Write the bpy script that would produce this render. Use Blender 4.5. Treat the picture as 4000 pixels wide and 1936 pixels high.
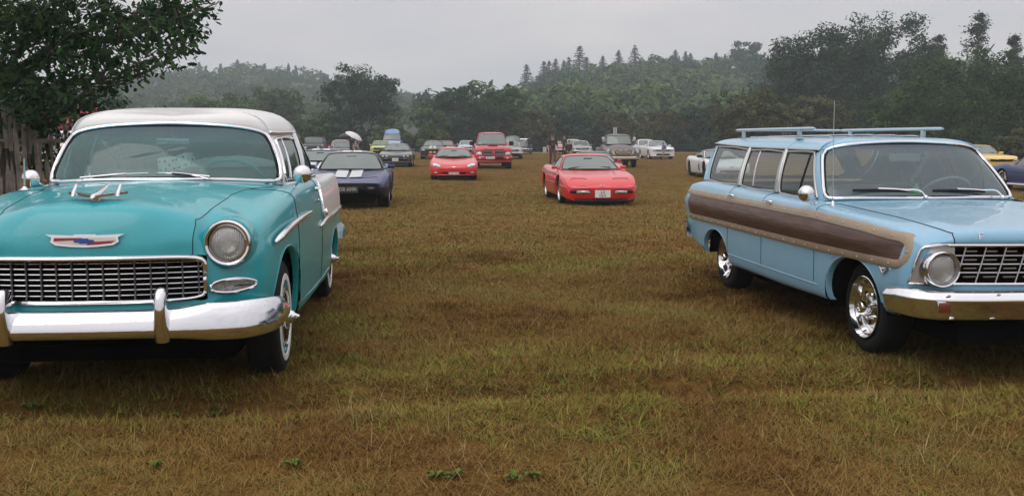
import bpy, bmesh, math, random
import numpy as np
from mathutils import Vector, Matrix

for o in list(bpy.data.objects):
    bpy.data.objects.remove(o)
scene = bpy.context.scene
COL = scene.collection
PI = math.pi
random.seed(7)
RNG = np.random.default_rng(7)

# ------------------------------------------------------------------ camera
FPX, PITCH, CAMH = 3800.0, 0.10605, 1.3313       # focal length in pixels of the 4000 px frame
cam_d = bpy.data.cameras.new('camera')
cam = bpy.data.objects.new('camera', cam_d)
COL.objects.link(cam)
cam_d.sensor_width = 36.0
cam_d.lens = 36.0 * FPX / 4000.0
cam_d.clip_start, cam_d.clip_end = 0.05, 5000
cam.location = (0, 0, CAMH)
cam.rotation_euler = (PI / 2 - PITCH, 0, 0)
scene.camera = cam
scene.render.resolution_x, scene.render.resolution_y = 1024, 495

# ------------------------------------------------------------------ overcast sky, weak veiled sun
SUN_EL, SUN_AZ = math.radians(52), math.radians(215)   # azimuth clockwise from +Y
world = bpy.data.worlds.new('World')
scene.world = world
world.use_nodes = True
wn, wl = world.node_tree.nodes, world.node_tree.links
wn.clear()
w_out = wn.new('ShaderNodeOutputWorld')
w_bg = wn.new('ShaderNodeBackground')
w_sky = wn.new('ShaderNodeTexSky')
w_sky.sky_type = 'NISHITA'
w_sky.sun_disc = False
w_sky.sun_elevation, w_sky.sun_rotation = SUN_EL, SUN_AZ
w_tc = wn.new('ShaderNodeTexCoord')
w_sep = wn.new('ShaderNodeSeparateXYZ')
wl.new(w_tc.outputs['Generated'], w_sep.inputs[0])
w_ramp = wn.new('ShaderNodeMapRange')              # cloud layer is brighter overhead than at the horizon
w_ramp.inputs['From Min'].default_value, w_ramp.inputs['From Max'].default_value = 0.10, 1.0
w_ramp.inputs['To Min'].default_value, w_ramp.inputs['To Max'].default_value = 6.8, 14.4
wl.new(w_sep.outputs[2], w_ramp.inputs['Value'])
w_map = wn.new('ShaderNodeMapping')
w_map.inputs['Scale'].default_value = (1.0, 1.0, 3.2)
wl.new(w_tc.outputs['Generated'], w_map.inputs[0])
w_noise = wn.new('ShaderNodeTexNoise')
w_noise.inputs['Scale'].default_value = 4.2
w_noise.inputs['Detail'].default_value = 5
w_noise.inputs['Roughness'].default_value = 0.5
wl.new(w_map.outputs[0], w_noise.inputs['Vector'])
w_cr = wn.new('ShaderNodeValToRGB')
w_cr.color_ramp.elements[0].position, w_cr.color_ramp.elements[1].position = 0.32, 0.68
w_cr.color_ramp.elements[0].color = (0.86, 0.845, 0.91, 1)
w_cr.color_ramp.elements[1].color = (1.13, 1.055, 1.03, 1)
wl.new(w_noise.outputs['Fac'], w_cr.inputs[0])
w_mul = wn.new('ShaderNodeVectorMath')
w_mul.operation = 'SCALE'
wl.new(w_cr.outputs[0], w_mul.inputs[0])
wl.new(w_ramp.outputs[0], w_mul.inputs['Scale'])
w_mix = wn.new('ShaderNodeMixRGB')
w_mix.inputs[0].default_value = 0.94                # thick cloud over the clear sky
wl.new(w_sky.outputs[0], w_mix.inputs[1])
wl.new(w_mul.outputs[0], w_mix.inputs[2])
wl.new(w_mix.outputs[0], w_bg.inputs['Color'])
w_bg.inputs['Strength'].default_value = 0.1
wl.new(w_bg.outputs[0], w_out.inputs[0])

sun_d = bpy.data.lights.new('sun', 'SUN')
sun_d.energy, sun_d.angle, sun_d.color = 0.9, math.radians(50), (1, 0.97, 0.93)
sun = bpy.data.objects.new('sun', sun_d)
COL.objects.link(sun)
sdir = Vector((math.sin(SUN_AZ) * math.cos(SUN_EL), math.cos(SUN_AZ) * math.cos(SUN_EL), math.sin(SUN_EL)))
sun.rotation_euler = sdir.to_track_quat('Z', 'Y').to_euler()

scene.view_settings.view_transform = 'Standard'
scene.view_settings.look = 'None'
scene.view_settings.exposure = 0.0
scene.view_settings.gamma = 1.0
scene.view_settings.use_curve_mapping = False
cy = scene.cycles
cy.use_denoising = True
cy.max_bounces = 7
cy.diffuse_bounces, cy.glossy_bounces, cy.transmission_bounces, cy.volume_bounces = 2, 3, 5, 1
cy.transparent_max_bounces = 16
cy.caustics_reflective = cy.caustics_refractive = False
cy.use_adaptive_sampling = True
cy.adaptive_threshold = 0.02

# ------------------------------------------------------------------ materials
MATS = {}
def new_mat(name):
    m = bpy.data.materials.new(name)
    m.use_nodes = True
    return m, m.node_tree.nodes, m.node_tree.links, m.node_tree.nodes['Principled BSDF']

def add_bump(m, scale, strength, dist=0.01, detail=2, kind='noise', coord='Object', target='Normal'):
    n, l = m.node_tree.nodes, m.node_tree.links
    b = n['Principled BSDF']
    tc = n.new('ShaderNodeTexCoord')
    if kind == 'noise':
        t = n.new('ShaderNodeTexNoise')
        t.inputs['Detail'].default_value = detail
        out = t.outputs['Fac']
    else:
        t = n.new('ShaderNodeTexVoronoi')
        out = t.outputs['Distance']
    t.inputs['Scale'].default_value = scale
    l.new(tc.outputs[coord], t.inputs['Vector'])
    bp = n.new('ShaderNodeBump')
    bp.inputs['Strength'].default_value = strength
    bp.inputs['Distance'].default_value = dist
    l.new(out, bp.inputs['Height'])
    l.new(bp.outputs[0], b.inputs[target])
    if target == 'Normal' and b.inputs['Coat Weight'].default_value > 0:
        l.new(bp.outputs[0], b.inputs['Coat Normal'])
    return m

def pmat(name, col, rough=0.5, metal=0.0, coat=0.0, spec=0.5, vary=0.0, vscale=8.0, bump=None):
    """principled material; vary mixes a darker/lighter mottling of the same colour"""
    if name in MATS:
        return MATS[name]
    m, n, l, b = new_mat(name)
    b.inputs['Base Color'].default_value = (*col, 1)
    b.inputs['Roughness'].default_value = rough
    b.inputs['Metallic'].default_value = metal
    b.inputs['Coat Weight'].default_value = coat
    b.inputs['Coat Roughness'].default_value = 0.04
    b.inputs['Specular IOR Level'].default_value = spec
    if vary:
        tc = n.new('ShaderNodeTexCoord')
        t = n.new('ShaderNodeTexNoise')
        t.inputs['Scale'].default_value = vscale
        t.inputs['Detail'].default_value = 4
        l.new(tc.outputs['Object'], t.inputs['Vector'])
        r = n.new('ShaderNodeValToRGB')
        r.color_ramp.elements[0].position, r.color_ramp.elements[1].position = 0.3, 0.7
        r.color_ramp.elements[0].color = (*[c * (1 - vary) for c in col], 1)
        r.color_ramp.elements[1].color = (*[min(1, c * (1 + vary)) for c in col], 1)
        l.new(t.outputs['Fac'], r.inputs[0])
        l.new(r.outputs[0], b.inputs['Base Color'])
    if bump:
        add_bump(m, *bump)
    MATS[name] = m
    return m

def paint(name, col, rough=0.35, coat=0.75, wet=0.0):
    if name in MATS:
        return MATS[name]
    coat = min(coat, 0.75)
    m = pmat(name, col, rough, 0, coat, 0.5, 0.04, 3.0)
    if wet:
        # rain beading: fine droplets on the clear coat
        n, l = m.node_tree.nodes, m.node_tree.links
        b = n['Principled BSDF']
        tc = n.new('ShaderNodeTexCoord')
        v = n.new('ShaderNodeTexVoronoi')
        v.inputs['Scale'].default_value = 95
        l.new(tc.outputs['Object'], v.inputs['Vector'])
        mr = n.new('ShaderNodeMapRange')
        mr.inputs['From Min'].default_value, mr.inputs['From Max'].default_value = 0.12, 0.42
        mr.inputs['To Min'].default_value, mr.inputs['To Max'].default_value = 1, 0
        l.new(v.outputs['Distance'], mr.inputs['Value'])
        no = n.new('ShaderNodeTexNoise')
        no.inputs['Scale'].default_value = 9
        l.new(tc.outputs['Object'], no.inputs['Vector'])
        mu = n.new('ShaderNodeMath')
        mu.operation = 'MULTIPLY'
        l.new(mr.outputs[0], mu.inputs[0])
        l.new(no.outputs['Fac'], mu.inputs[1])
        # rain only lies on faces that look up
        ge = n.new('ShaderNodeNewGeometry')
        sp = n.new('ShaderNodeSeparateXYZ')
        l.new(ge.outputs['True Normal'], sp.inputs[0])
        up = n.new('ShaderNodeMapRange')
        up.inputs['From Min'].default_value, up.inputs['From Max'].default_value = 0.3, 0.95
        up.inputs['To Min'].default_value, up.inputs['To Max'].default_value = 0.12, 1
        l.new(sp.outputs[2], up.inputs['Value'])
        mu2 = n.new('ShaderNodeMath')
        mu2.operation = 'MULTIPLY'
        l.new(mu.outputs[0], mu2.inputs[0])
        l.new(up.outputs[0], mu2.inputs[1])
        bp = n.new('ShaderNodeBump')
        bp.inputs['Strength'].default_value = wet
        bp.inputs['Distance'].default_value = 0.004
        l.new(mu2.outputs[0], bp.inputs['Height'])
        l.new(bp.outputs[0], b.inputs['Coat Normal'])
        l.new(bp.outputs[0], b.inputs['Normal'])
    return m

def glass_mat(name, tint=(0.72, 0.82, 0.78), ior=1.75, band=None, film_sheen=0.10, fcol=(0.52, 0.6, 0.58)):
    """thin automotive glass: clear body with Fresnel sheen; band = (z0, z1, colour) of a tinted sun strip"""
    if name in MATS:
        return MATS[name]
    m = bpy.data.materials.new(name)
    m.use_nodes = True
    n, l = m.node_tree.nodes, m.node_tree.links
    n.clear()
    out = n.new('ShaderNodeOutputMaterial')
    tr = n.new('ShaderNodeBsdfTransparent')
    tr.inputs[0].default_value = (*tint, 1)
    gl = n.new('ShaderNodeBsdfGlossy')
    gl.inputs['Roughness'].default_value = 0.03
    gl.inputs['Color'].default_value = (0.95, 1, 0.98, 1)
    fr = n.new('ShaderNodeFresnel')
    fr.inputs['IOR'].default_value = ior
    tc = n.new('ShaderNodeTexCoord')
    # wet, misted glass, plus sky reflection painted in as pale diffuse colour
    no = n.new('ShaderNodeTexNoise')
    no.inputs['Scale'].default_value = 60
    no.inputs['Detail'].default_value = 3
    l.new(tc.outputs['Object'], no.inputs['Vector'])
    bp = n.new('ShaderNodeBump')
    bp.inputs['Strength'].default_value = 0.06
    bp.inputs['Distance'].default_value = 0.003
    l.new(no.outputs['Fac'], bp.inputs['Height'])
    l.new(bp.outputs[0], gl.inputs['Normal'])
    mx = n.new('ShaderNodeMixShader')
    l.new(fr.outputs[0], mx.inputs[0])
    l.new(tr.outputs[0], mx.inputs[1])
    l.new(gl.outputs[0], mx.inputs[2])
    df = n.new('ShaderNodeBsdfDiffuse')
    df.inputs['Color'].default_value = (*fcol, 1)
    mx2 = n.new('ShaderNodeMixShader')
    mx2.inputs[0].default_value = film_sheen
    l.new(mx.outputs[0], mx2.inputs[1])
    l.new(df.outputs[0], mx2.inputs[2])
    l.new(mx2.outputs[0], out.inputs[0])
    if band:
        sp = n.new('ShaderNodeSeparateXYZ')
        l.new(tc.outputs['Object'], sp.inputs[0])
        mr = n.new('ShaderNodeMapRange')
        mr.inputs['From Min'].default_value, mr.inputs['From Max'].default_value = band[0], band[1]
        l.new(sp.outputs[2], mr.inputs['Value'])
        mc = n.new('ShaderNodeMixRGB')
        mc.inputs[1].default_value = (*tint, 1)
        mc.inputs[2].default_value = (*band[2], 1)
        l.new(mr.outputs[0], mc.inputs[0])
        l.new(mc.outputs[0], tr.inputs[0])
        md = n.new('ShaderNodeMixRGB')
        md.inputs[1].default_value = (*fcol, 1)
        md.inputs[2].default_value = (0.10, 0.11, 0.17, 1)
        l.new(mr.outputs[0], md.inputs[0])
        l.new(md.outputs[0], df.inputs[0])
        mm = n.new('ShaderNodeMath')
        mm.operation = 'MULTIPLY_ADD'
        mm.inputs[1].default_value, mm.inputs[2].default_value = 0.35, film_sheen
        l.new(mr.outputs[0], mm.inputs[0])
        l.new(mm.outputs[0], mx2.inputs[0])
    MATS[name] = m
    return m

CHROME = pmat('chrome', (0.78, 0.78, 0.80), 0.09, 1.0, bump=(14, 0.05, 0.01))
CHROME_WET = pmat('wet_chrome', (0.80, 0.80, 0.83), 0.08, 1.0, bump=(110, 0.10, 0.003))
STEEL = pmat('brushed_metal', (0.55, 0.55, 0.56), 0.32, 1.0)
RUBBER = pmat('black_rubber', (0.011, 0.011, 0.0115), 0.8, spec=0.2, vary=0.3, vscale=30)
SEAL = pmat('window_seal', (0.008, 0.008, 0.009), 0.6, spec=0.2)
UNDER = pmat('underbody_black', (.006,.006,.006), .95, spec=0.0)
BLACKPL = pmat('black_plastic', (0.014, 0.014, 0.015), 0.55, spec=0.25)
DARKIN = pmat('dark_interior', (0.025, 0.026, 0.028), 0.85, spec=0.2)
GREYIN = pmat('grey_interior', (0.11, 0.11, 0.115), 0.8)
WHITEP = pmat('white_plastic', (0.75, 0.75, 0.74), 0.4)
GLASS = glass_mat('car_glass', (0.60, 0.70, 0.66), 1.9, film_sheen=0.34, fcol=(0.42, 0.50, 0.47))  # strong pale diffuse share paints the sky's reflection into the panes
LAMP = pmat('lamp_lens', (0.62, 0.64, 0.66), 0.12, 0.25, 1.0, vary=0.25, vscale=40)
REFLECT = pmat('lamp_reflector', (0.80, 0.80, 0.78), 0.18, 0.9, vary=0.12, vscale=25)
AMBER = pmat('amber_lens', (0.6, 0.19, 0.03), 0.25, 0, 0.6)
REDLENS = pmat('red_lens', (0.35, 0.035, 0.02), 0.25, 0, 0.6)
PLATE_W = pmat('plate_white', (0.72, 0.72, 0.70), 0.4)
PLATE_Y = pmat('plate_black', (0.03, 0.03, 0.03), 0.4)
INK = pmat('plate_ink', (0.02, 0.02, 0.025), 0.5)
SILVERINK = pmat('silver_ink', (0.5, 0.5, 0.46), 0.4)

# ------------------------------------------------------------------ objects
def tag(o, label=None, cat=None, group=None, kind=None):
    for k, v in (('label', label), ('category', cat), ('group', group), ('kind', kind)):
        if v:
            o[k] = v
    return o

def empty(name, loc=(0, 0, 0), rz=0.0, label=None, cat=None, group=None):
    o = bpy.data.objects.new(name, None)
    o.empty_display_size = 0.2
    COL.objects.link(o)
    o.location = loc
    o.rotation_euler = (0, 0, rz)
    return tag(o, label, cat, group)

def mobj(name, V, F, mats, parent=None, smooth=True, midx=None, sharp=None):
    me = bpy.data.meshes.new(name)
    V = np.asarray(V, float).reshape(-1, 3)
    me.from_pydata(V.tolist(), [], [list(map(int, f)) for f in F])
    if not isinstance(mats, (list, tuple)):
        mats = [mats]
    for m in mats:
        me.materials.append(m)
    if midx is not None:
        me.polygons.foreach_set('material_index', np.asarray(midx, np.int32))
    if smooth:
        me.polygons.foreach_set('use_smooth', np.ones(len(me.polygons), bool))
        if sharp:
            me.set_sharp_from_angle(angle=math.radians(sharp))
    me.update()
    o = bpy.data.objects.new(name, me)
    COL.objects.link(o)
    if parent is not None:
        o.parent = parent
    return o

def copy_tree(o, parent=None):
    c = o.copy()
    COL.objects.link(c)
    c.parent = parent
    for ch in list(o.children):
        copy_tree(ch, c)
    return c

# ------------------------------------------------------------------ curves and surfaces
def pchip(x, Y, q):
    x = np.asarray(x, float); Y = np.asarray(Y, float); q = np.asarray(q, float)
    shp = Y.shape[1:]
    Y = Y.reshape(len(x), -1)
    h = np.diff(x)[:, None]
    d = np.diff(Y, axis=0) / h
    m = np.zeros_like(Y)
    if len(x) > 2:
        w1 = 2 * h[1:] + h[:-1]; w2 = h[1:] + 2 * h[:-1]
        same = d[:-1] * d[1:] > 0
        with np.errstate(divide='ignore', invalid='ignore'):
            mm = (w1 + w2) / (w1 / d[:-1] + w2 / d[1:])
        m[1:-1] = np.where(same, mm, 0)
    m[0], m[-1] = d[0], d[-1]
    k = np.clip(np.searchsorted(x, q, side='right') - 1, 0, len(x) - 2)
    t = ((q - x[k]) / (x[k + 1] - x[k]))[:, None]
    hk = h[k]
    r = ((2 * t**3 - 3 * t**2 + 1) * Y[k] + (t**3 - 2 * t**2 + t) * hk * m[k]
         + (-2 * t**3 + 3 * t**2) * Y[k + 1] + (t**3 - t**2) * hk * m[k + 1])
    return r.reshape((len(q),) + shp)

def catmull(x, Y, q):
    """smooth interpolation with finite difference tangents, limited only mildly"""
    x = np.asarray(x, float); Y = np.asarray(Y, float); q = np.asarray(q, float)
    shp = Y.shape[1:]
    Y = Y.reshape(len(x), -1)
    h = np.diff(x)[:, None]
    d = np.diff(Y, axis=0) / h
    m = np.zeros_like(Y)
    if len(x) > 2:
        m[1:-1] = (d[:-1] * h[1:] + d[1:] * h[:-1]) / (h[:-1] + h[1:])
    m[0], m[-1] = d[0], d[-1]
    k = np.clip(np.searchsorted(x, q, side='right') - 1, 0, len(x) - 2)
    t = ((q - x[k]) / (x[k + 1] - x[k]))[:, None]
    hk = h[k]
    r = ((2 * t**3 - 3 * t**2 + 1) * Y[k] + (t**3 - 2 * t**2 + t) * hk * m[k]
         + (-2 * t**3 + 3 * t**2) * Y[k + 1] + (t**3 - t**2) * hk * m[k + 1])
    return r.reshape((len(q),) + shp)

def refine(G, nu, nv, interp=catmull):
    """G (K,n,3) control net -> finer net with nu / nv steps per span; original nodes are kept"""
    G = np.asarray(G, float)
    du = np.maximum(np.linalg.norm(np.diff(G, axis=0), axis=2).mean(1), 1e-4)
    u = np.concatenate([[0], np.cumsum(du ** 0.7)])
    uq = np.concatenate([np.linspace(u[i], u[i + 1], nu, endpoint=False) for i in range(len(u) - 1)] + [[u[-1]]])
    G = interp(u, G, uq)
    dv = np.maximum(np.linalg.norm(np.diff(G, axis=1), axis=2).mean(0), 1e-4)
    v = np.concatenate([[0], np.cumsum(dv ** 0.7)])
    vq = np.concatenate([np.linspace(v[i], v[i + 1], nv, endpoint=False) for i in range(len(v) - 1)] + [[v[-1]]])
    return interp(v, G.swapaxes(0, 1), vq).swapaxes(0, 1)

def grid_faces(K, n, off=0, wrap_u=False, wrap_v=False, flip=False):
    F = []
    for i in range(K if wrap_u else K - 1):
        for j in range(n if wrap_v else n - 1):
            a = off + i * n + j; b = off + ((i + 1) % K) * n + j
            c = off + ((i + 1) % K) * n + (j + 1) % n; d = off + i * n + (j + 1) % n
            F.append((a, d, c, b) if flip else (a, b, c, d))
    return F

def resample(P, step=None, n=None, closed=False, smooth=True):
    P = np.asarray(P, float)
    if closed:
        P = np.vstack([P, P[:1]])
    s = np.concatenate([[0], np.cumsum(np.maximum(np.linalg.norm(np.diff(P, axis=0), axis=1), 1e-6))])
    if n is None:
        n = max(2, int(s[-1] / step) + 1)
    q = np.linspace(0, s[-1], n)
    if smooth and len(P) > 2:
        R = catmull(s, P, q)
    else:
        R = np.stack([np.interp(q, s, P[:, k]) for k in range(3)], 1)
    return R[:-1] if closed else R

class MB:
    """collects simple solids into one mesh"""
    def __init__(self):
        self.V, self.F, self.M, self.n = [], [], [], 0
        self.mi = 0
    def add(self, V, F):
        V = np.asarray(V, float).reshape(-1, 3)
        self.V.append(V)
        self.F += [tuple(int(i) + self.n for i in f) for f in F]
        self.M += [self.mi] * len(F)
        self.n += len(V)
        return self
    def box(self, c, s, rot=None, taper=1.0, bev=0.0):
        x, y, z = (np.asarray(s) / 2)
        V = np.array([(sx * x * (taper if sz > 0 else 1), sy * y * (taper if sz > 0 else 1), sz * z)
                      for sz in (-1, 1) for sy in (-1, 1) for sx in (-1, 1)])
        F = [(0, 2, 3, 1), (4, 5, 7, 6), (0, 1, 5, 4), (2, 6, 7, 3), (0, 4, 6, 2), (1, 3, 7, 5)]
        if bev:
            bm = bmesh.new()
            vs = [bm.verts.new(v) for v in V]
            for f in F:
                bm.faces.new([vs[i] for i in f])
            bmesh.ops.bevel(bm, geom=bm.edges[:] , offset=bev, segments=2, affect='EDGES', profile=0.5)
            bm.verts.index_update()
            V = np.array([v.co[:] for v in bm.verts]); F = [tuple(v.index for v in f.verts) for f in bm.faces]
            bm.free()
        if rot is not None:
            V = V @ np.array(rot).T
        return self.add(V + np.asarray(c, float), F)
    def tube(self, P, r, sides=8, closed=False, cap=True, flat=1.0, up=(0, 0, 1)):
        P = np.asarray(P, float)
        r = np.broadcast_to(np.asarray(r, float), (len(P),))
        T = np.gradient(P, axis=0) if not closed else (np.roll(P, -1, 0) - np.roll(P, 1, 0))
        T /= np.maximum(np.linalg.norm(T, axis=1, keepdims=True), 1e-9)
        up = np.asarray(up, float)
        A = np.cross(T, up)
        bad = np.linalg.norm(A, axis=1) < 1e-3
        A[bad] = np.cross(T[bad], np.array([1.0, 0.2, 0.1]))
        A /= np.linalg.norm(A, axis=1, keepdims=True)
        B = np.cross(A, T)
        an = np.arange(sides) * 2 * PI / sides
        V = P[:, None] + r[:, None, None] * (np.cos(an)[None, :, None] * A[:, None] + flat * np.sin(an)[None, :, None] * B[:, None])
        F = grid_faces(len(P), sides, 0, closed, True)
        if cap and not closed:
            F += [tuple(range(sides)), tuple((len(P) - 1) * sides + i for i in reversed(range(sides)))]
        return self.add(V, F)
    def lathe(self, prof, c=(0, 0, 0), axis='x', n=32, a0=0, a1=2 * PI):
        """prof: list of (distance along axis, radius)"""
        prof = np.asarray(prof, float)
        full = abs(a1 - a0 - 2 * PI) < 1e-6
        an = a0 + np.arange(n) * (a1 - a0) / (n if full else n - 1)
        h, r = prof[:, 0], prof[:, 1]
        C, S = np.cos(an)[:, None] * r, np.sin(an)[:, None] * r
        H = np.broadcast_to(h, C.shape)
        V = {'x': np.stack([H, C, S], -1), 'y': np.stack([S, H, C], -1), 'z': np.stack([C, S, H], -1)}[axis]
        return self.add(V + np.asarray(c, float), grid_faces(n, len(prof), 0, full, False))
    def prism(self, outline, th, M=None):
        """flat outline (x,y) extruded by th along z, then placed by 4x4 matrix M"""
        o = np.asarray(outline, float); n = len(o)
        V = np.vstack([np.c_[o, np.zeros(n)], np.c_[o, np.full(n, th)]])
        F = [tuple(reversed(range(n))), tuple(range(n, 2 * n))] + [(i, (i + 1) % n, n + (i + 1) % n, n + i) for i in range(n)]
        if M is not None:
            M = np.array(M)
            V = V @ M[:3, :3].T + M[:3, 3]
        return self.add(V, F)
    def grid(self, G, wrap_u=False, wrap_v=False, flip=False):
        G = np.asarray(G, float)
        return self.add(G.reshape(-1, 3), grid_faces(G.shape[0], G.shape[1], 0, wrap_u, wrap_v, flip))
    def ball(self, c, r, n=12):
        r = np.broadcast_to(np.asarray(r, float), (3,))
        th = np.linspace(0, PI, n // 2 + 1); ph = np.arange(n) * 2 * PI / n
        V = np.stack([np.sin(th)[:, None] * np.cos(ph), np.sin(th)[:, None] * np.sin(ph), np.cos(th)[:, None] * np.ones(n)], -1)
        return self.add(V * r + np.asarray(c, float), grid_faces(len(th), n, 0, False, True, True))
    def build(self, name, mats, parent=None, smooth=True, sharp=40):
        return mobj(name, np.vstack(self.V), self.F, mats, parent, smooth, self.M, sharp)

def frame(fwd, up=(0, 0, 1), loc=(0, 0, 0)):
    """matrix whose local z axis is fwd and local y is as close to up as can be"""
    z = Vector(fwd).normalized()
    x = Vector(up).cross(z).normalized()
    y = z.cross(x)
    M = Matrix((x, y, z)).transposed().to_4x4()
    M.translation = Vector(loc)
    return M

def text_mesh(name, body, size, mat, parent, loc, fwd, up=(0, 0, 1), depth=0.002, sx=1.0):
    cu = bpy.data.curves.new(name, 'FONT')
    cu.body, cu.size, cu.align_x, cu.align_y, cu.extrude = body, size, 'CENTER', 'CENTER', depth
    cu.resolution_u = 3
    t = bpy.data.objects.new(name, cu)
    COL.objects.link(t)
    dg = bpy.context.evaluated_depsgraph_get()
    me = bpy.data.meshes.new_from_object(t.evaluated_get(dg))
    bpy.data.objects.remove(t)
    me.materials.clear()
    me.materials.append(mat)
    me.transform(Matrix.Diagonal((sx, 1, 1, 1)))
    me.transform(frame(fwd, up, loc))
    o = bpy.data.objects.new(name, me)
    COL.objects.link(o)
    o.parent = parent
    return o

# ------------------------------------------------------------------ ground height of the field
def ground_z(x, y):
    x = np.asarray(x, float); y = np.asarray(y, float)
    z = np.interp(y, [-50, 8, 15, 22.5, 30, 37, 51, 62, 72, 85, 105, 140, 1000],
                  [0, 0, -0.02, -0.06, -0.07, -0.055, 0.04, 0.13, 0.235, 0.33, 0.41, 0.6, 2.0])
    w = np.clip((y - 9) / 8, 0, 1) * np.clip((70 - y) / 30, 0, 1)
    return z - 0.012 * np.clip(x, -8, 8) * w

def place(px, s, dx=0.0, dy=0.0):
    """pixel column (of 4000) and scale in pixels per metre -> point on the field"""
    Y = FPX / s
    X = (px - 2000) / s
    return X + dx, Y + dy
# ------------------------------------------------------------------ car building tools (car frame: x forward, y left, z up)
def car_root(name, fx, fy, yaw, x_ref, label, cat='car', group=None, z=None):
    """car whose local point (x_ref, 0) stands at field point (fx, fy); yaw 0 faces the camera side (-Y)"""
    dx, dy = math.sin(yaw), -math.cos(yaw)
    ox, oy = fx - dx * x_ref, fy - dy * x_ref
    if z is None:
        z = float(ground_z(ox, oy))
    return empty(name, (ox, oy, z), yaw - PI / 2, label, cat, group)

def orient(V, F):
    """flip a shell so that its faces look outwards (away from the car's long axis)"""
    V = np.asarray(V)
    s = 0
    for f in F[:: max(1, len(F) // 400)]:
        p = V[list(f)]
        n = np.cross(p[1] - p[0], p[2] - p[0])
        c = p.mean(0)
        s += np.dot(n, c - np.array([c[0] * 0.9, 0, 0.55]))
    return [tuple(reversed(f)) for f in F] if s < 0 else F

def compact(V, F):
    idx = sorted({i for f in F for i in f})
    mp = {a: b for b, a in enumerate(idx)}
    return V[idx], [tuple(mp[i] for i in f) for f in F]

def mirror_merge(V, F):
    """add the mirrored half; centre line vertices are shared"""
    n = len(V)
    W = V * np.array([1, -1, 1])
    on = np.abs(V[:, 1]) < 1e-5
    mp = np.where(on, np.arange(n), np.arange(n) + n)
    VV = np.vstack([V, W])
    FF = list(F) + [tuple(int(mp[i]) for i in reversed(f)) for f in F]
    FF = [f2 for f2 in (tuple(dict.fromkeys(f)) for f in FF) if len(f2) > 2]
    return compact(VV, FF)

def build_shell(root, ctrl, nu, nv, assign, arches=(), interp=catmull, lip_mat=None, lip=0.03):
    """ctrl: columns of rows of points (half car). assign(ci, rj) -> (name, material, sided, label) or None"""
    ctrl = np.asarray(ctrl, float)
    G = refine(ctrl, nu, nv, interp)
    G[:, :, 1] = np.maximum(G[:, :, 1], 0)
    K, n = G.shape[:2]
    V = G.reshape(-1, 3).copy()
    R = np.full(len(V), 9.0)
    owner = np.full(len(V), -1)
    for ai, (xc, zc, rx, rz, p, _zf, _zr) in enumerate(arches):
        dx = (V[:, 0] - xc) / rx
        dz = np.maximum((V[:, 2] - zc) / rz, 0)
        r = (np.abs(dx) ** p + dz ** p) ** (1 / p)
        r = np.where((V[:, 1] > 0.45) & (V[:, 2] < zc + rz * 1.3), r, 9)
        owner = np.where(r < R, ai, owner)
        R = np.minimum(R, r)
    keep, tagf = [], []
    for i in range(K - 1):
        for j in range(n - 1):
            f = (i * n + j, (i + 1) * n + j, (i + 1) * n + j + 1, i * n + j + 1)
            if all(R[k] < 1 for k in f):
                continue
            keep.append(f)
            tagf.append((i // nu, j // nv))
    for k in np.where(R < 1)[0]:
        xc, zc, rx, rz, p = arches[owner[k]][:5]
        dx = V[k, 0] - xc
        dz = V[k, 2] - zc
        if dz > 0:
            V[k, 0] = xc + dx / max(R[k], 0.05)
            V[k, 2] = zc + dz / max(R[k], 0.05)
        else:
            V[k, 0] = xc + math.copysign(rx, dx)
    keep2 = orient(V, keep)
    groups = {}
    for f, t in zip(keep2, tagf):
        a = assign(*t)
        if a:
            groups.setdefault(a[0:1] + a[2:3], [a, []])[1].append(f)
    made = {}
    for key, (a, F) in groups.items():
        name, m, sided = a[:3]
        v, f = compact(V, F)
        if sided:
            o = mobj(name, v, f, m, root)
            o2 = mobj(name, v * np.array([1, -1, 1]), [tuple(reversed(q)) for q in f], m, root)
            made[name] = (o, o2)
        else:
            v, f = mirror_merge(v, f)
            made[name] = mobj(name, v, f, m, root)
    # rolled lips round the wheel openings
    if arches and lip_mat:
        for (xc, zc, rx, rz, p, zf, zr) in arches:
            mb = MB()
            P = []
            for t in np.linspace(0.0, PI, 25):
                c, s = math.cos(t), math.sin(t)
                q = (abs(c) ** p + abs(s) ** p) ** (-1 / p)
                P.append((xc + rx * q * c, zc + rz * q * s))
            P = [(xc + rx * (1 if zf < zc else P[0][0] * 0 + 1), zf)] * (zf < zc) + [q for q in P if q[1] >= zf or q[0] < xc] + [(xc - rx, zr)] * (zr < zc)
            Yv = []
            for x, z in P:      # body width near that point
                msk = V[:, 1] > 0.45
                d = (V[:, 0] - x) ** 2 + (V[:, 2] - z) ** 2 + np.where(msk, 0, 9) + np.where((R < 1) & (R > -1), 0, 0)
                Yv.append(V[np.argsort(d)[:3], 1].mean())
            Yv = np.array(Yv)
            for _ in range(3):
                Yv[1:-1] = (Yv[:-2] + Yv[1:-1] + Yv[2:]) / 3
            A = np.array([(x, y, z) for (x, z), y in zip(P, Yv)])
            c0 = np.array([xc, 0, zc])
            ring = []
            for off, sh in ((0.001, 0.0), (0.003, 0.006), (-0.004, 0.010), (-0.010, 0.004), (-0.010, -lip - 0.03)):
                B = A.copy()
                d = B - c0; d[:, 1] = 0
                d /= np.maximum(np.linalg.norm(d, axis=1, keepdims=True), 1e-6)
                B = B - d * (-off) + np.array([0, sh * 0.6, 0])
                ring.append(B)
            Gl = np.stack(ring, 1)
            mobj('wheel_arch', Gl.reshape(-1, 3), grid_faces(*Gl.shape[:2]), lip_mat, root)
            mobj('wheel_arch', (Gl * np.array([1, -1, 1])).reshape(-1, 3), grid_faces(*Gl.shape[:2], flip=True), lip_mat, root)
    return G, V, made

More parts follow.
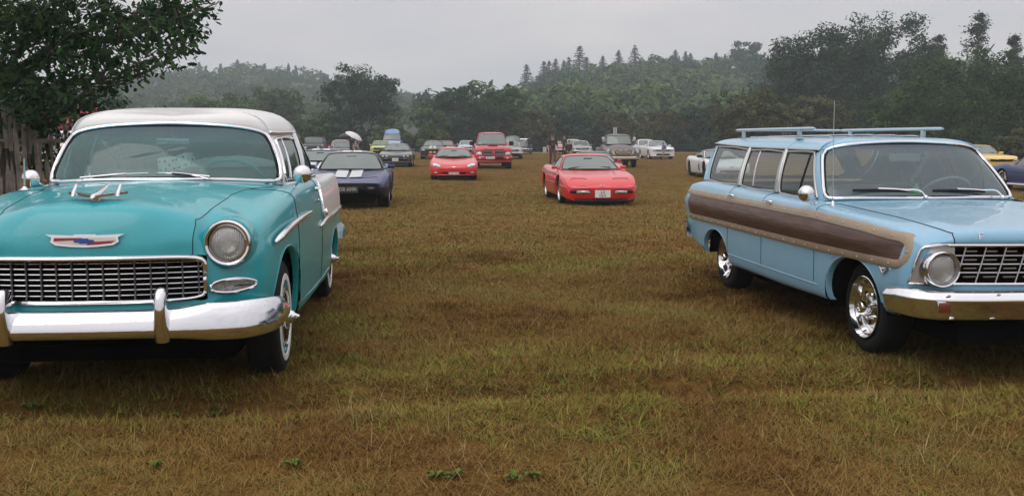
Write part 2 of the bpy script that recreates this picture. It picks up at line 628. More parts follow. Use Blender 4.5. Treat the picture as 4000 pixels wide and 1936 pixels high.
class Greenhouse:
    """glass house: ring of columns from front centre round one side to rear centre, base and top edge each"""
    def __init__(self, cols, bulge=0.02, crown=None, roofp=2.2):
        b = np.array([c[0] for c in cols], float); t = np.array([c[1] for c in cols], float)
        self.xc = np.array([c[2] for c in cols], float)
        self.K = K = len(cols)
        mir = np.array([1, -1, 1])
        ext = lambda A: np.vstack([(A[1:] * mir)[::-1], A, (A[:-1] * mir)[::-1]])
        self.u = np.arange(-(K - 1), 2 * (K - 1) + 1, dtype=float)
        self.b, self.t = ext(b), ext(t)
        self.bulge = bulge
        self.crown = crown
        self.roofp = roofp
    def ring(self, A, u):
        return catmull(self.u, A, np.atleast_1d(np.asarray(u, float)))
    def P(self, u, v):
        u = np.atleast_1d(np.asarray(u, float)); v = np.atleast_1d(np.asarray(v, float))
        B, T = self.ring(self.b, u), self.ring(self.t, u)
        e = 0.05
        tg = self.ring(self.b, u + e) - self.ring(self.b, u - e)
        nr = np.stack([tg[:, 1], -tg[:, 0], np.zeros(len(u))], 1)
        nr /= np.maximum(np.linalg.norm(nr, axis=1, keepdims=True), 1e-6)
        mid = (B + T) / 2
        sgn = np.sign((nr * (mid - np.array([mid[:, 0].mean() * 0 - 1.6, 0, 0]))).sum(1, keepdims=True))
        p = B + (T - B) * v[:, None]
        return p + nr * sgn * (self.bulge * 4 * v * (1 - v))[:, None]
    def window(self, mb, u0, u1, v0=0.0, v1=1.0, mar=(0.03, 0.03, 0.03, 0.03), p=7, n=64):
        """adds the surrounding frame strip to mb; returns (glass V, F, edge loop)"""
        w = np.linalg.norm(self.P((u0 + u1) / 2 + 1e-3, 0.5) - self.P(u0, 0.5)) + np.linalg.norm(self.P(u1, 0.5) - self.P((u0 + u1) / 2, 0.5))
        h = np.linalg.norm(self.P((u0 + u1) / 2, v1) - self.P((u0 + u1) / 2, v0))
        ml, mr, mbm, mt = mar
        cx, cyy = (ml + w - mr) / 2, (mbm + h - mt) / 2
        a, b = (w - ml - mr) / 2, (h - mbm - mt) / 2
        th = np.linspace(0, 2 * PI, n, endpoint=False)
        cor = [math.atan2(sy, sx) % (2 * PI) for sx, sy in ((w - cx, h - cyy), (-cx, h - cyy), (-cx, -cyy), (w - cx, -cyy))]
        th = np.array(sorted(list(th) + cor))
        c, s = np.cos(th), np.sin(th)
        # equal-angle in the normalised ellipse keeps samples well spread
        q = (np.abs(c / a) ** p + np.abs(s / b) ** p) ** (-1 / p)
        ix, iy = cx + q * c, cyy + q * s
        with np.errstate(divide='ignore'):
            qo = np.minimum(np.where(c > 0, (w - cx) / np.where(c == 0, 1e-9, c), -cx / np.where(c == 0, -1e-9, c)),
                            np.where(s > 0, (h - cyy) / np.where(s == 0, 1e-9, s), -cyy / np.where(s == 0, -1e-9, s)))
        ox, oy = cx + qo * c, cyy + qo * s
        fu = lambda x: u0 + (u1 - u0) * np.clip(x / w, 0, 1)
        fv = lambda y: v0 + (v1 - v0) * np.clip(y / h, 0, 1)
        rings = [self.P(fu(ox * (1 - k) + ix * k), fv(oy * (1 - k) + iy * k)) for k in (0, 0.5, 1)]
        G = np.stack(rings, 1)
        if mb is not None:
            mb.grid(G, wrap_u=True)
        steps = [1, 0.93, 0.8, 0.6, 0.4, 0.2, 0.0]
        gl = [self.P(fu(cx + (ix - cx) * k), fv(cyy + (iy - cyy) * k)) for k in steps]
        GV = np.stack(gl, 1)
        return GV.reshape(-1, 3), grid_faces(len(th), len(steps), 0, True), rings[2]
    def panel(self, mb, u0, u1, v0=0.0, v1=1.0, n=6, m=8):
        U, W = np.meshgrid(np.linspace(u0, u1, n), np.linspace(v0, v1, m), indexing='ij')
        mb.grid(self.P(U.ravel(), W.ravel()).reshape(n, m, 3))
    def roof(self, nper=6, ns=12, over=0.0):
        """half roof grid (mirror it)"""
        uu = np.linspace(0, self.K - 1, (self.K - 1) * nper + 1)
        T = self.ring(self.t, uu)
        xc = np.interp(uu, np.arange(self.K), self.xc)
        zc = np.interp(xc, *zip(*sorted(self.crown)))
        zc = pchip(*map(np.array, zip(*sorted(self.crown))), xc) if len(self.crown) > 2 else zc
        s = np.concatenate([[0, 0.015, 0.05], np.linspace(0.12, 1, ns)])
        X = T[:, None, 0] + (xc - T[:, 0])[:, None] * s
        Yv = T[:, None, 1] * (1 - s)
        pa, pb = self.roofp if isinstance(self.roofp, tuple) else (self.roofp, 1.0)
        s = np.concatenate([[0, 0.004, 0.01, 0.02, 0.035, 0.055, 0.08], np.linspace(0.12, 1, ns)])
        X = T[:, None, 0] + (xc - T[:, 0])[:, None] * s
        Yv = T[:, None, 1] * (1 - s)
        Z = T[:, None, 2] + (zc - T[:, 2])[:, None] * (1 - (1 - s) ** pa) ** pb
        G = np.stack([X, Yv, Z], -1)
        if over:
            d = T.copy(); d[:, 2] = 0
            d[:, 0] -= xc
            d /= np.maximum(np.linalg.norm(d, axis=1, keepdims=True), 1e-6)
            G[:, 0] += d * over - np.array([0, 0, 0.004])
            G[:, 1] += d * over
        return G

def tyre_profile(r, w, rim):
    """(offset along axle from the outer face, radius) closed profile of a tyre"""
    return [(-0.012, rim), (0.0, rim + 0.012), (0.006, rim + (r - rim) * 0.45), (0.002, r - 0.03), (-0.012, r - 0.008), (-0.03, r),
            (-w / 2, r + 0.002), (-w + 0.03, r), (-w + 0.012, r - 0.008), (-w - 0.002, r - 0.03), (-w - 0.006, rim + 0.03), (-w + 0.012, rim)]

def add_wheel(root, x, y, r=0.32, w=0.2, rim=0.2, style='mag', colour=None, z=None, n=40, steer=0.0, spokes=5, whitewall=None):
    """wheel with outer face at y (sign gives the side): tyre > rim (+ hubcap)"""
    sd = 1 if y > 0 else -1
    colour = colour or STEEL
    mb = MB()
    mb.lathe(tyre_profile(r, w, rim), axis='y', n=n)
    t = mb.build('wheel', RUBBER, root, sharp=50)
    t.location = (x, y, r * 0.985 if z is None else z)
    t.rotation_euler = (0, 0, (0 if sd > 0 else PI) + steer)
    m2 = MB()
    if style == 'mag':
        m2.lathe([(-0.004, rim + 0.006), (0.004, rim + 0.002), (-0.004, rim - 0.012), (-0.035, rim - 0.022), (-0.09, rim - 0.03)], axis='y', n=n)
        for k in range(spokes):
            a = 2 * PI * k / spokes + 0.3
            c, s = math.cos(a), math.sin(a)
            R = np.array([[c, 0, s], [0, 1, 0], [-s, 0, c]])
            m2.box(R @ np.array([0, -0.03, rim * 0.55]), (rim * 0.30, 0.02, rim * 0.92), R)
        m2.lathe([(-0.045, 0.0), (-0.008, 0.0), (-0.008, 0.03), (-0.02, 0.05), (-0.045, 0.055)], axis='y', n=16)
        m2.mi = 1
        m2.lathe([(-0.10, rim - 0.02), (-0.10, 0.0)], axis='y', n=n)
        m2.build('rim', [colour, BLACKPL], t)
    elif style == 'disc':
        m2.lathe([(-0.004, rim + 0.006), (0.004, rim + 0.002), (-0.006, rim - 0.012), (-0.03, rim - 0.03), (-0.012, rim * 0.62), (0.0, rim * 0.45), (-0.004, rim * 0.3), (0.012, rim * 0.18), (0.016, 0)], axis='y', n=n)
        m2.build('rim', colour, t)
    if whitewall:
        m3 = MB()
        m3.lathe([(0.004, whitewall[0]), (0.009, whitewall[0] + 0.004), (0.009, whitewall[1] - 0.004), (0.003, whitewall[1])], axis='y', n=n)
        m3.build('whitewall', WHITEP, t)
    return t

def add_plate(root, x, y, z, w, h, lines, bg=None, ink=None, fwd=(1, 0, 0), size=None):
    bg, ink = bg or PLATE_W, ink or INK
    mb = MB()
    f = Vector(fwd).normalized()
    M = frame(f, (0, 0, 1), Vector((x, y, z)) - f * 0.006)
    mb.prism([(-w / 2, -h / 2), (w / 2, -h / 2), (w / 2, h / 2), (-w / 2, h / 2)], 0.006, M)
    p = mb.build('number_plate', bg, root, smooth=False)
    k = len(lines)
    for i, tx in enumerate(lines):
        zz = z + h * ((k - 1) / 2 - i) / k * 0.9
        text_mesh('lettering', tx, size or h / k * 0.95, ink, p, Vector((x, y, zz)) + f * 0.0015, fwd, depth=0.001)
    return p

def tube_obj(name, P, r, m, parent, closed=False, sides=8, step=None, flat=1.0, smooth=True, mirror=False):
    mb = MB()
    P = np.asarray(P, float)
    if step:
        P = resample(P, step, closed=closed, smooth=smooth)
    mb.tube(P, r, sides, closed, flat=flat)
    if mirror:
        m2 = MB()
        m2.tube(P * np.array([1, -1, 1]), r, sides, closed, flat=flat)
        m2.build(name, m, parent)
    return mb.build(name, m, parent)
# ------------------------------------------------------------------ the field, ruts, track, hills
def rut(x, y):
    c = 5.08 + .13*x
    d = (y-c)/.16
    w = np.clip((3.2-np.abs(x-.2))/1.0, .25, 1)
    r = -.07*np.exp(-d*d)*w + .018*np.exp(-((y-c-.38)/.2)**2)*w
    d2 = (x+1.62+.02*(y-8))/.13
    r += -.025*np.exp(-d2*d2)*np.clip((y-6.4)/.8, 0, 1)*np.clip((11-y)/2, 0, 1)
    return r
def lumps(x, y):
    return (.012*np.sin(x*2.1+1.3*np.sin(y*1.7))+.010*np.sin(y*2.7+x*.9)+.006*np.sin(x*5.3-y*4.1))*np.clip((40-y)/30, 0, 1)
def field_z(x, y):
    return ground_z(x, y)+rut(x, y)+lumps(x, y)*np.clip((y-1)/2, 0, 1)

def field_mat():
    m, n, l, b = new_mat('dry_summer_turf')
    ge = n.new('ShaderNodeNewGeometry')
    def noise(sc, det, rough=.55):
        t = n.new('ShaderNodeTexNoise'); t.inputs['Scale'].default_value = sc; t.inputs['Detail'].default_value = det; t.inputs['Roughness'].default_value = rough
        l.new(ge.outputs['Position'], t.inputs['Vector']); return t
    big = noise(.33, 5); fine = noise(9, 6, .7); mid = noise(1.6, 4)
    r = n.new('ShaderNodeValToRGB'); e = r.color_ramp
    e.elements[0].position, e.elements[1].position = .30, .72
    e.elements[0].color = (.125,.068,.022,1); e.elements[1].color = (.105,.084,.026,1)
    x = e.elements.new(.5); x.color = (.165,.095,.030,1)
    l.new(big.outputs['Fac'], r.inputs[0])
    r2 = n.new('ShaderNodeValToRGB'); r2.color_ramp.elements[0].position, r2.color_ramp.elements[1].position = .3, .7
    r2.color_ramp.elements[0].color = (.42,.40,.38,1); r2.color_ramp.elements[1].color = (1.25,1.2,1.15,1)
    l.new(fine.outputs['Fac'], r2.inputs[0])
    mu = n.new('ShaderNodeMixRGB'); mu.blend_type = 'MULTIPLY'; mu.inputs[0].default_value = .75
    l.new(r.outputs[0], mu.inputs[1]); l.new(r2.outputs[0], mu.inputs[2])
    r3 = n.new('ShaderNodeValToRGB'); r3.color_ramp.elements[0].position, r3.color_ramp.elements[1].position = .35, .65
    r3.color_ramp.elements[0].color = (.8,.78,.8,1); r3.color_ramp.elements[1].color = (1.12,1.14,1.05,1)
    l.new(mid.outputs['Fac'], r3.inputs[0])
    m2 = n.new('ShaderNodeMixRGB'); m2.blend_type = 'MULTIPLY'; m2.inputs[0].default_value = .8
    l.new(mu.outputs[0], m2.inputs[1]); l.new(r3.outputs[0], m2.inputs[2])
    l.new(m2.outputs[0], b.inputs['Base Color'])
    b.inputs['Roughness'].default_value = 1; b.inputs['Specular IOR Level'].default_value = .02
    bp = n.new('ShaderNodeBump'); bp.inputs['Strength'].default_value = .8; bp.inputs['Distance'].default_value = .05
    l.new(fine.outputs['Fac'], bp.inputs['Height']); l.new(bp.outputs[0], b.inputs['Normal'])
    return m
FIELD = field_mat()
def build_field():
    xs = np.unique(np.concatenate([np.linspace(-900,-60,22), np.linspace(-60,-8,40), np.linspace(-8,8,200), np.linspace(8,60,40), np.linspace(60,900,22)]))
    ys = np.unique(np.concatenate([np.linspace(-60,2,12), np.linspace(2,12,150), np.linspace(12,40,70), np.linspace(40,130,60), np.linspace(130,1100,30)]))
    X, Y = np.meshgrid(xs, ys, indexing='ij')
    o = mobj('field', np.stack([X, Y, field_z(X, Y)], -1), grid_faces(len(xs), len(ys)), FIELD)
    tag(o, 'dry brown and olive grass field the cars are parked on', 'field', kind='structure')
    # pale dusty track along the far edge of the field
    xs = np.linspace(-80, 60, 71)
    g = np.array([[(x, 104+1.2*math.sin(x*.07)+dy, float(field_z(x, 104+1.2*math.sin(x*.07)+dy))+.02) for dy in (-1.1, 0, 1.1)] for x in xs])
    mb = MB(); mb.grid(g); o = mb.build('track', pmat('pale_dust', (.34,.29,.21), .95, vary=.2, vscale=.6))
    tag(o, 'pale dusty track along the far edge of the field', 'track', kind='structure')

# ------------------------------------------------------------------ grass blades (scattered with geometry nodes)
def blade_mat(name, cols, patch=.5):
    m, n, l, b = new_mat(name)
    ge = n.new('ShaderNodeNewGeometry'); oi = n.new('ShaderNodeObjectInfo')
    t = n.new('ShaderNodeTexNoise'); t.inputs['Scale'].default_value = .75; t.inputs['Detail'].default_value = 4
    l.new(ge.outputs['Position'], t.inputs['Vector'])
    at = n.new('ShaderNodeAttribute'); at.attribute_name = 'tint'
    a = n.new('ShaderNodeMath'); a.operation = 'MULTIPLY_ADD'; a.inputs[1].default_value = patch*2.2; a.inputs[2].default_value = -patch*1.1+.12
    l.new(t.outputs['Fac'], a.inputs[0])
    c = n.new('ShaderNodeMath'); c.operation = 'MULTIPLY_ADD'; c.inputs[1].default_value = .30
    l.new(oi.outputs['Random'], c.inputs[0]); l.new(a.outputs[0], c.inputs[2])
    d = n.new('ShaderNodeMath'); d.operation = 'MULTIPLY_ADD'; d.inputs[1].default_value = .55
    l.new(at.outputs['Fac'], d.inputs[0]); l.new(c.outputs[0], d.inputs[2])
    r = n.new('ShaderNodeValToRGB'); e = r.color_ramp
    e.elements[0].position, e.elements[1].position = 0, 1
    e.elements[0].color = (*cols[0], 1); e.elements[1].color = (*cols[-1], 1)
    for i, cc in enumerate(cols[1:-1]):
        x = e.elements.new((i+1)/(len(cols)-1)); x.color = (*cc, 1)
    l.new(d.outputs[0], r.inputs[0]); l.new(r.outputs[0], b.inputs['Base Color'])
    b.inputs['Roughness'].default_value = .85; b.inputs['Specular IOR Level'].default_value = .06
    return m

def clump_mesh(name, nb, rad, lmin, lmax, w, lean, m, seed, droop=.5):
    rg = np.random.default_rng(seed)
    V, F, T = [], [], []
    for k in range(nb):
        a = rg.uniform(0, 2*PI); r = rad*math.sqrt(rg.uniform()); x, y = r*math.cos(a), r*math.sin(a)
        L = rg.uniform(lmin, lmax); d = rg.uniform(0, 2*PI); le = rg.uniform(lean*.3, lean)
        dx, dy = math.cos(d), math.sin(d); px, py = -dy, dx
        ww = w*rg.uniform(.6, 1.3); b = len(V); ti = rg.uniform()
        for i in range(4):
            t = i/3
            h = L*(t*math.cos(le)-droop*t*t*math.sin(le)*.5); o = L*(t*math.sin(le)+droop*.35*t*t)
            wd = ww*(1-t)**.7 if i < 3 else 0
            c = (x+dx*o, y+dy*o, max(h, .004*t)-.006)
            if i < 3:
                V += [(c[0]-px*wd, c[1]-py*wd, c[2]), (c[0]+px*wd, c[1]+py*wd, c[2])]; T += [ti, ti]
            else:
                V.append(c); T.append(ti)
        F += [(b, b+1, b+3, b+2), (b+2, b+3, b+5, b+4), (b+4, b+5, b+6)]
    me = bpy.data.meshes.new(name); me.from_pydata(V, [], F); me.materials.append(m)
    at = me.attributes.new('tint', 'FLOAT', 'POINT'); at.data.foreach_set('value', np.array(T, np.float32))
    return bpy.data.objects.new(name, me)

def scatter(name, pts, protos, smin, smax, label, seed=0):
    """one object of loose points; geometry nodes put a random tuft on each"""
    col = bpy.data.collections.new(name+'_tufts')
    for p in protos: col.objects.link(p)
    me = bpy.data.meshes.new(name); me.from_pydata(pts.tolist(), [], [])
    o = bpy.data.objects.new(name, me); COL.objects.link(o)
    ng = bpy.data.node_groups.new(name+'_nodes', 'GeometryNodeTree')
    ng.interface.new_socket('Geometry', in_out='INPUT', socket_type='NodeSocketGeometry')
    ng.interface.new_socket('Geometry', in_out='OUTPUT', socket_type='NodeSocketGeometry')
    n, l = ng.nodes, ng.links
    gi, go = n.new('NodeGroupInput'), n.new('NodeGroupOutput')
    ci = n.new('GeometryNodeCollectionInfo'); ci.inputs[0].default_value = col; ci.inputs['Separate Children'].default_value = True; ci.inputs['Reset Children'].default_value = True
    ip = n.new('GeometryNodeInstanceOnPoints'); ip.inputs['Pick Instance'].default_value = True
    rv = n.new('FunctionNodeRandomValue'); rv.data_type = 'FLOAT_VECTOR'; rv.inputs[0].default_value = (-.12,-.12,0); rv.inputs[1].default_value = (.12,.12,6.283); rv.inputs['Seed'].default_value = seed
    rs = n.new('FunctionNodeRandomValue'); rs.data_type = 'FLOAT'; rs.inputs[2].default_value = smin; rs.inputs[3].default_value = smax; rs.inputs['Seed'].default_value = seed+1
    l.new(gi.outputs[0], ip.inputs['Points']); l.new(ci.outputs[0], ip.inputs['Instance'])
    l.new(rv.outputs[0], ip.inputs['Rotation']); l.new(rs.outputs[1], ip.inputs['Scale'])
    l.new(ip.outputs[0], go.inputs[0])
    md = o.modifiers.new('tufts', 'NODES'); md.node_group = ng
    return tag(o, label, 'grass', kind='stuff')

def vnoise(x, y, sc, seed):
    rg = np.random.default_rng(seed); T = rg.uniform(size=(64, 64))
    x = x*sc+100; y = y*sc+100
    i, j = np.floor(x).astype(int), np.floor(y).astype(int); u, v = x-i, y-j
    u = u*u*(3-2*u); v = v*v*(3-2*v); g = lambda a, b: T[a % 64, b % 64]
    return (g(i, j)*(1-u)+g(i+1, j)*u)*(1-v)+(g(i, j+1)*(1-u)+g(i+1, j+1)*u)*v

WEEDS = ['glossy weed rosette at the bottom edge, right of the picture centre', 'weed rosette at the bottom edge, second from the right pair', 'weed rosette at the bottom edge, left one of the centre group', 'small weed alone in the lower left middle', 'weed rosette furthest right along the bottom edge', 'weed under the turquoise car bumper, left one of two', 'weed under the turquoise car bumper, right one of two', 'weed at the far left edge below the turquoise car', 'weed low in the left foreground turf']
def build_grass():
    DRY = blade_mat('dry_grass_blades', [(.066,.030,.010),(.130,.065,.019),(.218,.124,.038),(.245,.176,.054),(.150,.146,.038)], .9)
    GRN = blade_mat('green_grass_blades', [(.066,.064,.013),(.125,.126,.023),(.205,.205,.040),(.33,.28,.082)], .6)
    WEED = pmat('weed_leaf', (.12,.15,.035), .8, spec=.08, vary=.3, vscale=20)
    dry = [clump_mesh('dry_tuft', 56, .11, .025, .075, .0017, 1.5, DRY, s, .6) for s in range(5)]
    grn = [clump_mesh('green_tuft', 26, .065, .03, .09, .0022, 1.3, GRN, 20+s, .7) for s in range(5)]
    FDRY = blade_mat('far_dry_blades', [(.19,.103,.034),(.245,.145,.046),(.275,.183,.060),(.255,.192,.062),(.20,.172,.052)], .8)
    FGRN = blade_mat('far_green_blades', [(.13,.112,.030),(.165,.15,.040),(.195,.178,.048),(.25,.205,.06)], .4)
    far = [clump_mesh('coarse_tuft', 60, .32, .02, .048, .006, 1.5, FDRY, 40+s, .4) for s in range(3)]
    farg = [clump_mesh('coarse_green_tuft', 30, .2, .03, .075, .007, 1.3, FGRN, 50+s, .4) for s in range(3)]
    STRAW = blade_mat('pale_straw', [(.20,.13,.05),(.26,.19,.08),(.33,.25,.12),(.28,.23,.10)], .3)
    straw = [clump_mesh('straw_wisp', 9, .12, .06, .15, .0014, 1.45, STRAW, 70+s, .3) for s in range(4)]
    rg = np.random.default_rng(5)
    def ring(n, y0, y1):
        # even density over the trapezoid in view (with a margin)
        y = np.sqrt(rg.uniform(y0*y0, y1*y1, n)); x = (rg.uniform(-1, 1, n))*(y*.60+.6)
        return x, y
    def pts(x, y): return np.stack([x, y, field_z(x, y)+.002], 1)
    def bare(x, y):
        c = 5.08+.13*x
        a = np.exp(-((y-c)/.12)**2)*.65
        b = np.exp(-((x+1.62+.02*(y-8))/.10)**2)*np.clip((y-6.6)/.5, 0, 1)*np.clip((10.4-y)/2, 0, 1)*.9
        return np.maximum(a, b)
    x, y = ring(36000, 3.0, 15)
    k = (rg.uniform(size=len(x)) > bare(x, y)+.35*(vnoise(x, y, 1.1, 3) > .72)) & (rg.uniform(size=len(x)) < np.clip((15.5-y)/6, 0, 1))
    scatter('dry_grass', pts(x[k], y[k]), dry, .65, 1.25, 'short matted brown grass in the foreground')
    x, y = ring(26000, 3.0, 12.5)
    g = vnoise(x, y, .55, 8)*.55+vnoise(x, y, 1.9, 9)*.45
    # greener ground in front and in the middle of the gap, as grazed tussocks
    g += .22*np.exp(-((x+.1)/1.2)**2-((y-4.6)/1.1)**2)+.16*np.exp(-((x-.2)/.9)**2-((y-7.2)/1.2)**2)+.12*np.exp(-((x-1.9)/.9)**2-((y-4.0)/.8)**2)
    k = (g > .53) & (rg.uniform(size=len(x)) > bare(x, y)*1.1) & (rg.uniform(size=len(x)) < np.clip((g-.52)*2.6, 0, .75))
    scatter('green_grass', pts(x[k], y[k]), grn, .6, 1.35, 'green tussocks of longer grass among the brown turf', 11)
    x, y = ring(26000, 9.0, 36)
    k = rg.uniform(size=len(x)) < np.clip((y-8.5)/5, .1, 1); x, y = x[k], y[k]
    scatter('field_grass', pts(x, y), far, .6, 1.2, 'brown turf between the parked rows', 21)
    g = vnoise(x[:14000], y[:14000], .28, 12)*.6+vnoise(x[:14000], y[:14000], 1.0, 13)*.4
    k = g > .55
    k &= rg.uniform(size=len(k)) < .55
    scatter('field_green_grass', pts(x[:14000][k], y[:14000][k]), farg, .6, 1.2, 'olive green patches in the turf between the rows', 31)
    x, y = ring(15000, 34, 104)
    scatter('distant_grass', pts(x, y), far, .8, 1.7, 'far brown turf up to the tree line', 41)
    # longer grass left standing round the tyres of the two near cars
    P = []
    for (cx, cyy, yaw, wb, yw) in ((-2.157, 5.532, .1013, 2.921, .75), (2.998, 6.207, .0996, 2.78, .67)):
        f = np.array([math.sin(yaw), -math.cos(yaw)]); lft = np.array([math.cos(yaw), math.sin(yaw)])
        for xw in (0, -wb):
            for sd in (1, -1):
                c = np.array([cx, cyy])+f*xw+lft*yw*sd
                P.append(c+f*rg.uniform(-.24, .24, 90)[:, None]+lft*(rg.uniform(-.20, .20, 90))[:, None])
    P = np.vstack(P); scatter('tyre_grass', pts(P[:, 0], P[:, 1]), grn[:2]+dry, .7, 1.3, 'grass standing round the tyres of the near cars', 61)
    x, y = ring(1500, 3.0, 12)
    k = vnoise(x, y, .8, 31) > .42
    scatter('dead_stalks', pts(x[k], y[k]), straw, .6, 1.4, 'pale dead stalks lying in the foreground turf', 51)
    # broad-leaved weeds at the lower edge and by the rut
    for i, (px, py) in enumerate(((2010,1905),(1770,1900),(1690,1905),(1120,1840),(2080,1900),(640,1600),(820,1590),(70,1600),(560,1870))):
        d = CAMH*FPX/(py-563.5); X = (px-2000)/FPX*d
        mb = MB(); r2 = random.Random(i)
        for k in range(9):
            a = r2.uniform(0, 2*PI); L = r2.uniform(.025, .05); w = L*.32; z0 = .012+r2.uniform(0, .012)
            c, s = math.cos(a), math.sin(a)
            row = [(0, 0, .006), (.35*L, w*.8, z0+.012), (.7*L, w, z0+.016), (L, 0, z0+.004), (.7*L, -w, z0+.016), (.35*L, -w*.8, z0+.012), (.55*L, 0, z0+.006)]
            V = [(p[0]*c-p[1]*s, p[0]*s+p[1]*c, p[2]) for p in row]
            mb.add(V, [(0,1,6),(1,2,6),(2,3,6),(3,4,6),(4,5,6),(5,0,6)])
        o = mb.build('weed', WEED); o.location = (X, d, float(field_z(X, d)))
        tag(o, WEEDS[i], 'weed', 'weeds in the foreground turf')

# ------------------------------------------------------------------ woodland
def leaf_mat(name, dark, light, trans=.15):
    m, n, l, b = new_mat(name)
    at = n.new('ShaderNodeAttribute'); at.attribute_name = 'tint'
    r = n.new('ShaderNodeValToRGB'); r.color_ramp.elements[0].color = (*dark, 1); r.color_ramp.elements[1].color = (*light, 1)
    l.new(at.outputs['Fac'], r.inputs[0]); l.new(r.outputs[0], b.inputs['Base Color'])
    b.inputs['Roughness'].default_value = .8; b.inputs['Specular IOR Level'].default_value = .08
    if trans:
        tr = n.new('ShaderNodeBsdfTranslucent'); l.new(r.outputs[0], tr.inputs[0])
        mx = n.new('ShaderNodeMixShader'); mx.inputs[0].default_value = trans
        l.new(b.outputs[0], mx.inputs[1]); l.new(tr.outputs[0], mx.inputs[2]); l.new(mx.outputs[0], n['Material Output'].inputs[0])
    return m
LEAF_D = leaf_mat('dark_oak_foliage', (.014,.036,.022), (.046,.092,.044))
LEAF_M = leaf_mat('mid_green_foliage', (.026,.058,.022), (.078,.14,.050))
LEAF_L = leaf_mat('pale_green_foliage', (.045,.085,.032), (.13,.195,.075))
LEAF_B = leaf_mat('brown_green_foliage', (.038,.040,.018), (.095,.085,.035))
LEAF_A = leaf_mat('autumn_foliage', (.038,.052,.024), (.130,.138,.056))
LEAF_C = leaf_mat('conifer_foliage', (.014,.028,.018), (.035,.055,.032))
LEAF_R = leaf_mat('right_wood_foliage', (.020,.048,.020), (.075,.125,.042))
BARK = pmat('bark', (.055,.045,.035), .9, vary=.35, vscale=12, bump=(25, .6, .03))

def leaves(C, N, size, tint, rg, aspect=.7, keep_up=.35):
    """quads centred at C with rough normal N"""
    n = len(C)
    R = rg.normal(size=(n, 3)); N = N+R*.55; N[:, 2] += keep_up*rg.uniform(size=n)
    N /= np.linalg.norm(N, axis=1, keepdims=True)+1e-9
    A = np.cross(N, rg.normal(size=(n, 3))); A /= np.linalg.norm(A, axis=1, keepdims=True)+1e-9
    B = np.cross(N, A)
    s = (size*rg.uniform(.6, 1.35, n))[:, None]
    # pointed, slightly bent leaf sprays
    V = np.stack([C-A*s, C+B*s*aspect*.6-A*s*.1+N*s*.12, C+A*s, C-B*s*aspect*.6+A*s*.1+N*s*.12], 1)
    return V.reshape(-1, 3), np.repeat(tint, 4)

def leaf_object(name, V, T, m, parent=None):
    n = len(V)//4
    me = bpy.data.meshes.new(name)
    me.vertices.add(len(V)); me.vertices.foreach_set('co', np.asarray(V, np.float32).ravel())
    me.loops.add(n*4); me.loops.foreach_set('vertex_index', np.arange(n*4, dtype=np.int32))
    me.polygons.add(n); me.polygons.foreach_set('loop_start', np.arange(0, n*4, 4, dtype=np.int32)); me.polygons.foreach_set('loop_total', np.full(n, 4, np.int32))
    me.update(calc_edges=True)
    at = me.attributes.new('tint', 'FLOAT', 'POINT'); at.data.foreach_set('value', np.clip(T, 0, 1).astype(np.float32))
    me.materials.append(m)
    o = bpy.data.objects.new(name, me); COL.objects.link(o)
    if parent: o.parent = parent
    return o

def crown_leaves(blobs, nclump, per, size, rg, rc=.30, fill=.35, z0=None):
    """blobs: (centre, radii). Leaf clumps sit near the blob surfaces; returns V, T"""
    CC, NN, TT = [], [], []
    vol = np.array([b[1][0]*b[1][1]*b[1][2] for b in blobs])**.67; rmax = max(np.mean(b[1]) for b in blobs)
    for (c, r), v in zip(blobs, vol/vol.sum()):
        c = np.array(c, float); r = np.array(r, float)
        for k in range(max(3, int(nclump*v))):
            d = rg.normal(size=3); d /= np.linalg.norm(d)
            q = c+d*r*(rg.uniform(.55, 1.02) if rg.uniform() > fill else rg.uniform(.2, .8))
            cr = max(rc*r.mean(), .16*rmax)*rg.uniform(.6, 1.25)
            n = max(8, int(per*rg.uniform(.6, 1.3)*min(1.6, (cr/(.27*rmax))**1.6)))
            e = rg.normal(size=(n, 3)); e /= np.linalg.norm(e, axis=1, keepdims=True)
            rad = rg.uniform(.25, 1.0, n)[:, None]**.6
            p = q+e*cr*rad*np.array([1.15, 1.15, .8])
            CC.append(p); NN.append(e*.8+d*.5)
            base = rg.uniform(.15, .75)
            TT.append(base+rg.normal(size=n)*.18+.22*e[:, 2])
    C, N, T = np.vstack(CC), np.vstack(NN), np.concatenate(TT)
    if z0 is not None:
        k = C[:, 2] > z0; C, N, T = C[k], N[k], T[k]
    return leaves(C, N, size, T, rg)

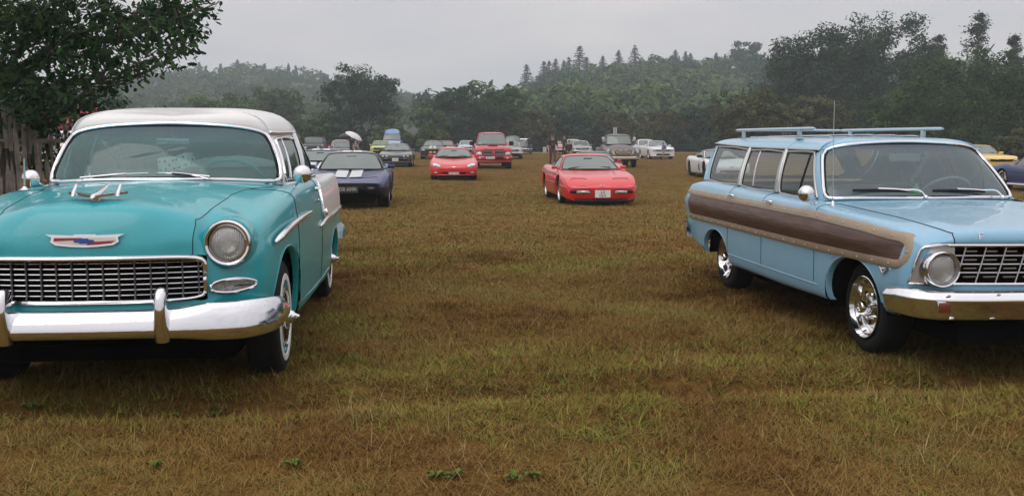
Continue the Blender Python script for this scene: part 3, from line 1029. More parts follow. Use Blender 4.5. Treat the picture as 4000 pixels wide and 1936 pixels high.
def tree(label, px, top, half, D, m, seed, shape='round', n=90, per=60, name='tree', trunk=True, base=None, size=None, cat='tree', group='trees along the field edge', squash=1.0, ybase=None):
    """tree whose crown top stands at pixel row top, half crown width in pixels, at distance D"""
    s = FPX/D; X = (px-2000)/s; gz = float(ground_z(X, D)); H = CAMH+(563.5-top)/s-gz; W = half/s
    root = empty(name, (X, D, gz), 0, label, cat, group)
    rg = np.random.default_rng(seed)
    b0 = (.12 if base is None else base)*H
    blobs = []
    if shape == 'round':
        blobs.append(((0, 0, b0+(H-b0)*.48), (W*.88, W*.8, (H-b0)*.47)))
        if (base is None or base < .1):
            for k in range(6):
                a = 2*PI*k/6+.3; blobs.append(((W*.62*math.cos(a), W*.55*math.sin(a), H*.16), (W*.42, W*.42, H*.17)))
        for k in range(16):
            a = rg.uniform(0, 2*PI); t = rg.uniform(.55, .93); q = W*rg.uniform(.16, .28); f = math.sqrt(max(0, 1-(t*2-1)**2))*.95
            blobs.append(((W*f*math.cos(a)*.85, W*f*math.sin(a)*.8, b0+(H-b0)*t), (q*1.2, q*1.2, q*.8)))
        for k in range(9):
            a = 2*PI*k/9+rg.uniform(-.3, .3); zz = b0+(H-b0)*rg.uniform(.18, .72); f = 1-.55*((zz-b0)/(H-b0))
            blobs.append(((W*.70*f*math.cos(a)*1.1, W*.66*math.sin(a)*f, zz), (W*.38, W*.38, (H-b0)*.2)))
        blobs.append(((W*.05, 0, H-(H-b0)*.17), (W*.34, W*.34, (H-b0)*.16)))
    elif shape == 'bush':
        for k in range(8):
            a = 2*PI*k/8; blobs.append(((W*.62*math.cos(a), W*.5*math.sin(a), H*rg.uniform(.25, .6)), (W*.46, W*.46, H*rg.uniform(.28, .40))))
        blobs.append(((0, 0, H*.55), (W*.6, W*.6, H*.43)))
    else:   # open, spiky crown
        pass
    size = size or max(.08, .0195*D/10)
    if shape == 'open':      # leaf sprays along thin ascending branches
        C, N, TT = [], [], []
        for k in range(int(n*.8)):
            t = rg.uniform(0, 1)**.8; a = rg.uniform(0, 2*PI); R_ = W*(1.05-.95*t)*rg.uniform(.35, 1.05); z1 = b0+(H-b0)*t
            m_ = per+20; q = rg.uniform(.15, 1, m_); P_ = np.stack([q*R_*math.cos(a), q*R_*math.sin(a), z1+q*R_*.35], 1)+rg.normal(size=(m_, 3))*W*.07*np.array([1,1,.7])
            C.append(P_); N.append(np.tile([math.cos(a)*.4, math.sin(a)*.4, .9], (m_, 1))); TT.append(rg.uniform(0, .6)+rg.uniform(0, .4, m_))
        V, T = leaves(np.vstack(C), np.vstack(N), size, np.concatenate(TT), rg)
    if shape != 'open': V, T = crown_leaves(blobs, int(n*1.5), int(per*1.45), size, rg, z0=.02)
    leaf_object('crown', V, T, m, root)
    if trunk:
        mb = MB(); mb.tube(resample([(0,0,-.2),(.05,0,H*.25),(.0,.05,H*.6),(.05,0,H*.85)], n=10), np.linspace(.045*H*.5, .01*H*.5, 10)+.02, 8)
        for k in range(7):
            a = rg.uniform(0, 2*PI); z = H*rg.uniform(.2, .6); mb.tube(resample([(0,0,z),(W*.3*math.cos(a), W*.3*math.sin(a), z+H*.12),(W*.62*math.cos(a), W*.62*math.sin(a), z+H*.2)], n=6), np.linspace(.012*H, .004*H, 6), 6)
        mb.build('trunk', BARK, root)
    return root

def conifer(label, px, top, base_y, D, seed, wide=.46):
    s = FPX/D; X = (px-2000)/s; zt = CAMH+(563.5-top)/s; zb = CAMH+(563.5-base_y)/s; H = zt-zb
    root = empty('conifer_tree', (X, D, zb), 0, label, 'tree', 'conifers on the right hill skyline')
    rg = np.random.default_rng(seed); C, N, T = [], [], []
    nt = 13
    for k in range(nt):
        t = (k+rg.uniform(-.2, .2))/nt; z = H*(.04+.93*t); R = H*wide*(1-t)**.85+.10
        for j in range(int(14-7*t)):
            a = rg.uniform(0, 2*PI); n = 10
            q = np.linspace(.1, 1, n)*R*rg.uniform(.7, 1.15)
            P = np.stack([q*math.cos(a), q*math.sin(a), z-.22*q+rg.normal(size=n)*.05], 1)+rg.normal(size=(n, 3))*.06
            C.append(P); N.append(np.tile([math.cos(a)*.3, math.sin(a)*.3, 1.0], (n, 1))); T.append(rg.uniform(0, .8, n))
    V, T = leaves(np.vstack(C), np.vstack(N), .034*H+.05, np.concatenate(T), rg)
    leaf_object('crown', V, T, LEAF_C, root)
    mb = MB(); mb.tube([(0,0,-3),(0,0,H*.5),(0,0,H)], [.25,.12,.02], 6); mb.build('trunk', BARK, root)

def hill(name, label, prof, Ds, h_tree, seed, mats, nrow, per, size, wood_label, conf=0):
    """wooded slope: prof = (pixel column, pixel row of the tree tops) along the crest at distance Ds[1]; rises from distance Ds[0]"""
    rg = np.random.default_rng(seed)
    D0, D1 = Ds
    pxs = np.array([p[0] for p in prof], float); tops = np.array([p[1] for p in prof], float)
    def crest(px): return CAMH+(563.5-np.interp(px, pxs, tops))*D1/FPX-h_tree
    U = np.linspace(pxs[0]-150, pxs[-1]+150, 60); W = np.linspace(0, 1.6, 17)
    def surf(px, t):
        D = D0+(D1-D0)*t
        X = (px-2000)*(D0+(D1-D0)*min(t, 1)*1.0)/FPX
        k = np.clip(t, 0, 1); z = float(ground_z(0, D0))+(crest(px)-float(ground_z(0, D0)))*(k*k*(3-2*k))
        if t > 1: z -= (t-1)*crest(px)*.3
        return X, D, z
    g = np.array([[surf(u, t) for t in W] for u in U])
    g[:, :, 2] += h_tree*.5*np.clip(W/.15, 0, 1)[None, :]
    mb = MB(); mb.grid(g); o = mb.build(name, pmat('wood_floor', (.030,.040,.020), .95, vary=.3, vscale=.1)); tag(o, label, 'hill', kind='structure')
    VV, TT, MM = [[] for _ in mats], [[] for _ in mats], 0
    for r in range(nrow):
        t = .02+.98*(r/(nrow-1))**.9
        nx = int((U[-1]-U[0])/(h_tree*.62*FPX/(D0+(D1-D0)*t)))+2
        for u in np.linspace(U[0], U[-1], nx)+rg.uniform(-30, 30, nx):
            X, D, z = surf(float(np.clip(u, U[0], U[-1])), min(1, max(0, t+rg.uniform(-.06, .06)*(r < nrow-1))))
            ht = h_tree*(rg.uniform(.72, 1.0) if r < nrow-1 else rg.uniform(.78, 1.03)); w = h_tree*rg.uniform(.36, .52); k = rg.integers(len(mats))
            base = rg.uniform(.1, .7)
            if conf and r >= nrow-2 and rg.uniform() < conf:
                n = per//2; q = rg.uniform(size=n); a = rg.uniform(0, 2*PI, n); R = w*.38*(1-q)
                C = np.stack([X+R*np.cos(a), D+R*np.sin(a), z+ht*(.45+.75*q)], 1); N = np.stack([np.cos(a), np.sin(a), 0*a+.4], 1); k = 0
                tt = np.full(n, .1)
            else:
                n = per; e = rg.normal(size=(n, 3)); e /= np.linalg.norm(e, axis=1, keepdims=True); e[:, 2] = np.abs(e[:, 2])*1.15-.15; e[:, 1] = np.where(rg.uniform(size=n) < .7, -np.abs(e[:, 1]), e[:, 1])
                lob = 1+.22*np.sin(e[:, 0]*5+rg.uniform(0, 6))*np.sin(e[:, 2]*6+rg.uniform(0, 6))
                C = np.array([X, D, z+ht*.55])+e*np.array([w, w, ht*.46])*lob[:, None]*rg.uniform(.8, 1.03, n)[:, None]; N = e.copy()
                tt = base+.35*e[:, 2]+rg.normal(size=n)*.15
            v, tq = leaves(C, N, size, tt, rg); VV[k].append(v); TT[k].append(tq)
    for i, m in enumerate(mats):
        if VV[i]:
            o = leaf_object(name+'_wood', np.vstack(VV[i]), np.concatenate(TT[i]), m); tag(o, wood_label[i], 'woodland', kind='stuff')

def build_woods():
    hill('left_hill', 'hazy wooded hill behind the turquoise car', [(-200,420),(300,345),(430,315),(560,285),(760,272),(900,268),(980,252),(1060,262),(1150,282),(1300,292),(1480,330),(1580,358),(1680,400),(1800,450)], (190, 420), 11, 31, [LEAF_D, LEAF_M, LEAF_R], 8, 240, .78, ['dark crowns of the hazy wood on the left hill', 'mid green crowns of the hazy wood on the left hill', 'lighter crowns of the hazy wood on the left hill'], .5)
    hill('far_hill', 'distant pale wooded ridge in the gap between the hills', [(1350,380),(1560,370),(1660,374),(1760,366),(1900,372),(2150,380)], (600, 800), 12, 33, [LEAF_D, LEAF_M], 3, 150, 1.4, ['dark crowns on the distant ridge', 'green crowns on the distant ridge'])
    hill('right_hill', 'wooded hill rising behind the field on the right', [(1880,470),(1960,395),(2050,340),(2110,305),(2200,280),(2320,268),(2420,258),(2500,238),(2620,228),(2700,240),(2800,246),(2900,236),(2980,226),(3080,238),(3300,240),(3700,240),(4300,250)], (130, 300), 9.5, 37, [LEAF_D, LEAF_M, LEAF_L], 8, 260, .66, ['dark crowns of the wood on the right hill', 'mid green crowns of the wood on the right hill', 'pale green crowns of the wood on the right hill'])
    for i, (px, top, by) in enumerate(((2057,252,345),(2123,241,320),(2142,239,315),(2169,232,305),(2200,239,300),(2220,226,295),(2260,180,290),(2287,226,288),(2350,221,282),(2410,199,275),(2472,180,268),(2628,199,262),(2668,206,262),(2686,212,262),(2787,210,262),(2820,217,262))):
        names = ['lone conifer at the left end of the right hill', 'first of two slim conifers right of the lone one', 'second of two slim conifers right of the lone one', 'short conifer left of the tallest pair group', 'small conifer just left of the tall hill conifer', 'slim conifer touching the tallest left conifer', 'tallest conifer on the left part of the right hill', 'small conifer at the right foot of the tall one', 'isolated small conifer in the middle of the ridge', 'medium conifer left of the broad tall conifer', 'broad tall conifer in the middle of the right hill ridge', 'conifer above the dark crowns right of centre ridge', 'faint conifer, first of two close together on the ridge', 'faint conifer, second of two close together on the ridge', 'small conifer left of the round skyline tree', 'smallest conifer beside the round skyline tree']
        conifer(names[i]+', skyline', px, top, by, 285, 100+i)
    T = tree
    T('big round broad-leaved tree on the right hill skyline', 2898, 158, 70, 270, LEAF_D, 60, n=110, per=60, size=.55, base=.12)
    T('large dark round oak standing behind the red and black cars', 1415, 262, 165, 112, LEAF_D, 1, n=150, per=70, base=.06)
    T('pale green small tree right of the large dark oak', 1520, 455, 78, 106, LEAF_L, 2, 'bush', n=60, per=60)
    T('mid green bush left foot of the large dark oak', 1225, 420, 95, 108, LEAF_M, 3, 'bush', n=70, per=60)
    T('bright green tree top showing above the white car roof', 880, 352, 140, 112, LEAF_L, 4, 'bush', n=80, per=60)
    T('hazy green tree between white roof and large oak', 1090, 350, 150, 135, LEAF_M, 5, n=90, per=60)
    T('leafy bush behind the umbrellas', 1310, 470, 90, 108, LEAF_D, 6, 'bush', n=60, per=60)
    T('slim pale green tree beside the gap in the trees', 1690, 425, 72, 106, LEAF_L, 7, n=70, per=60, base=.03)
    T('dark round tree above the ice blue saloon', 1810, 335, 128, 114, LEAF_D, 8, n=120, per=70, base=.04)
    T('fresh green tree behind the big red pickup', 1965, 345, 112, 116, LEAF_M, 9, n=110, per=70, base=.04)
    T('scrubby low bush in the gap left of the slim pale tree', 1600, 530, 60, 108, LEAF_A, 10, 'bush', n=40, per=50)
    hed = [(2080,415,115,LEAF_B,'dark brownish bush left part of the field hedge'),(2230,425,120,LEAF_D,'dark bush behind the walking man in the hedge'),(2390,432,130,LEAF_B,'brown-green bush behind the old pickup'),(2560,420,135,LEAF_B,'brown-green bush behind the white coupes'),(2720,400,140,LEAF_D,'dark bush right of the white coupes'),(2850,420,120,LEAF_R,'green bush at the right end of the hedge')]
    for i, (px, top, half, m, lb) in enumerate(hed):
        T(lb, px, top, half, 116+3*(i % 3), m, 20+i, 'bush', n=110, per=70, name='hedge_bush', cat='bush', group='bushes of the field hedge')
    T('yellowish feathery shrub just above the old pickup and white coupe', 2512, 482, 62, 108, LEAF_A, 30, 'bush', n=45, per=50, name='shrub', cat='bush')
    T('autumn-tinted bush left of the estate car roof rack', 2940, 338, 175, 84, LEAF_A, 31, 'bush', n=130, per=75, name='shrub', cat='bush', group='autumn bushes behind the estate car')
    T('autumn-tinted bush above the estate car aerial', 3200, 345, 130, 86, LEAF_A, 32, 'bush', n=110, per=70, name='shrub', cat='bush', group='autumn bushes behind the estate car')
    T('tall dark tree left half of the big right group', 3190, 100, 225, 104, LEAF_D, 33, n=200, per=75, base=.04)
    T('tallest dark tree with pointed top in the big right group', 3430, 52, 215, 106, LEAF_D, 34, n=200, per=75, base=.04)
    T('dark middle tree between the two tall right trees', 3300, 150, 140, 108, LEAF_D, 40, n=120, per=70, base=.1)
    T('dark tree at the left end of the big right group', 3060, 225, 110, 110, LEAF_D, 44, n=110, per=70, base=.05)
    T('dark tree filling the right shoulder of the tallest tree', 3575, 160, 120, 110, LEAF_D, 45, n=110, per=70, base=.08)
    T('thin open tree with see-through crown at upper right', 3790, 80, 150, 112, LEAF_D, 35, 'open', n=80, per=26, base=.3)
    T('small open tree at the far upper right corner', 3930, 150, 110, 112, LEAF_D, 41, 'open', n=60, per=30, base=.3)
    T('thin tree between the tall trees and the open tree', 3640, 158, 120, 113, LEAF_B, 42, 'open', n=70, per=32, base=.2)
    T('broad olive green tree filling the right side behind the estate car', 3760, 205, 265, 72, LEAF_R, 36, n=230, per=85, base=.02)
    T('green tree at the right picture edge behind the yellow coupe', 4060, 225, 220, 70, LEAF_R, 37, n=150, per=80, base=.02)
    T('bright green bush left foot of the broad olive tree', 3500, 310, 130, 76, LEAF_M, 38, 'bush', n=110, per=75)
    T('reddish brown low hedge bush behind the yellow coupe', 3960, 505, 110, 60, LEAF_A, 39, 'bush', n=60, per=60, name='hedge_bush', cat='bush')
    T('dark tree beyond the rustic fence at the left edge', 250, 300, 260, 60, LEAF_D, 43, n=120, per=70, base=.05)

    # dense dark undergrowth closing the foot of the tree line
    rg = np.random.default_rng(77); CC, NN, TT = [], [], []
    for px in np.arange(-300, 4500, 16):
        if 1592 < px < 1640: continue
        D = rg.uniform(113, 126)
        if px > 2900: D = rg.uniform(92, 104)
        X = (px-2000)*D/FPX; h = rg.uniform(1.8, 3.6); gz = float(ground_z(X, D)); n = 330
        e = rg.normal(size=(n, 3)); e /= np.linalg.norm(e, axis=1, keepdims=True); e[:, 2] = np.abs(e[:, 2])
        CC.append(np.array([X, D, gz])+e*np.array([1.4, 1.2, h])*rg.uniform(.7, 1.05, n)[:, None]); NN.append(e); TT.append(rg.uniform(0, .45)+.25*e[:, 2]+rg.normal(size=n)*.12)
    V, T_ = leaves(np.vstack(CC), np.vstack(NN), .22, np.concatenate(TT), rg)
    tag(leaf_object('undergrowth', V, T_, LEAF_D), 'dense dark undergrowth along the foot of the tree line', 'undergrowth', kind='stuff')

def build_haze():
    m = bpy.data.materials.new('misty_air'); m.use_nodes = True
    n, l = m.node_tree.nodes, m.node_tree.links; n.clear()
    out = n.new('ShaderNodeOutputMaterial'); v = n.new('ShaderNodeVolumePrincipled')
    v.inputs['Color'].default_value = (.84,.93,1.0,1); v.inputs['Density'].default_value = HAZE; v.inputs['Anisotropy'].default_value = .15
    l.new(v.outputs[0], out.inputs['Volume'])
    mb = MB(); mb.box((0, 500, 30), (2400, 1300, 72)); o = mb.build('haze', m, smooth=False)
    tag(o, 'thin wet mist hanging over the field and hills', 'haze', kind='stuff')
HAZE = .00098
# ------------------------------------------------------------------ turquoise and white 1950s two-door saloon
TURQ = paint('turquoise_paint', (0.017, 0.345, 0.395), 0.36, 0.55, wet=0.4)
CREAM = paint('white_paint_wet', (0.76, 0.755, 0.74), 0.32, 0.35, wet=0.14)
TURQIN = pmat('turquoise_trim', (0.16, 0.42, 0.42), 0.6, vary=0.1)
CREAMIN = pmat('cream_vinyl', (0.55, 0.55, 0.50), 0.55, vary=0.08)
GLASS_CH = glass_mat('green_tint_glass', (0.74, 0.92, 0.90), 1.62, (1.30, 1.47, (0.16, 0.20, 0.27)), film_sheen=.15, fcol=(.20,.47,.47))
GLASS_SIDE = glass_mat('green_side_glass', (0.62, 0.84, 0.82), 1.55, film_sheen=.08, fcol=(.2,.36,.35))

def build_chevy():
    root = car_root('classic_saloon', -2.157, 5.532, 0.1013, 0.0,
                    'turquoise and white 1950s two-door saloon with chrome bumper, parked at left', 'car', z=0.0)
    def side(x, w, zb, zt, belt=(0.755, 1.063), h7=None, h8=None, xs=None, mid=0.75):
        """side column: w half width, zb sill height, zt shoulder"""
        xs = xs or [x] * 9
        h7 = h7 or (0.40, belt[1]); h8 = h8 or (0, belt[1])
        return [(xs[0], w - 0.10, zb - 0.02), (xs[1], w - 0.035, zb), (xs[2], w - 0.006, 0.50), (xs[3], w, mid),
                (xs[4], w - 0.012, 0.915), (xs[5], w - 0.055, zt), (xs[6], *belt), (xs[7], *h7), (xs[8], *h8)]
    C = [
        [(.70,0,.42),(.81,0,.45),(.845,0,.515),(.845,0,.56),(.845,0,.79),(.832,0,.87),(.79,0,.975),(.705,0,1.038),(.50,0,1.068)],
        [(.69,.3,.42),(.80,.3,.45),(.83,.3,.515),(.83,.3,.56),(.825,.3,.79),(.812,.3,.87),(.768,.29,.972),(.67,.26,1.034),(.40,0,1.073)],
        [(.65,.49,.42),(.76,.49,.45),(.79,.49,.515),(.79,.49,.56),(.765,.49,.785),(.745,.49,.87),(.665,.488,.952),(.54,.37,1.018),(.22,0,1.079)],
        [(.62,.58,.49),(.73,.565,.49),(.765,.56,.53),(.765,.556,.562),(.742,.556,.778),(.665,.572,.86),(.555,.508,.965),(.42,.35,1.036),(.06,0,1.085)],
        [(.56,.66,.49),(.665,.665,.49),(.69,.67,.55),(.69,.67,.66),(.665,.668,.75),(.575,.665,.935),(.44,.525,.992),(.24,.34,1.050),(-.1,0,1.090)],
        [(.48,.72,.48),(.57,.762,.49),(.595,.772,.56),(.592,.772,.68),(.57,.765,.79),(.44,.742,.925),(.29,.538,1.012),(.1,.34,1.06),(-.2,0,1.095)],
        [(.36,.75,.46),(.40,.80,.48),(.415,.822,.56),(.41,.826,.68),(.385,.812,.82),(.27,.768,.955),(.14,.55,1.03),(-.02,.34,1.068),(-.3,0,1.098)],
        [(.0,.76,.30),(.0,.83,.34),(.0,.855,.52),(.0,.862,.74),(.0,.848,.88),(.0,.80,.992),(.0,.56,1.047),(-.12,.34,1.076),(-.38,0,1.10)],
        side(-.32, .888, .295, 1.035, (.60, 1.062), (.34, 1.086), (0, 1.102), xs=[-.32]*7+[-.36,-.46]),
        side(-.58, .893, .285, 1.042, (.70, 1.062), (.36, 1.094), (0, 1.104), xs=[-.58]*7+[-.59,-.60]),
        side(-.85, .897, .28, 1.047, (.748, 1.063)),
        side(-1.25, .902, .275, 1.050, (.762, 1.064)),
        side(-1.66, .905, .27, 1.050, (.766, 1.064), xs=[-1.66]*4+[-1.66,-1.67,-1.68,-1.68,-1.68]),
        side(-1.90, .906, .265, 1.046, (.766, 1.063), xs=[-1.90,-1.88,-1.80,-1.75,-1.77,-1.87,-1.98,-1.98,-1.98], mid=.752),
        side(-2.35, .905, .26, 1.04, (.760, 1.06), mid=.745),
        side(-2.92, .903, .27, 1.05, (.745, 1.055), (.40, 1.06), (0, 1.062), mid=.742),
        side(-3.4, .895, .30, 1.055, (.70, 1.055), (.40, 1.05), (0, 1.052), mid=.738),
        side(-3.85, .872, .35, 1.05, (.68, 1.02), (.38, 1.0), (0, 1.0), mid=.732),
        [(-3.95,.74,.40),(-4.03,.79,.42),(-4.07,.805,.52),(-4.07,.81,.73),(-4.05,.80,.90),(-4.00,.765,1.03),(-3.98,.66,.99),(-3.95,.36,.95),(-3.9,0,.95)],
        [(-4.0,.45,.40),(-4.08,.46,.43),(-4.12,.48,.52),(-4.12,.48,.73),(-4.10,.48,.80),(-4.08,.46,.88),(-4.06,.42,.90),(-4.05,.28,.91),(-4.04,0,.92)],
        [(-4.0,0,.40),(-4.1,0,.43),(-4.14,0,.52),(-4.14,0,.73),(-4.12,0,.80),(-4.10,0,.86),(-4.09,0,.89),(-4.08,0,.90),(-4.07,0,.91)],
    ]
    def assign(ci, rj):
        if 9 <= ci <= 14 and rj >= 6:
            return None
        if ci <= 2 and rj == 3:
            return None                                   # grille opening
        if rj >= 6 and ci < 9:
            return ('hood', TURQ, False)
        if ci <= 1 and rj >= 4:
            return ('hood', TURQ, False)
        if 8 <= ci <= 11 and 1 <= rj <= 5:
            return ('door', TURQ, True)
        if ci >= 13 and 3 <= rj <= 5 or ci >= 15 and rj >= 5:
            return ('rear_quarter_panel' if rj <= 5 and ci < 18 else 'boot_lid', CREAM, rj <= 5 and ci < 18)
        return ('body', TURQ, False)
    G, V, made = build_shell(root, C, 6, 5, assign, arches=[(0.0, .335, .415, .415, 2.25, .47, .29), (-2.921, .335, .42, .275, 2.1, .27, .30)], lip_mat=TURQ)
    nu, nv = 6, 5
    # panel gaps
    gap = MB()
    gap.tube(G[2*nu, 4*nv:6*nv+1] + np.array([.001,0,0]), .0021, 5)
    gap.tube(G[2*nu:9*nu+1, 6*nv] + np.array([0,0,.0005]), .0021, 5)
    gap.tube(G[2*nu, 4*nv:6*nv+1]*np.array([1,-1,1]) + np.array([.001,0,0]), .0021, 5)
    gap.tube(G[2*nu:9*nu+1, 6*nv]*np.array([1,-1,1]) + np.array([0,0,.0005]), .0021, 5)
    gap.build('hood_seam', SEAL, made['hood'])
    for sgn, d in ((1, made['door'][0]), (-1, made['door'][1])):
        m = MB()
        for c in (8, 12):
            m.tube(G[c*nu, 1*nv:6*nv+1]*np.array([1,sgn,1]), .0032, 5)
        m.build('door_seam', SEAL, d)
        m = MB()
        p = np.array([(-1.36,.905,1.012),(-1.40,.915,1.022),(-1.47,.915,1.026),(-1.53,.900,1.022)])*np.array([1,sgn,1])
        m.tube(resample(p, n=14), [.006]+[.012]*12+[.007], 8, flat=.8)
        m.ball((-1.37,.893*sgn,1.012), (.02,.014,.018))
        m.ball((-1.50,.898*sgn,.925), (.012,.008,.012))
        m.build('door_handle', CHROME, d)
    # fender lower split line and sill crease
    tube_obj('fender_seam', [(.735,.57,.60),(.70,.67,.615),(.595,.772,.61),(.44,.815,.605)], .0025, SEAL, root, step=.03, mirror=True)
    tube_obj('sill_moulding', [(-.42,.868,.345),(-1.2,.882,.325),(-2.40,.886,.315)], .006, TURQ, root, step=.1, mirror=True)
    # underside, inner wheel wells
    mb = MB()
    mb.box((-1.80, 0, .28), (4.4, 1.22, .20))  # underbody boxes made low and wide to keep light out below
    mb.box((.28, 0, .55), (.7, 1.0, .35))
    mb.box((-1.50, 0, .29), (2.0, 1.56, .14))
    mb.box((.30, 0, .34), (.30, 1.1, .16), bev=.05)
    mb.build('chassis', UNDER, root, smooth=False)
    mb = MB()
    for xc, rz in ((0, .42), (-2.921, .33)):
        for sgn in (1, -1):
            mb.lathe([(sgn*.56, .0), (sgn*.56, rz), (sgn*.815, rz + .02)], (xc, 0, .335), 'y', 24, -PI/2, PI/2)
    mb.build('wheel_well', UNDER, root)
    # ---- roof and glass
    cols = [((-.605,0,1.106),(-.93,0,1.470),-1.05), ((-.645,.40,1.097),(-.945,.33,1.463),-1.10), ((-.735,.645,1.078),(-.962,.54,1.438),-1.14),
            ((-.80,.724,1.066),(-.975,.608,1.410),-1.2), ((-.865,.742,1.066),(-1.02,.642,1.402),-1.28),
            ((-1.62,.764,1.066),(-1.64,.690,1.412),-1.62), ((-1.71,.765,1.066),(-1.72,.690,1.412),-1.7),
            ((-2.46,.758,1.062),(-2.28,.660,1.385),-2.1), ((-2.80,.70,1.058),(-2.52,.60,1.36),-2.3), ((-2.98,.54,1.06),(-2.66,.46,1.36),-2.4), ((-3.06,0,1.064),(-2.74,0,1.38),-2.45)]
    gh = Greenhouse(cols, 0.022, [(-.93,1.474),(-1.05,1.522),(-1.25,1.565),(-1.6,1.592),(-2.0,1.58),(-2.45,1.49),(-2.74,1.385)], (4.5, .42))
    g = gh.roof(over=.006)
    V_, F_ = g.reshape(-1, 3), grid_faces(g.shape[0], g.shape[1])
    g2 = V_.copy(); g2[np.abs(g2[:, 1]) < 1e-4, 1] = 0
    v, f = mirror_merge(g2, orient(g2, F_))
    roof = mobj('roof', v, f, CREAM, root)
    pil = MB()
    trim = MB(); seal = MB()
    def pane(name, u0, u1, v0, v1, mar, p, m, tr, sealr=.006, both=True, t2=CHROME):
        V1, F1, L1 = gh.window(pil, u0, u1, v0, v1, mar, p)
        F1 = orient(V1, F1)
        o = mobj(name, V1, F1, m, root)
        obs = [(o, L1)]
        if both:
            sp = MB()
            gh.window(sp, u0, u1, v0, v1, mar, p)
            mv = np.vstack(sp.V)*np.array([1,-1,1])
            pil.add(mv, [tuple(reversed(q)) for q in sp.F])
            o2 = mobj(name, V1*np.array([1,-1,1]), [tuple(reversed(q)) for q in F1], m, root)
            obs.append((o2, L1*np.array([1,-1,1])))
        for ob, L in obs:
            a = MB(); a.tube(L, sealr, 6, True); a.build('rubber_seal', SEAL, ob)
            c = L.mean(0)
            L2 = L + (L - c)/np.linalg.norm(L - c, axis=1, keepdims=True)*(sealr + tr*.9)
            a = MB(); a.tube(L2, tr, 8, True, flat=1.0); a.build('window_trim', t2, ob)
        return o
    ws = pane('windshield', -3, 3, 0.0, 1.0, (.030,.030,.022,.024), 5.2, GLASS_CH, .013, .008, both=False)
    pane('side_window', 4, 5, 0.0, 1.0, (.028,.028,.035,.045), 14, GLASS_SIDE, .011)
    pane('rear_side_window', 6, 7, 0.0, 1.0, (.028,.05,.035,.05), 9, GLASS_SIDE, .011)
    pane('rear_window', 9, 11, 0.0, 1.0, (.04,.04,.05,.05), 7, GLASS_SIDE, .009, both=False)
    for a, b in ((3, 4), (5, 6), (7, 9)):
        gh.panel(pil, a, b)
        q = MB(); gh.panel(q, a, b)
        pil.add(np.vstack(q.V)*np.array([1,-1,1]), [tuple(reversed(x)) for x in q.F])
    pil.build('window_pillars', CREAM, root)
    tube_obj('pillar_trim', np.vstack([gh.P(5.5, t) for t in np.linspace(0, 1, 8)])+np.array([0,.004,0]), .022, CHROME, root, mirror=True)
    tube_obj('vent_window_post', np.vstack([gh.P(4.36-.03*t, t) for t in np.linspace(.05, .93, 8)]), .009, CHROME, root, mirror=True)
    uu = np.linspace(3.1, 8.6, 60)
    tube_obj('drip_rail', gh.ring(gh.t, uu)+np.array([0,.016,.008]), .010, CHROME, root, mirror=True)
    tube_obj('belt_moulding', [(-.80,.75,1.066),(-.95,.775,1.070),(-1.3,.787,1.072),(-1.7,.79,1.072),(-2.1,.787,1.070),(-2.5,.775,1.066)], .011, CHROME, root, step=.05, mirror=True)
    # cowl strip in front of the windshield
    mb = MB()
    cw = []
    for u in np.linspace(-3.2, 3.2, 41):
        b = gh.ring(gh.b, u)[0]
        cw.append([b + np.array([.0,0,.004]), b + np.array([.03,0,-.010])])
    mb.grid(np.array(cw)); mb.build('cowl_strip', CHROME, root)
    mb = MB()
    for u0, u1 in ((-3.1, 3.1),):
        pts = np.array([gh.ring(gh.b, u)[0] for u in np.linspace(u0, u1, 41)])
        mb.grid(np.stack([pts + np.array([-.01,0,-.004]), pts*np.array([0,1,1]) + np.array([-.50,0,-.02])], 1))
    mb.build('cowl_panel', TURQ, root)
    # ---- interior
    mb = MB(); mb.box((-1.7, 0, .58), (2.3, 1.5, .05)); mb.build('cabin_floor', DARKIN, root)
    mb = MB(); mb.box((-.86, 0, .97), (.30, 1.42, .17), bev=.03); mb.build('dashboard', TURQIN, root)
    for xs, nm in ((-1.62, 'front_seat'), (-2.55, 'rear_seat')):
        mb = MB()
        for sy in ((-.35, .35) if nm == 'front_seat' else (0,)):
            wd = .66 if nm == 'front_seat' else 1.36
            mb.box((xs+.22, sy, .72), (.55, wd, .18), bev=.05)
            mb.mi = 0
            Rr = np.array([[math.cos(.2),0,-math.sin(.2)],[0,1,0],[math.sin(.2),0,math.cos(.2)]])
            mb.box((xs-.06, sy, .92), (.16, wd, .46), Rr, bev=.05)
        s = mb.build(nm, CREAMIN, root)
    mb = MB()
    M = np.array([[math.cos(.9),0,math.sin(.9)],[0,1,0],[-math.sin(.9),0,math.cos(.9)]])
    an = np.linspace(0, 2*PI, 33)[:-1]
    ring = (np.stack([np.cos(an)*.21, np.sin(an)*.21, 0*an], 1) @ np.array([[math.cos(.75),0,-math.sin(.75)],[0,1,0],[math.sin(.75),0,math.cos(.75)]]).T) + np.array([-1.05,.37,1.085])
    mb.tube(ring, .012, 8, True)
    cst = np.array([-1.05,.37,1.085])
    mb.tube([cst + (ring[8]-cst)*.98, cst, cst + (ring[24]-cst)*.98], .009, 6)
    mb.tube([cst, (-.86,.37,.95)], .022, 8)
    mb.build('steering_wheel', TURQIN, root)
    mb = MB(); mb.box((-.985,0,1.345), (.02,.22,.055), bev=.008); mb.tube([(-.985,0,1.37),(-.975,0,1.45)], .006)
    mb.build('rear_view_mirror', CHROME, root)
    rd = random.Random(3)
    DICE = pmat('dice_plush', (0.62,0.68,0.62), 0.95, bump=(120, .4, .01))
    PIP = pmat('dice_pip', (0.03,0.04,0.04), 0.9)
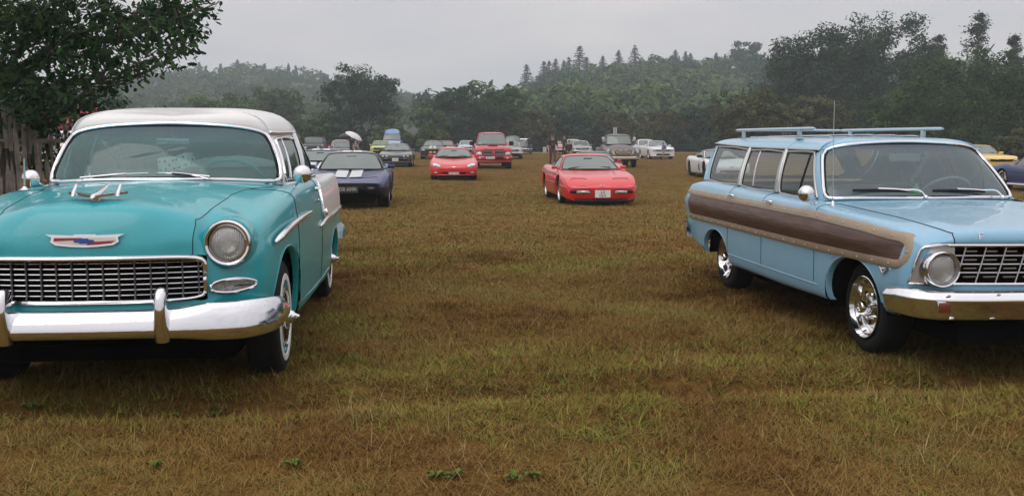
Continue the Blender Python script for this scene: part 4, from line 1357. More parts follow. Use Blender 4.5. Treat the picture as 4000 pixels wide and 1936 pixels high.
    for i, (py, pz, rz, rx) in enumerate(((-.035, 1.195, .5, .1), (.085, 1.215, -.35, .35))):
        d = empty('plush_die', (0,0,0), 0)
        bpy.data.objects.remove(d)
        mb = MB(); mb.box((0,0,0), (.105,.105,.105), bev=.016)
        die = mb.build('plush_die', DICE, None)
        die.matrix_world = root.matrix_world @ Matrix.Identity(4)
        R = Matrix.Rotation(rz, 4, 'Z') @ Matrix.Rotation(rx, 4, 'X')
        bpy.context.view_layer.update()
        die.matrix_world = root.matrix_world @ Matrix.Translation((-.955, py, pz)) @ R
        tag(die, ['left', 'right'][i] + ' fuzzy white die hanging inside the turquoise car windshield', 'die', 'plush dice in the windshield')
        faces = [((1,0,0),(0,1,0),5 - i*1), ((0,1,0),(1,0,0),3), ((0,-1,0),(1,0,0),4), ((0,0,1),(1,0,0),6), ((-1,0,0),(0,1,0),2)]
        lay = {2:[(-1,-1),(1,1)],3:[(-1,-1),(0,0),(1,1)],4:[(-1,-1),(1,1),(-1,1),(1,-1)],5:[(-1,-1),(1,1),(-1,1),(1,-1),(0,0)],6:[(-1,-1),(-1,0),(-1,1),(1,-1),(1,0),(1,1)]}
        pm = MB()
        for nrm, tn, k in faces:
            n_, t_ = np.array(nrm, float), np.array(tn, float); b_ = np.cross(n_, t_)
            for a, b in lay[k]:
                c = n_*.0535 + t_*a*.027 + b_*b*.027
                pm.ball(c, np.abs(n_)*.003 + (1-np.abs(n_))*.008, 8)
        pm.tube([(0,0,.05),(0,.02*(1 if i == 0 else -1),.14)], .002, 5)
        pm.build('pips', PIP, die)
    # ---- grille
    gr = MB()
    fz0, fz1, fy = .566, .778, .548
    loop = []
    for t in np.linspace(0, 2*PI, 96, endpoint=False):
        c, s = math.cos(t), math.sin(t)
        p = 9
        q = (abs(c)**p + abs(s)**p)**(-1/p)
        y, z = fy*q*c, (fz0+fz1)/2 + (fz1-fz0)/2*q*s
        loop.append((y, z))
    def gx(y): return .852 - .24*y*y - .10*y**4
    L = np.array([(gx(y)-.004 + (.004 if z > .67 else .01), y, z) for y, z in loop])
    gr.tube(L, [.0145 if z > .7 else .0105 for z in L[:, 2]], 8, True)
    grille = gr.build('grille', CHROME, root)
    back = MB()
    ys = np.linspace(-.54, .54, 25)
    back.grid(np.array([[(gx(y)-.10, y, .55), (gx(y)-.10, y, .79)] for y in ys]))
    back.build('grille_backing', UNDER, grille)
    GBAR = pmat('grille_bar_grey', (0.13, 0.13, 0.135), 0.4, 0.7)
    bar = None
    for k in range(-7, 8):
        y = k*.0735
        m = MB()
        zz = np.linspace(fz0+.004, fz1-.004, 7)
        m.tube(np.array([(gx(y)-.022 + (0.012 if z < .60 else 0), y, z) for z in zz]), .0044, 6)
        m.build('vertical_bar', GBAR, grille)
    GH = pmat('grille_bar_bright', (0.62, 0.62, 0.64), 0.2, 0.95)
    for k in range(7):
        z = fz0 + (fz1-fz0)*(k+1)/8
        ymax = fy - (.025 if k in (0, 6) else .012)
        m = MB()
        m.tube(np.array([(gx(y)-.030, y, z) for y in np.linspace(-ymax, ymax, 31)]), .0021, 6, flat=1.3)
        m.build('horizontal_bar', GH, grille)
    # ---- hood crest
    M = frame((.985,0,.17), (0,0,1), (.838,0,.866))
    def crest(out, th, m, name, par, off):
        mb = MB(); mb.prism(out, th, M @ Matrix.Translation((0,0,off))); return mb.build(name, m, par, smooth=False)
    sh = [(-.185,.032),(-.055,.026),(-.05,.031),(.05,.031),(.055,.026),(.185,.032),(.155,.016),(.160,-.006),(.135,-.022),(.06,-.030),(0,-.033),(-.06,-.030),(-.135,-.022),(-.160,-.006),(-.155,.016)]
    em = crest(sh, .006, CHROME, 'hood_badge', root, 0)
    inn = [(-.142,.014),(.142,.014),(.146,-.004),(.125,-.014),(.06,-.021),(0,-.0235),(-.06,-.021),(-.125,-.014),(-.146,-.004)]
    crest(inn, .002, pmat('badge_white', (.6,.57,.52), .4), 'badge_field', em, .0055)
    RED = pmat('badge_red', (.30,.015,.02), .35)
    crest([(-.142,.014),(-.01,.014),(-.03,.003),(-.145,-.002)], .002, RED, 'badge_red_band', em, .0065)
    crest([(.142,-.001),(.02,-.006),(.01,-.0225),(.06,-.020),(.125,-.0135)], .002, RED, 'badge_red_band', em, .0065)
    b = .5
    bow = [(-.045,-.008),(-.022,-.008),(-.022,-.014),(.022,-.014),(.022,-.008),(.05,-.008),(.043,.004),(.020,.004),(.020,.010),(-.024,.010),(-.024,.004),(-.050,.004)]
    crest([(x-.002, y) for x, y in bow], .003, pmat('badge_blue', (.01,.05,.32), .3), 'badge_emblem', em, .008)
    # ---- hood ornament: stylised jet bird
    mb = MB()
    mb.tube(resample([(.72,0,1.062),(.69,0,1.072),(.62,0,1.082),(.50,0,1.105),(.42,0,1.128)], n=16), np.interp(np.linspace(0,1,16),[0,.12,.4,.8,1],[.004,.016,.017,.011,.004]), 10, flat=.8)
    for sgn in (1, -1):
        wing = np.array([[(.70,0,1.070),(.62,0,1.072)],[(.665,sgn*.07,1.080),(.605,sgn*.07,1.081)],[(.635,sgn*.125,1.086),(.595,sgn*.128,1.087)],[(.615,sgn*.142,1.088),(.60,sgn*.142,1.088)]])
        top = wing + np.array([0,0,.006]); bot = wing - np.array([0,0,.006])
        mb.grid(top); mb.grid(bot, flip=True)
        mb.grid(np.stack([top[:,0], bot[:,0]],1)); mb.grid(np.stack([top[:,1], bot[:,1]],1))
        mb.tube([(.66,sgn*.108,1.068),(.645,sgn*.108,1.09),(.60,sgn*.108,1.125)], [.008,.009,.006], 8)
        mb.ball((.598,sgn*.108,1.127), .006, 8)
    mb.tube([(.64,0,1.03),(.64,0,1.075)], .02, 10)
    mb.build('hood_ornament', CHROME, root)
    # ---- headlights and parking lights
    for sgn in (1, -1):
        mb = MB()
        c = (.062, .656*sgn, .838)
        mb.lathe([(.30,.05),(.42,.105),(.52,.128),(.64,.130),(.668,.126),(.672,.118)], c, 'x', 40)
        mb.build('headlight_pod', TURQ, root)
        mb = MB()
        mb.lathe([(.655,.118),(.683,.116),(.692,.108),(.688,.098),(.668,.092),(.668,.089),(.676,.0885),(.676,.085),(.664,.084)], c, 'x', 48)
        hl = mb.build('headlight', CHROME, root)
        mb = MB()
        mb.lathe([(.664,.086),(.676,.074),(.684,.05),(.688,.025),(.689,0)], c, 'x', 40)
        mb.build('headlight_lens', LENS, hl)
        mb = MB()
        mb.lathe([(.660,.086),(.63,.06),(.61,.03),(.605,0)], c, 'x', 40)
        mb.build('reflector', REFLECT, hl)
        # egg-shaped parking light
        px_, py_, pz_ = .688, .672*sgn, .617
        out = []
        for t in np.linspace(0, 2*PI, 40, endpoint=False):
            cc, ss = math.cos(t), math.sin(t)
            yy = (-.098 if cc < 0 else .10)*abs(cc)**.95
            zz = (.038 if ss > 0 else .032)*math.copysign(abs(ss)**.8, ss)*(1 if cc < 0 else (1-.30*cc))
            out.append((yy, zz))
        xf = lambda y: .703 + .66*max(0, .67-y) - .95*max(0, y-.67)
        Lp = np.array([(xf(abs(py_+sgn*yy)), py_ + sgn*yy, pz_+zz) for yy, zz in out])
        mb = MB(); mb.tube(Lp + np.array([.004,0,0]), .0085, 8, True)
        pk = mb.build('parking_light', CHROME, root)
        cl = Lp.mean(0)
        mb = MB(); mb.grid(np.stack([cl + (Lp-cl)*k + np.array([.006*(1-k*k)+.002,0,0]) for k in (1,.7,.35,0)], 1), wrap_u=True)
        mb.build('parking_lens', pmat('ribbed_lens', (.30,.31,.31), .25, .3, .6, vary=.3, vscale=60), pk)
        # side spears
        sp = [(.36,.838,.800),(.30,.858,.822),(.10,.875,.850),(-.32,.897,.876),(-.62,.902,.880),(-.90,.906,.880),(-.945,.904,.879)]
        P = resample(sp, n=40)*np.array([1,sgn,1])
        rr = np.interp(np.linspace(0,1,40), [0,.04,.95,1], [.012,.026,.018,.006])
        mb = MB(); mb.tube(P, rr*.8, 10, flat=1.0); mb.build('side_spear', CHROME_WET, root)
        sp = [(-1.50,.908,.732),(-1.62,.913,.742),(-1.80,.915,.752),(-2.4,.914,.746),(-3.2,.905,.741),(-3.8,.88,.734),(-3.98,.85,.732)]
        P = resample(sp, n=50)*np.array([1,sgn,1])
        rr = np.interp(np.linspace(0,1,50), [0,.03,.95,1], [.008,.022,.02,.008])
        mb = MB(); mb.tube(P, rr*.85, 10)
        q = np.array(G[13*nu, 3*nv:6*nv+1])*np.array([1,sgn,1])
        mb.tube(q + np.array([0,.004*sgn,0]), .0085, 8)
        mb.build('quarter_trim', CHROME_WET, root)
        text_mesh('quarter_script', 'Bel Air', .085, CHROME, root, (-1.99, .9085*sgn, .80), (0, sgn, .02), depth=.003)
        # rear bumper end, tail lamp
        # mirrors
        mb = MB()
        mb.lathe([(-.035,0),(-.030,.03),(-.012,.052),(.0,.0575),(.006,.058),(.008,.054)], (0,0,0), 'x', 28)
        mir = mb.build('door_mirror', CHROME, root)
        mir.location = (-.60, .885, 1.142) if sgn > 0 else (-.80, -.850, 1.112)
        mir.rotation_euler = (0, 0, PI + .15*sgn)
        mb = MB(); mb.lathe([(.005,.054),(.004,0)], (0,0,0), 'x', 28); mb.build('mirror_glass', pmat('mirror_glass', (.35,.36,.36), .05, 1.0), mir)
        mb = MB(); mb.tube(resample([(-.73,.82,1.053),(-.69,.84,1.085),(-.625,.875,1.118)] if sgn > 0 else [(-.90,-.79,1.048),(-.87,-.81,1.070),(-.82,-.84,1.092)], n=10), .0085, 8); mb.ball((-.732,.82,1.052) if sgn > 0 else (-.90,-.79,1.048), (.026,.02,.012))
        mb.build('mirror_stalk', CHROME, root)
        # clearance markers on the wing edge behind the wheel
        mb = MB(); mb.ball((-.405,.862*sgn,.572), (.018,.02,.013)); mb.tube([(-.41,.85*sgn,.565),(-.41,.862*sgn,.33)], .006)
        mb.build('stone_guard', CHROME, root)
    # ---- front bumper
    prof = [(-.015,-.062),(.010,-.070),(.036,-.066),(.056,-.045),(.060,-.030),(.053,.000),(.040,.032),(.022,.056),(.002,.068),(-.02,.064)]
    path = [(.885,0,.462),(.880,.25,.462),(.872,.42,.462),(.862,.52,.465),(.845,.62,.466),(.80,.72,.463),(.70,.80,.460),(.55,.845,.455),(.40,.855,.455)]
    hs = [1.0,1.0,1.0,1.08,1.34,1.38,1.34,1.22,.9]
    P = resample(path, n=60); H = np.interp(np.linspace(0,1,60), np.linspace(0,1,len(hs)), hs)
    T = np.gradient(P, axis=0); T /= np.linalg.norm(T, axis=1, keepdims=True)
    N = np.stack([T[:,1], -T[:,0], 0*T[:,0]], 1)
    N *= np.where(N[:, :1]*1 + N[:, 1:2]*.4 < 0, -1, 1)
    Gb = np.array([[P[i] + N[i]*a + np.array([0,0,b*H[i]]) for a, b in prof] for i in range(60)])
    Gb[0,:,1] = 0
    Gb = refine(Gb, 1, 3)
    mb = MB(); mb.grid(Gb); mb.grid(Gb*np.array([1,-1,1]), flip=True)
    bp = mb.build('front_bumper', CHROME_WET, root)
    for sgn in (1, -1):
        rings = []
        for z, rx, ry, xo in ((.375,.046,.034,.90),(.40,.056,.039,.905),(.46,.062,.039,.912),(.53,.062,.036,.915),(.585,.055,.033,.915),(.62,.044,.029,.912),(.638,.028,.024,.908),(.645,.006,.006,.904)):
            an = np.linspace(0, 2*PI, 25)[:-1]
            rings.append(np.stack([xo + rx*np.cos(an), sgn*.366 + ry*np.sign(np.sin(an))*np.abs(np.sin(an))**.85, np.full(24, z)], 1))
        mb = MB(); mb.grid(np.array(rings), wrap_v=True); mb.build('bumper_guard', CHROME, bp)
    mb = MB()
    for yb in (-.05, .02): mb.lathe([(.935,.004),(.937,.003),(.937,0)], (.004, yb-.06, .400), 'x', 8)
    mb.build('bumper_bolt', SEAL, bp)
    # rear bumper
    path = [(-4.20,0,.50),(-4.19,.4,.50),(-4.14,.66,.50),(-4.02,.82,.50),(-3.80,.882,.505),(-3.70,.885,.51)]
    P = resample(path, n=30)
    mb = MB(); mb.tube(P, .06, 10, flat=1.3); mb.tube(P*np.array([1,-1,1]), .06, 10, flat=1.3)
    mb.build('rear_bumper', CHROME, root)
    # ---- wheels
    for x, y, st in ((0,.832,.0),(0,-.832,.0),(-2.921,.842,0),(-2.921,-.842,0)):
        t = add_wheel(root, x, y, .335, .175, .198, 'none', whitewall=(.214,.256), n=56, steer=st)
        mb = MB(); mb.lathe([(-.02,.198),(.006,.205),(.004,.196),(-.004,.186),(-.02,.178)], axis='y', n=48); mb.build('wheel_ring', TURQ, t)
        mb = MB()
        mb.lathe([(-.01,.180),(.010,.178),(.012,.165),(.000,.150),(-.004,.12),(.006,.07),(.022,.05),(.030,.038),(.048,.030)], axis='y', n=48)
        hc = mb.build('hubcap', CHROME, t)
        mb = MB()
        for k in range(30):
            a = 2*PI*k/30
            c, s = math.cos(a), math.sin(a)
            R = np.array([[c,0,s],[0,1,0],[-s,0,c]])
            mb.box(R @ np.array([0,.006,.112]), (.006,.012,.082), R)
        mb.build('hubcap_fins', CHROME, hc)
        mb = MB()
        mb.lathe([(.02,.042),(.05,.034),(.062,.020),(.085,.010),(.088,0)], axis='y', n=20)
        for k in range(2):
            a = PI*k + PI/2 - .15
            c, s = math.cos(a), math.sin(a)
            R = np.array([[c,0,s],[0,1,0],[-s,0,c]])
            V0 = np.array([(-.016,.035,.01),(.016,.035,.01),(.012,.058,.01),(-.012,.058,.01),(-.007,.062,.088),(.007,.062,.088),(.005,.082,.092),(-.005,.082,.092)])
            mb.add(V0 @ R.T, [(0,1,2,3),(4,7,6,5),(0,4,5,1),(1,5,6,2),(2,6,7,3),(3,7,4,0)])
        mb.build('hub_spinner', CHROME, hc)
    # ---- wipers
    for y0, y1, x0 in ((-.30,.10,0),(.16,.52,0)):
        pass
    for base, tip, mid in (((-.60,.32,1.112),(-.645,-.02,1.150),(-.62,.16,1.146)), ((-.66,-.52,1.100),(-.655,-.08,1.150),(-.655,-.34,1.138))):
        mb = MB()
        mb.tube(resample([base, mid, ((mid[0]+tip[0])/2+.006, (mid[1]+tip[1])/2, (mid[2]+tip[2])/2+.006)], n=14), .007, 6, flat=.6)
        w = mb.build('wiper_arm', CHROME, root)
        bl = np.array(tip); dv = np.array(base) - np.array(tip)
        a = bl + dv*np.array([.3,.95,.55])
        mb = MB(); mb.tube(resample([bl, (bl+a)/2 + np.array([.006,0,.004]), a], n=12), .006, 6); mb.build('wiper_blade', STEEL, w)
    # radio aerial on the far wing
    mb = MB(); mb.lathe([(1.035,.036),(1.055,.032),(1.066,.015),(1.075,.008)], (-.50,-.775,0), 'z', 16)
    ab = mb.build('aerial_base', CHROME, root)
    mb = MB(); mb.tube([(-.50,-.775,1.07),(-.53,-.78,1.245)], [.006,.004], 8); mb.build('aerial_mast', pmat('aerial_green', (.25,.42,.38), .4), ab)
    return root

LENS = None
def make_lens():
    m = bpy.data.materials.new('ribbed_headlight_glass')
    m.use_nodes = True
    n, l = m.node_tree.nodes, m.node_tree.links
    n.clear()
    out = n.new('ShaderNodeOutputMaterial')
    tr = n.new('ShaderNodeBsdfTransparent'); tr.inputs[0].default_value = (.78,.80,.80,1)
    b = n.new('ShaderNodeBsdfPrincipled')
    b.inputs['Base Color'].default_value = (.62,.63,.62,1); b.inputs['Roughness'].default_value = .16; b.inputs['Metallic'].default_value = .35
    tc = n.new('ShaderNodeTexCoord')
    wv = n.new('ShaderNodeTexWave'); wv.bands_direction = 'Y'; wv.inputs['Scale'].default_value = 28; wv.inputs['Distortion'].default_value = 1.5
    l.new(tc.outputs['Object'], wv.inputs['Vector'])
    bp = n.new('ShaderNodeBump'); bp.inputs['Strength'].default_value = .5; bp.inputs['Distance'].default_value = .004
    l.new(wv.outputs['Fac'], bp.inputs['Height']); l.new(bp.outputs[0], b.inputs['Normal'])
    mx = n.new('ShaderNodeMixShader'); mx.inputs[0].default_value = .55
    l.new(tr.outputs[0], mx.inputs[1]); l.new(b.outputs[0], mx.inputs[2]); l.new(mx.outputs[0], out.inputs[0])
    return m
LENS = make_lens()
# ------------------------------------------------------------------ pale blue wood-sided estate car
SKYB = paint('pale_blue_paint', (0.215, 0.44, 0.60), 0.36, 1.0, wet=0.55)
TAN = pmat('tan_trim', (0.32, 0.245, 0.172), 0.5, vary=0.08)
GLASS_FA = glass_mat('estate_glass', (0.86, 0.94, 0.92), 1.6, (1.23, 1.34, (0.22, 0.22, 0.28)), film_sheen=.14, fcol=(.40,.52,.56))
GLASS_FS = glass_mat('estate_side_glass', (0.78, 0.84, 0.82), 1.55, film_sheen=.06, fcol=(.40,.44,.43))
def wood_mat():
    m, n, l, b = new_mat('dark_wood_vinyl')
    tc = n.new('ShaderNodeTexCoord')
    mp = n.new('ShaderNodeMapping'); mp.inputs['Scale'].default_value = (1.2, 1, 22)
    l.new(tc.outputs['Object'], mp.inputs[0])
    t = n.new('ShaderNodeTexNoise'); t.inputs['Scale'].default_value = 4; t.inputs['Detail'].default_value = 6
    l.new(mp.outputs[0], t.inputs['Vector'])
    r = n.new('ShaderNodeValToRGB')
    r.color_ramp.elements[0].position, r.color_ramp.elements[1].position = .3, .75
    r.color_ramp.elements[0].color = (.058,.028,.021,1); r.color_ramp.elements[1].color = (.15,.088,.068,1)
    l.new(t.outputs['Fac'], r.inputs[0]); l.new(r.outputs[0], b.inputs['Base Color'])
    b.inputs['Roughness'].default_value = .45
    return m
WOOD = wood_mat()

def build_falcon():
    root = car_root('estate_car', 2.998, 6.207, 0.0996, 0.0,
                    'pale blue 1960s estate car with wood-effect side panels and roof rack, at right', 'car', z=0.0)
    def sd(x, w, zb, wb, wt, wr, sh, belt, h8, h9, xs=None):
        xs = xs or [x]*10
        return [(xs[0],w-.11,zb-.02),(xs[1],w-.035,zb),(xs[2],w-.008,zb+.10),(xs[3],w,wb),(xs[4],w+.036,wr),(xs[5],w-.002,wt),(xs[6],w-.026,sh),(xs[7],*belt),(xs[8],*h8),(xs[9],*h9)]
    C = [
        [(.68,0,.38),(.76,0,.42),(.79,0,.50),(.795,0,.556),(.80,0,.66),(.805,0,.772),(.812,0,.80),(.795,0,.842),(.70,0,.868),(.45,0,.888)],
        [(.67,.32,.38),(.75,.32,.42),(.78,.32,.50),(.785,.32,.556),(.79,.32,.66),(.795,.32,.772),(.80,.32,.80),(.78,.32,.841),(.68,.24,.868),(.40,0,.892)],
        [(.64,.61,.38),(.71,.61,.42),(.745,.615,.50),(.75,.615,.556),(.75,.615,.66),(.76,.615,.770),(.765,.615,.795),(.735,.612,.838),(.58,.38,.872),(.28,0,.899)],
        [(.61,.69,.37),(.68,.70,.41),(.715,.71,.50),(.72,.71,.556),(.725,.71,.66),(.735,.705,.765),(.738,.70,.79),(.65,.628,.849),(.44,.38,.880),(.14,0,.905)],
        [(.55,.75,.36),(.61,.80,.40),(.66,.832,.50),(.68,.836,.56),(.70,.815,.66),(.718,.788,.745),(.70,.775,.785),(.55,.64,.860),(.30,.38,.888),(.0,0,.911)],
        [(.48,.72,.34),(.51,.80,.36),(.53,.842,.48),(.54,.848,.63),(.55,.846,.735),(.545,.818,.815),(.52,.79,.845),(.42,.65,.872),(.15,.38,.896),(-.12,0,.917)],
        [(.25,.72,.30),(.25,.80,.33),(.25,.842,.45),(.25,.852,.635),(.25,.880,.742),(.25,.842,.838),(.25,.812,.870),(.22,.662,.887),(.0,.38,.908),(-.22,0,.924)],
        sd(-.15,.862,.30,.634,.852,.745,.890,(.685,.907),(.38,.922),(0,.934), xs=[-.15]*8+[-.26,-.38]),
        sd(-.55,.868,.295,.632,.860,.747,.903,(.705,.926),(.38,.940),(0,.946), xs=[-.55]*8+[-.56,-.58]),
        sd(-.78,.870,.29,.632,.862,.748,.908,(.725,.935),(.4,.94),(0,.945)),
        sd(-1.15,.872,.285,.632,.864,.749,.912,(.738,.943),(.4,.943),(0,.943)),
        sd(-1.57,.873,.285,.632,.866,.750,.916,(.746,.950),(.4,.95),(0,.95)),
        sd(-2.0,.873,.285,.632,.868,.752,.92,(.758,.958),(.4,.958),(0,.958)),
        sd(-2.41,.873,.285,.631,.870,.753,.925,(.770,.968),(.4,.968),(0,.968)),
        sd(-2.78,.873,.30,.630,.871,.754,.930,(.774,.976),(.4,.976),(0,.976)),
        sd(-3.2,.872,.33,.628,.873,.756,.937,(.776,.985),(.4,.985),(0,.985)),
        sd(-3.5,.866,.37,.627,.874,.757,.940,(.770,.965),(.4,.965),(0,.965)),
        [(-3.55,.74,.38),(-3.60,.81,.40),(-3.66,.845,.47),(-3.72,.855,.626),(-3.80,.86,.758),(-3.70,.85,.875),(-3.66,.83,.925),(-3.62,.75,.94),(-3.60,.4,.95),(-3.58,0,.95)],
        [(-3.60,.45,.38),(-3.66,.5,.40),(-3.72,.5,.47),(-3.77,.5,.626),(-3.80,.5,.758),(-3.76,.5,.875),(-3.73,.5,.92),(-3.68,.48,.95),(-3.66,.3,.955),(-3.65,0,.955)],
        [(-3.60,0,.38),(-3.67,0,.40),(-3.73,0,.47),(-3.78,0,.626),(-3.80,0,.758),(-3.77,0,.875),(-3.74,0,.92),(-3.70,0,.95),(-3.68,0,.955),(-3.67,0,.955)],
    ]
    def assign(ci, rj):
        if 8 <= ci <= 15 and rj >= 7:
            return None
        if ci <= 2 and 3 <= rj <= 4:
            return None
        if ci < 8 and rj >= 7 or ci <= 1 and rj >= 5:
            return ('hood', SKYB, False)
        if 8 <= ci <= 10 and 2 <= rj <= 6:
            return ('front_door', SKYB, True)
        if 11 <= ci <= 12 and 2 <= rj <= 6:
            return ('rear_door', SKYB, True)
        return ('body', SKYB, False)
    nu, nv = 5, 4
    G, V, made = build_shell(root, C, nu, nv, assign, arches=[(0.0, .31, .385, .315, 2.3, .36, .29), (-2.78, .31, .38, .255, 2.1, .28, .33)], lip_mat=SKYB)
    # y of the flank at (x, z)
    dense = refine(np.array(C[4:18]), 8, 8)
    def flank(x, z):
        r = dense[:, 8:8*7+1]
        ys = []
        xm = np.array([np.interp(z, q[:, 2], q[:, 0]) for q in r])
        ym = np.array([np.interp(z, q[:, 2], q[:, 1]) for q in r])
        o = np.argsort(xm)
        return float(np.interp(x, xm[o], ym[o]))
    for sgn in (1, -1):
        L = np.array([1, sgn, 1])
        # wood-effect panel and its tan border with studs
        top = lambda x: np.interp(x, [-3.7,-.5,.2,.5], [.868,.852,.828,.806])
        bot = lambda x: np.interp(x, [-3.7,-.5,.2,.5], [.628,.634,.640,.645])
        xs = np.concatenate([np.linspace(-3.70,.50,70), .50 + .15*np.sin(np.linspace(0,1,9)[1:]*PI/2)])
        g = []
        for x in xs:
            t, b = float(top(min(x,.5))), float(bot(min(x,.5)))
            if x > .5:
                k = math.sqrt(max(0, 1-((x-.5)/.156)**5)); m = (t+b)/2; t, b = m+(t-m)*k, m+(b-m)*k
            mid = .745 if x < .3 else (t+b)/2
            zz = np.concatenate([np.linspace(b, mid, 6), np.linspace(mid, t, 6)[1:]])
            g.append([(x, flank(x, z)+.004, z) for z in zz])
        mb = MB(); mb.grid(np.array(g)*L); wp = mb.build('wood_panel', WOOD, root, sharp=8)
        path = [(x, float(bot(x))) for x in np.linspace(-3.71,.50,60)]
        zm, hh = (float(top(.5))+float(bot(.5)))/2, (float(top(.5))-float(bot(.5)))/2
        path += [(.50+.155*math.sin(a)**.62, zm-hh*math.copysign(abs(math.cos(a))**.8, math.cos(a))) for a in np.linspace(0,PI,19)[1:-1]]
        path += [(x, float(top(x))) for x in np.linspace(.50,-3.67,60)]
        path = np.array(path)
        T = np.gradient(path, axis=0); T /= np.linalg.norm(T, axis=1, keepdims=True)
        N = np.stack([T[:,1], -T[:,0]], 1)
        band = []
        for i, (x, z) in enumerate(path):
            row = []
            for w, h in ((-.026,.002),(-.024,.010),(-.010,.014),(.012,.014),(.022,.010),(.026,.002)):
                q = path[i] + N[i]*w
                row.append((q[0], flank(q[0], q[1])+h, q[1]))
            band.append(row)
        mb = MB(); mb.grid(np.array(band)*L); mb.build('wood_panel_border', TAN, root, sharp=25)
        s = np.concatenate([[0], np.cumsum(np.linalg.norm(np.diff(path, axis=0), axis=1))])
        st = None
        for d in np.arange(.12, s[-1]-.05, .195):
            x, z = np.interp(d, s, path[:,0]), np.interp(d, s, path[:,1])
            if st is None:
                m_ = MB(); m_.ball((0,0,0), (.0065,.005,.0065), 8); st = m_.build('stud', STEEL, root)
                o = st
            else:
                o = st.copy(); COL.objects.link(o)
            o.parent = root
            o.location = (x, sgn*(flank(x, z)+.016), z)
        # door seams
        for nm, cs, part in (('door_seam', (8,), 'front_door'), ('door_seam', (11, 13), 'rear_door')):
            for c in cs:
                P = G[c*nu, 2*nv:7*nv+1].copy()
                mb = MB(); mb.tube(P*L, .003, 5); mb.build(nm, SEAL, made[part][0 if sgn > 0 else 1])
        tube_obj('sill_crease', np.array([(x, flank(x, .375)+.001, .375) for x in np.linspace(-.5,-2.38,20)])*L, .004, SKYB, root)
        for xh, part in ((-1.40,'front_door'), (-2.30,'rear_door')):
            mb = MB()
            mb.tube(resample([(xh+.07,.878*sgn,.897),(xh+.05,.895*sgn,.900),(xh-.04,.898*sgn,.902),(xh-.08,.888*sgn,.902)], n=12), [.006]+[.010]*10+[.006], 8, flat=.7)
            mb.ball((xh+.03,.876*sgn,.882), (.016,.01,.012)); mb.ball((xh-.06,.872*sgn,.895), (.012,.008,.01))
            mb.build('door_handle', CHROME, made[part][0 if sgn > 0 else 1])
        # fender V badge
        mb = MB()
        x0, z0 = .44, .592
        for dx in (-.035, .0):
            pass
        y0 = flank(x0, z0)
        mb.tube([(x0+.045, (y0+.006)*sgn, z0+.018),(x0,(y0+.010)*sgn,z0-.014),(x0-.045,(y0+.006)*sgn,z0+.018)], .0065, 6)
        mb.tube([(x0+.02,(y0+.008)*sgn,z0+.012),(x0-.02,(y0+.008)*sgn,z0+.012)], .006, 6)
        mb.build('fender_badge', CHROME, root)
        # headlights
        c = (.062, .688*sgn, .640)
        mb = MB()
        mb.lathe([(.60,.104),(.70,.104),(.728,.102),(.736,.096),(.733,.090),(.712,.086),(.700,.084)], c, 'x', 44)
        hl = mb.build('headlight', CHROME, root)
        mb = MB(); mb.lathe([(.700,.085),(.712,.070),(.718,.048),(.721,.02),(.7215,0)], c, 'x', 40); mb.build('headlight_lens', LENS, hl)
        mb = MB(); mb.lathe([(.696,.085),(.665,.060),(.65,.03),(.645,0)], c, 'x', 40); mb.build('reflector', REFLECT, hl)
        # chrome surround outside the headlight
        sur = np.array([[(.742,.60,.772),(.752,.60,.556)],[(.735,.70,.768),(.735,.70,.552)],[(.727,.765,.757),(.712,.80,.552)],[(.722,.785,.742),(.692,.835,.558)]])*L + np.array([.002,0,0])
        mb = MB(); mb.grid(refine(sur, 4, 6)); mb.build('headlight_surround', STEEL, root)
        tube_obj('surround_trim', np.array([(.755,.60,.776),(.748,.70,.774),(.735,.772,.763),(.728,.79,.745),(.712,.815,.66),(.70,.842,.556),(.73,.74,.550),(.757,.60,.552)])*L, .007, CHROME, root)
        # mirrors
        mb = MB(); mb.lathe([(-.045,0),(-.040,.03),(-.020,.05),(.0,.057),(.006,.058),(.008,.054)], (0,0,0), 'x', 28)
        mir = mb.build('door_mirror', CHROME, root)
        mir.location = (-.66, .885*sgn, .990); mir.rotation_euler = (0, 0, PI + .2*sgn)
        mb = MB(); mb.lathe([(.005,.054),(.004,0)], (0,0,0), 'x', 28); mb.build('mirror_glass', MATS['mirror_glass'], mir)
        mb = MB(); mb.tube(resample([(-.72,.795*sgn,.918),(-.70,.82*sgn,.945),(-.67,.87*sgn,.965)], n=8), .008, 8); mb.ball((-.72,.795*sgn,.918), (.035,.02,.010))
        mb.build('mirror_stalk', CHROME, root)
        # roof rack rail, posts
        mb = MB()
        P = resample([(-1.42,.52*sgn,1.452),(-2.0,.52*sgn,1.456),(-2.6,.52*sgn,1.460),(-3.27,.52*sgn,1.463)], n=40)
        mb.tube(P, [.010]+[.017]*38+[.010], 8, flat=.8); rail = mb.build('roof_rack_rail', RACK, root)
        for xp in (-1.72, -3.06):
            mb = MB(); mb.box((xp, .52*sgn, 1.418), (.05,.03,.085), taper=.8, bev=.006); mb.box((xp,.52*sgn,1.376), (.09,.05,.012), bev=.004)
            mb.build('rack_post', RACK, rail)
    for yb in (-.36,-.18,0,.18,.36):
        mb = MB()
        xs = np.linspace(-1.5,-3.3,16)
        zc = 1.402 - .06*yb*yb
        mb.tube(np.array([(x, yb, zc + .004 - .03*max(0,(-1.62-x)*-1)) for x in xs]), .014, 6, flat=.5); mb.build('roof_slat', STEEL, root)
    mb = MB(); mb.tube(resample([(-3.24,-.5,1.463),(-3.25,-.3,1.465),(-3.25,.3,1.465),(-3.24,.5,1.463)], n=20), .016, 8, flat=.7); mb.build('rack_crossbar', RACK, root)
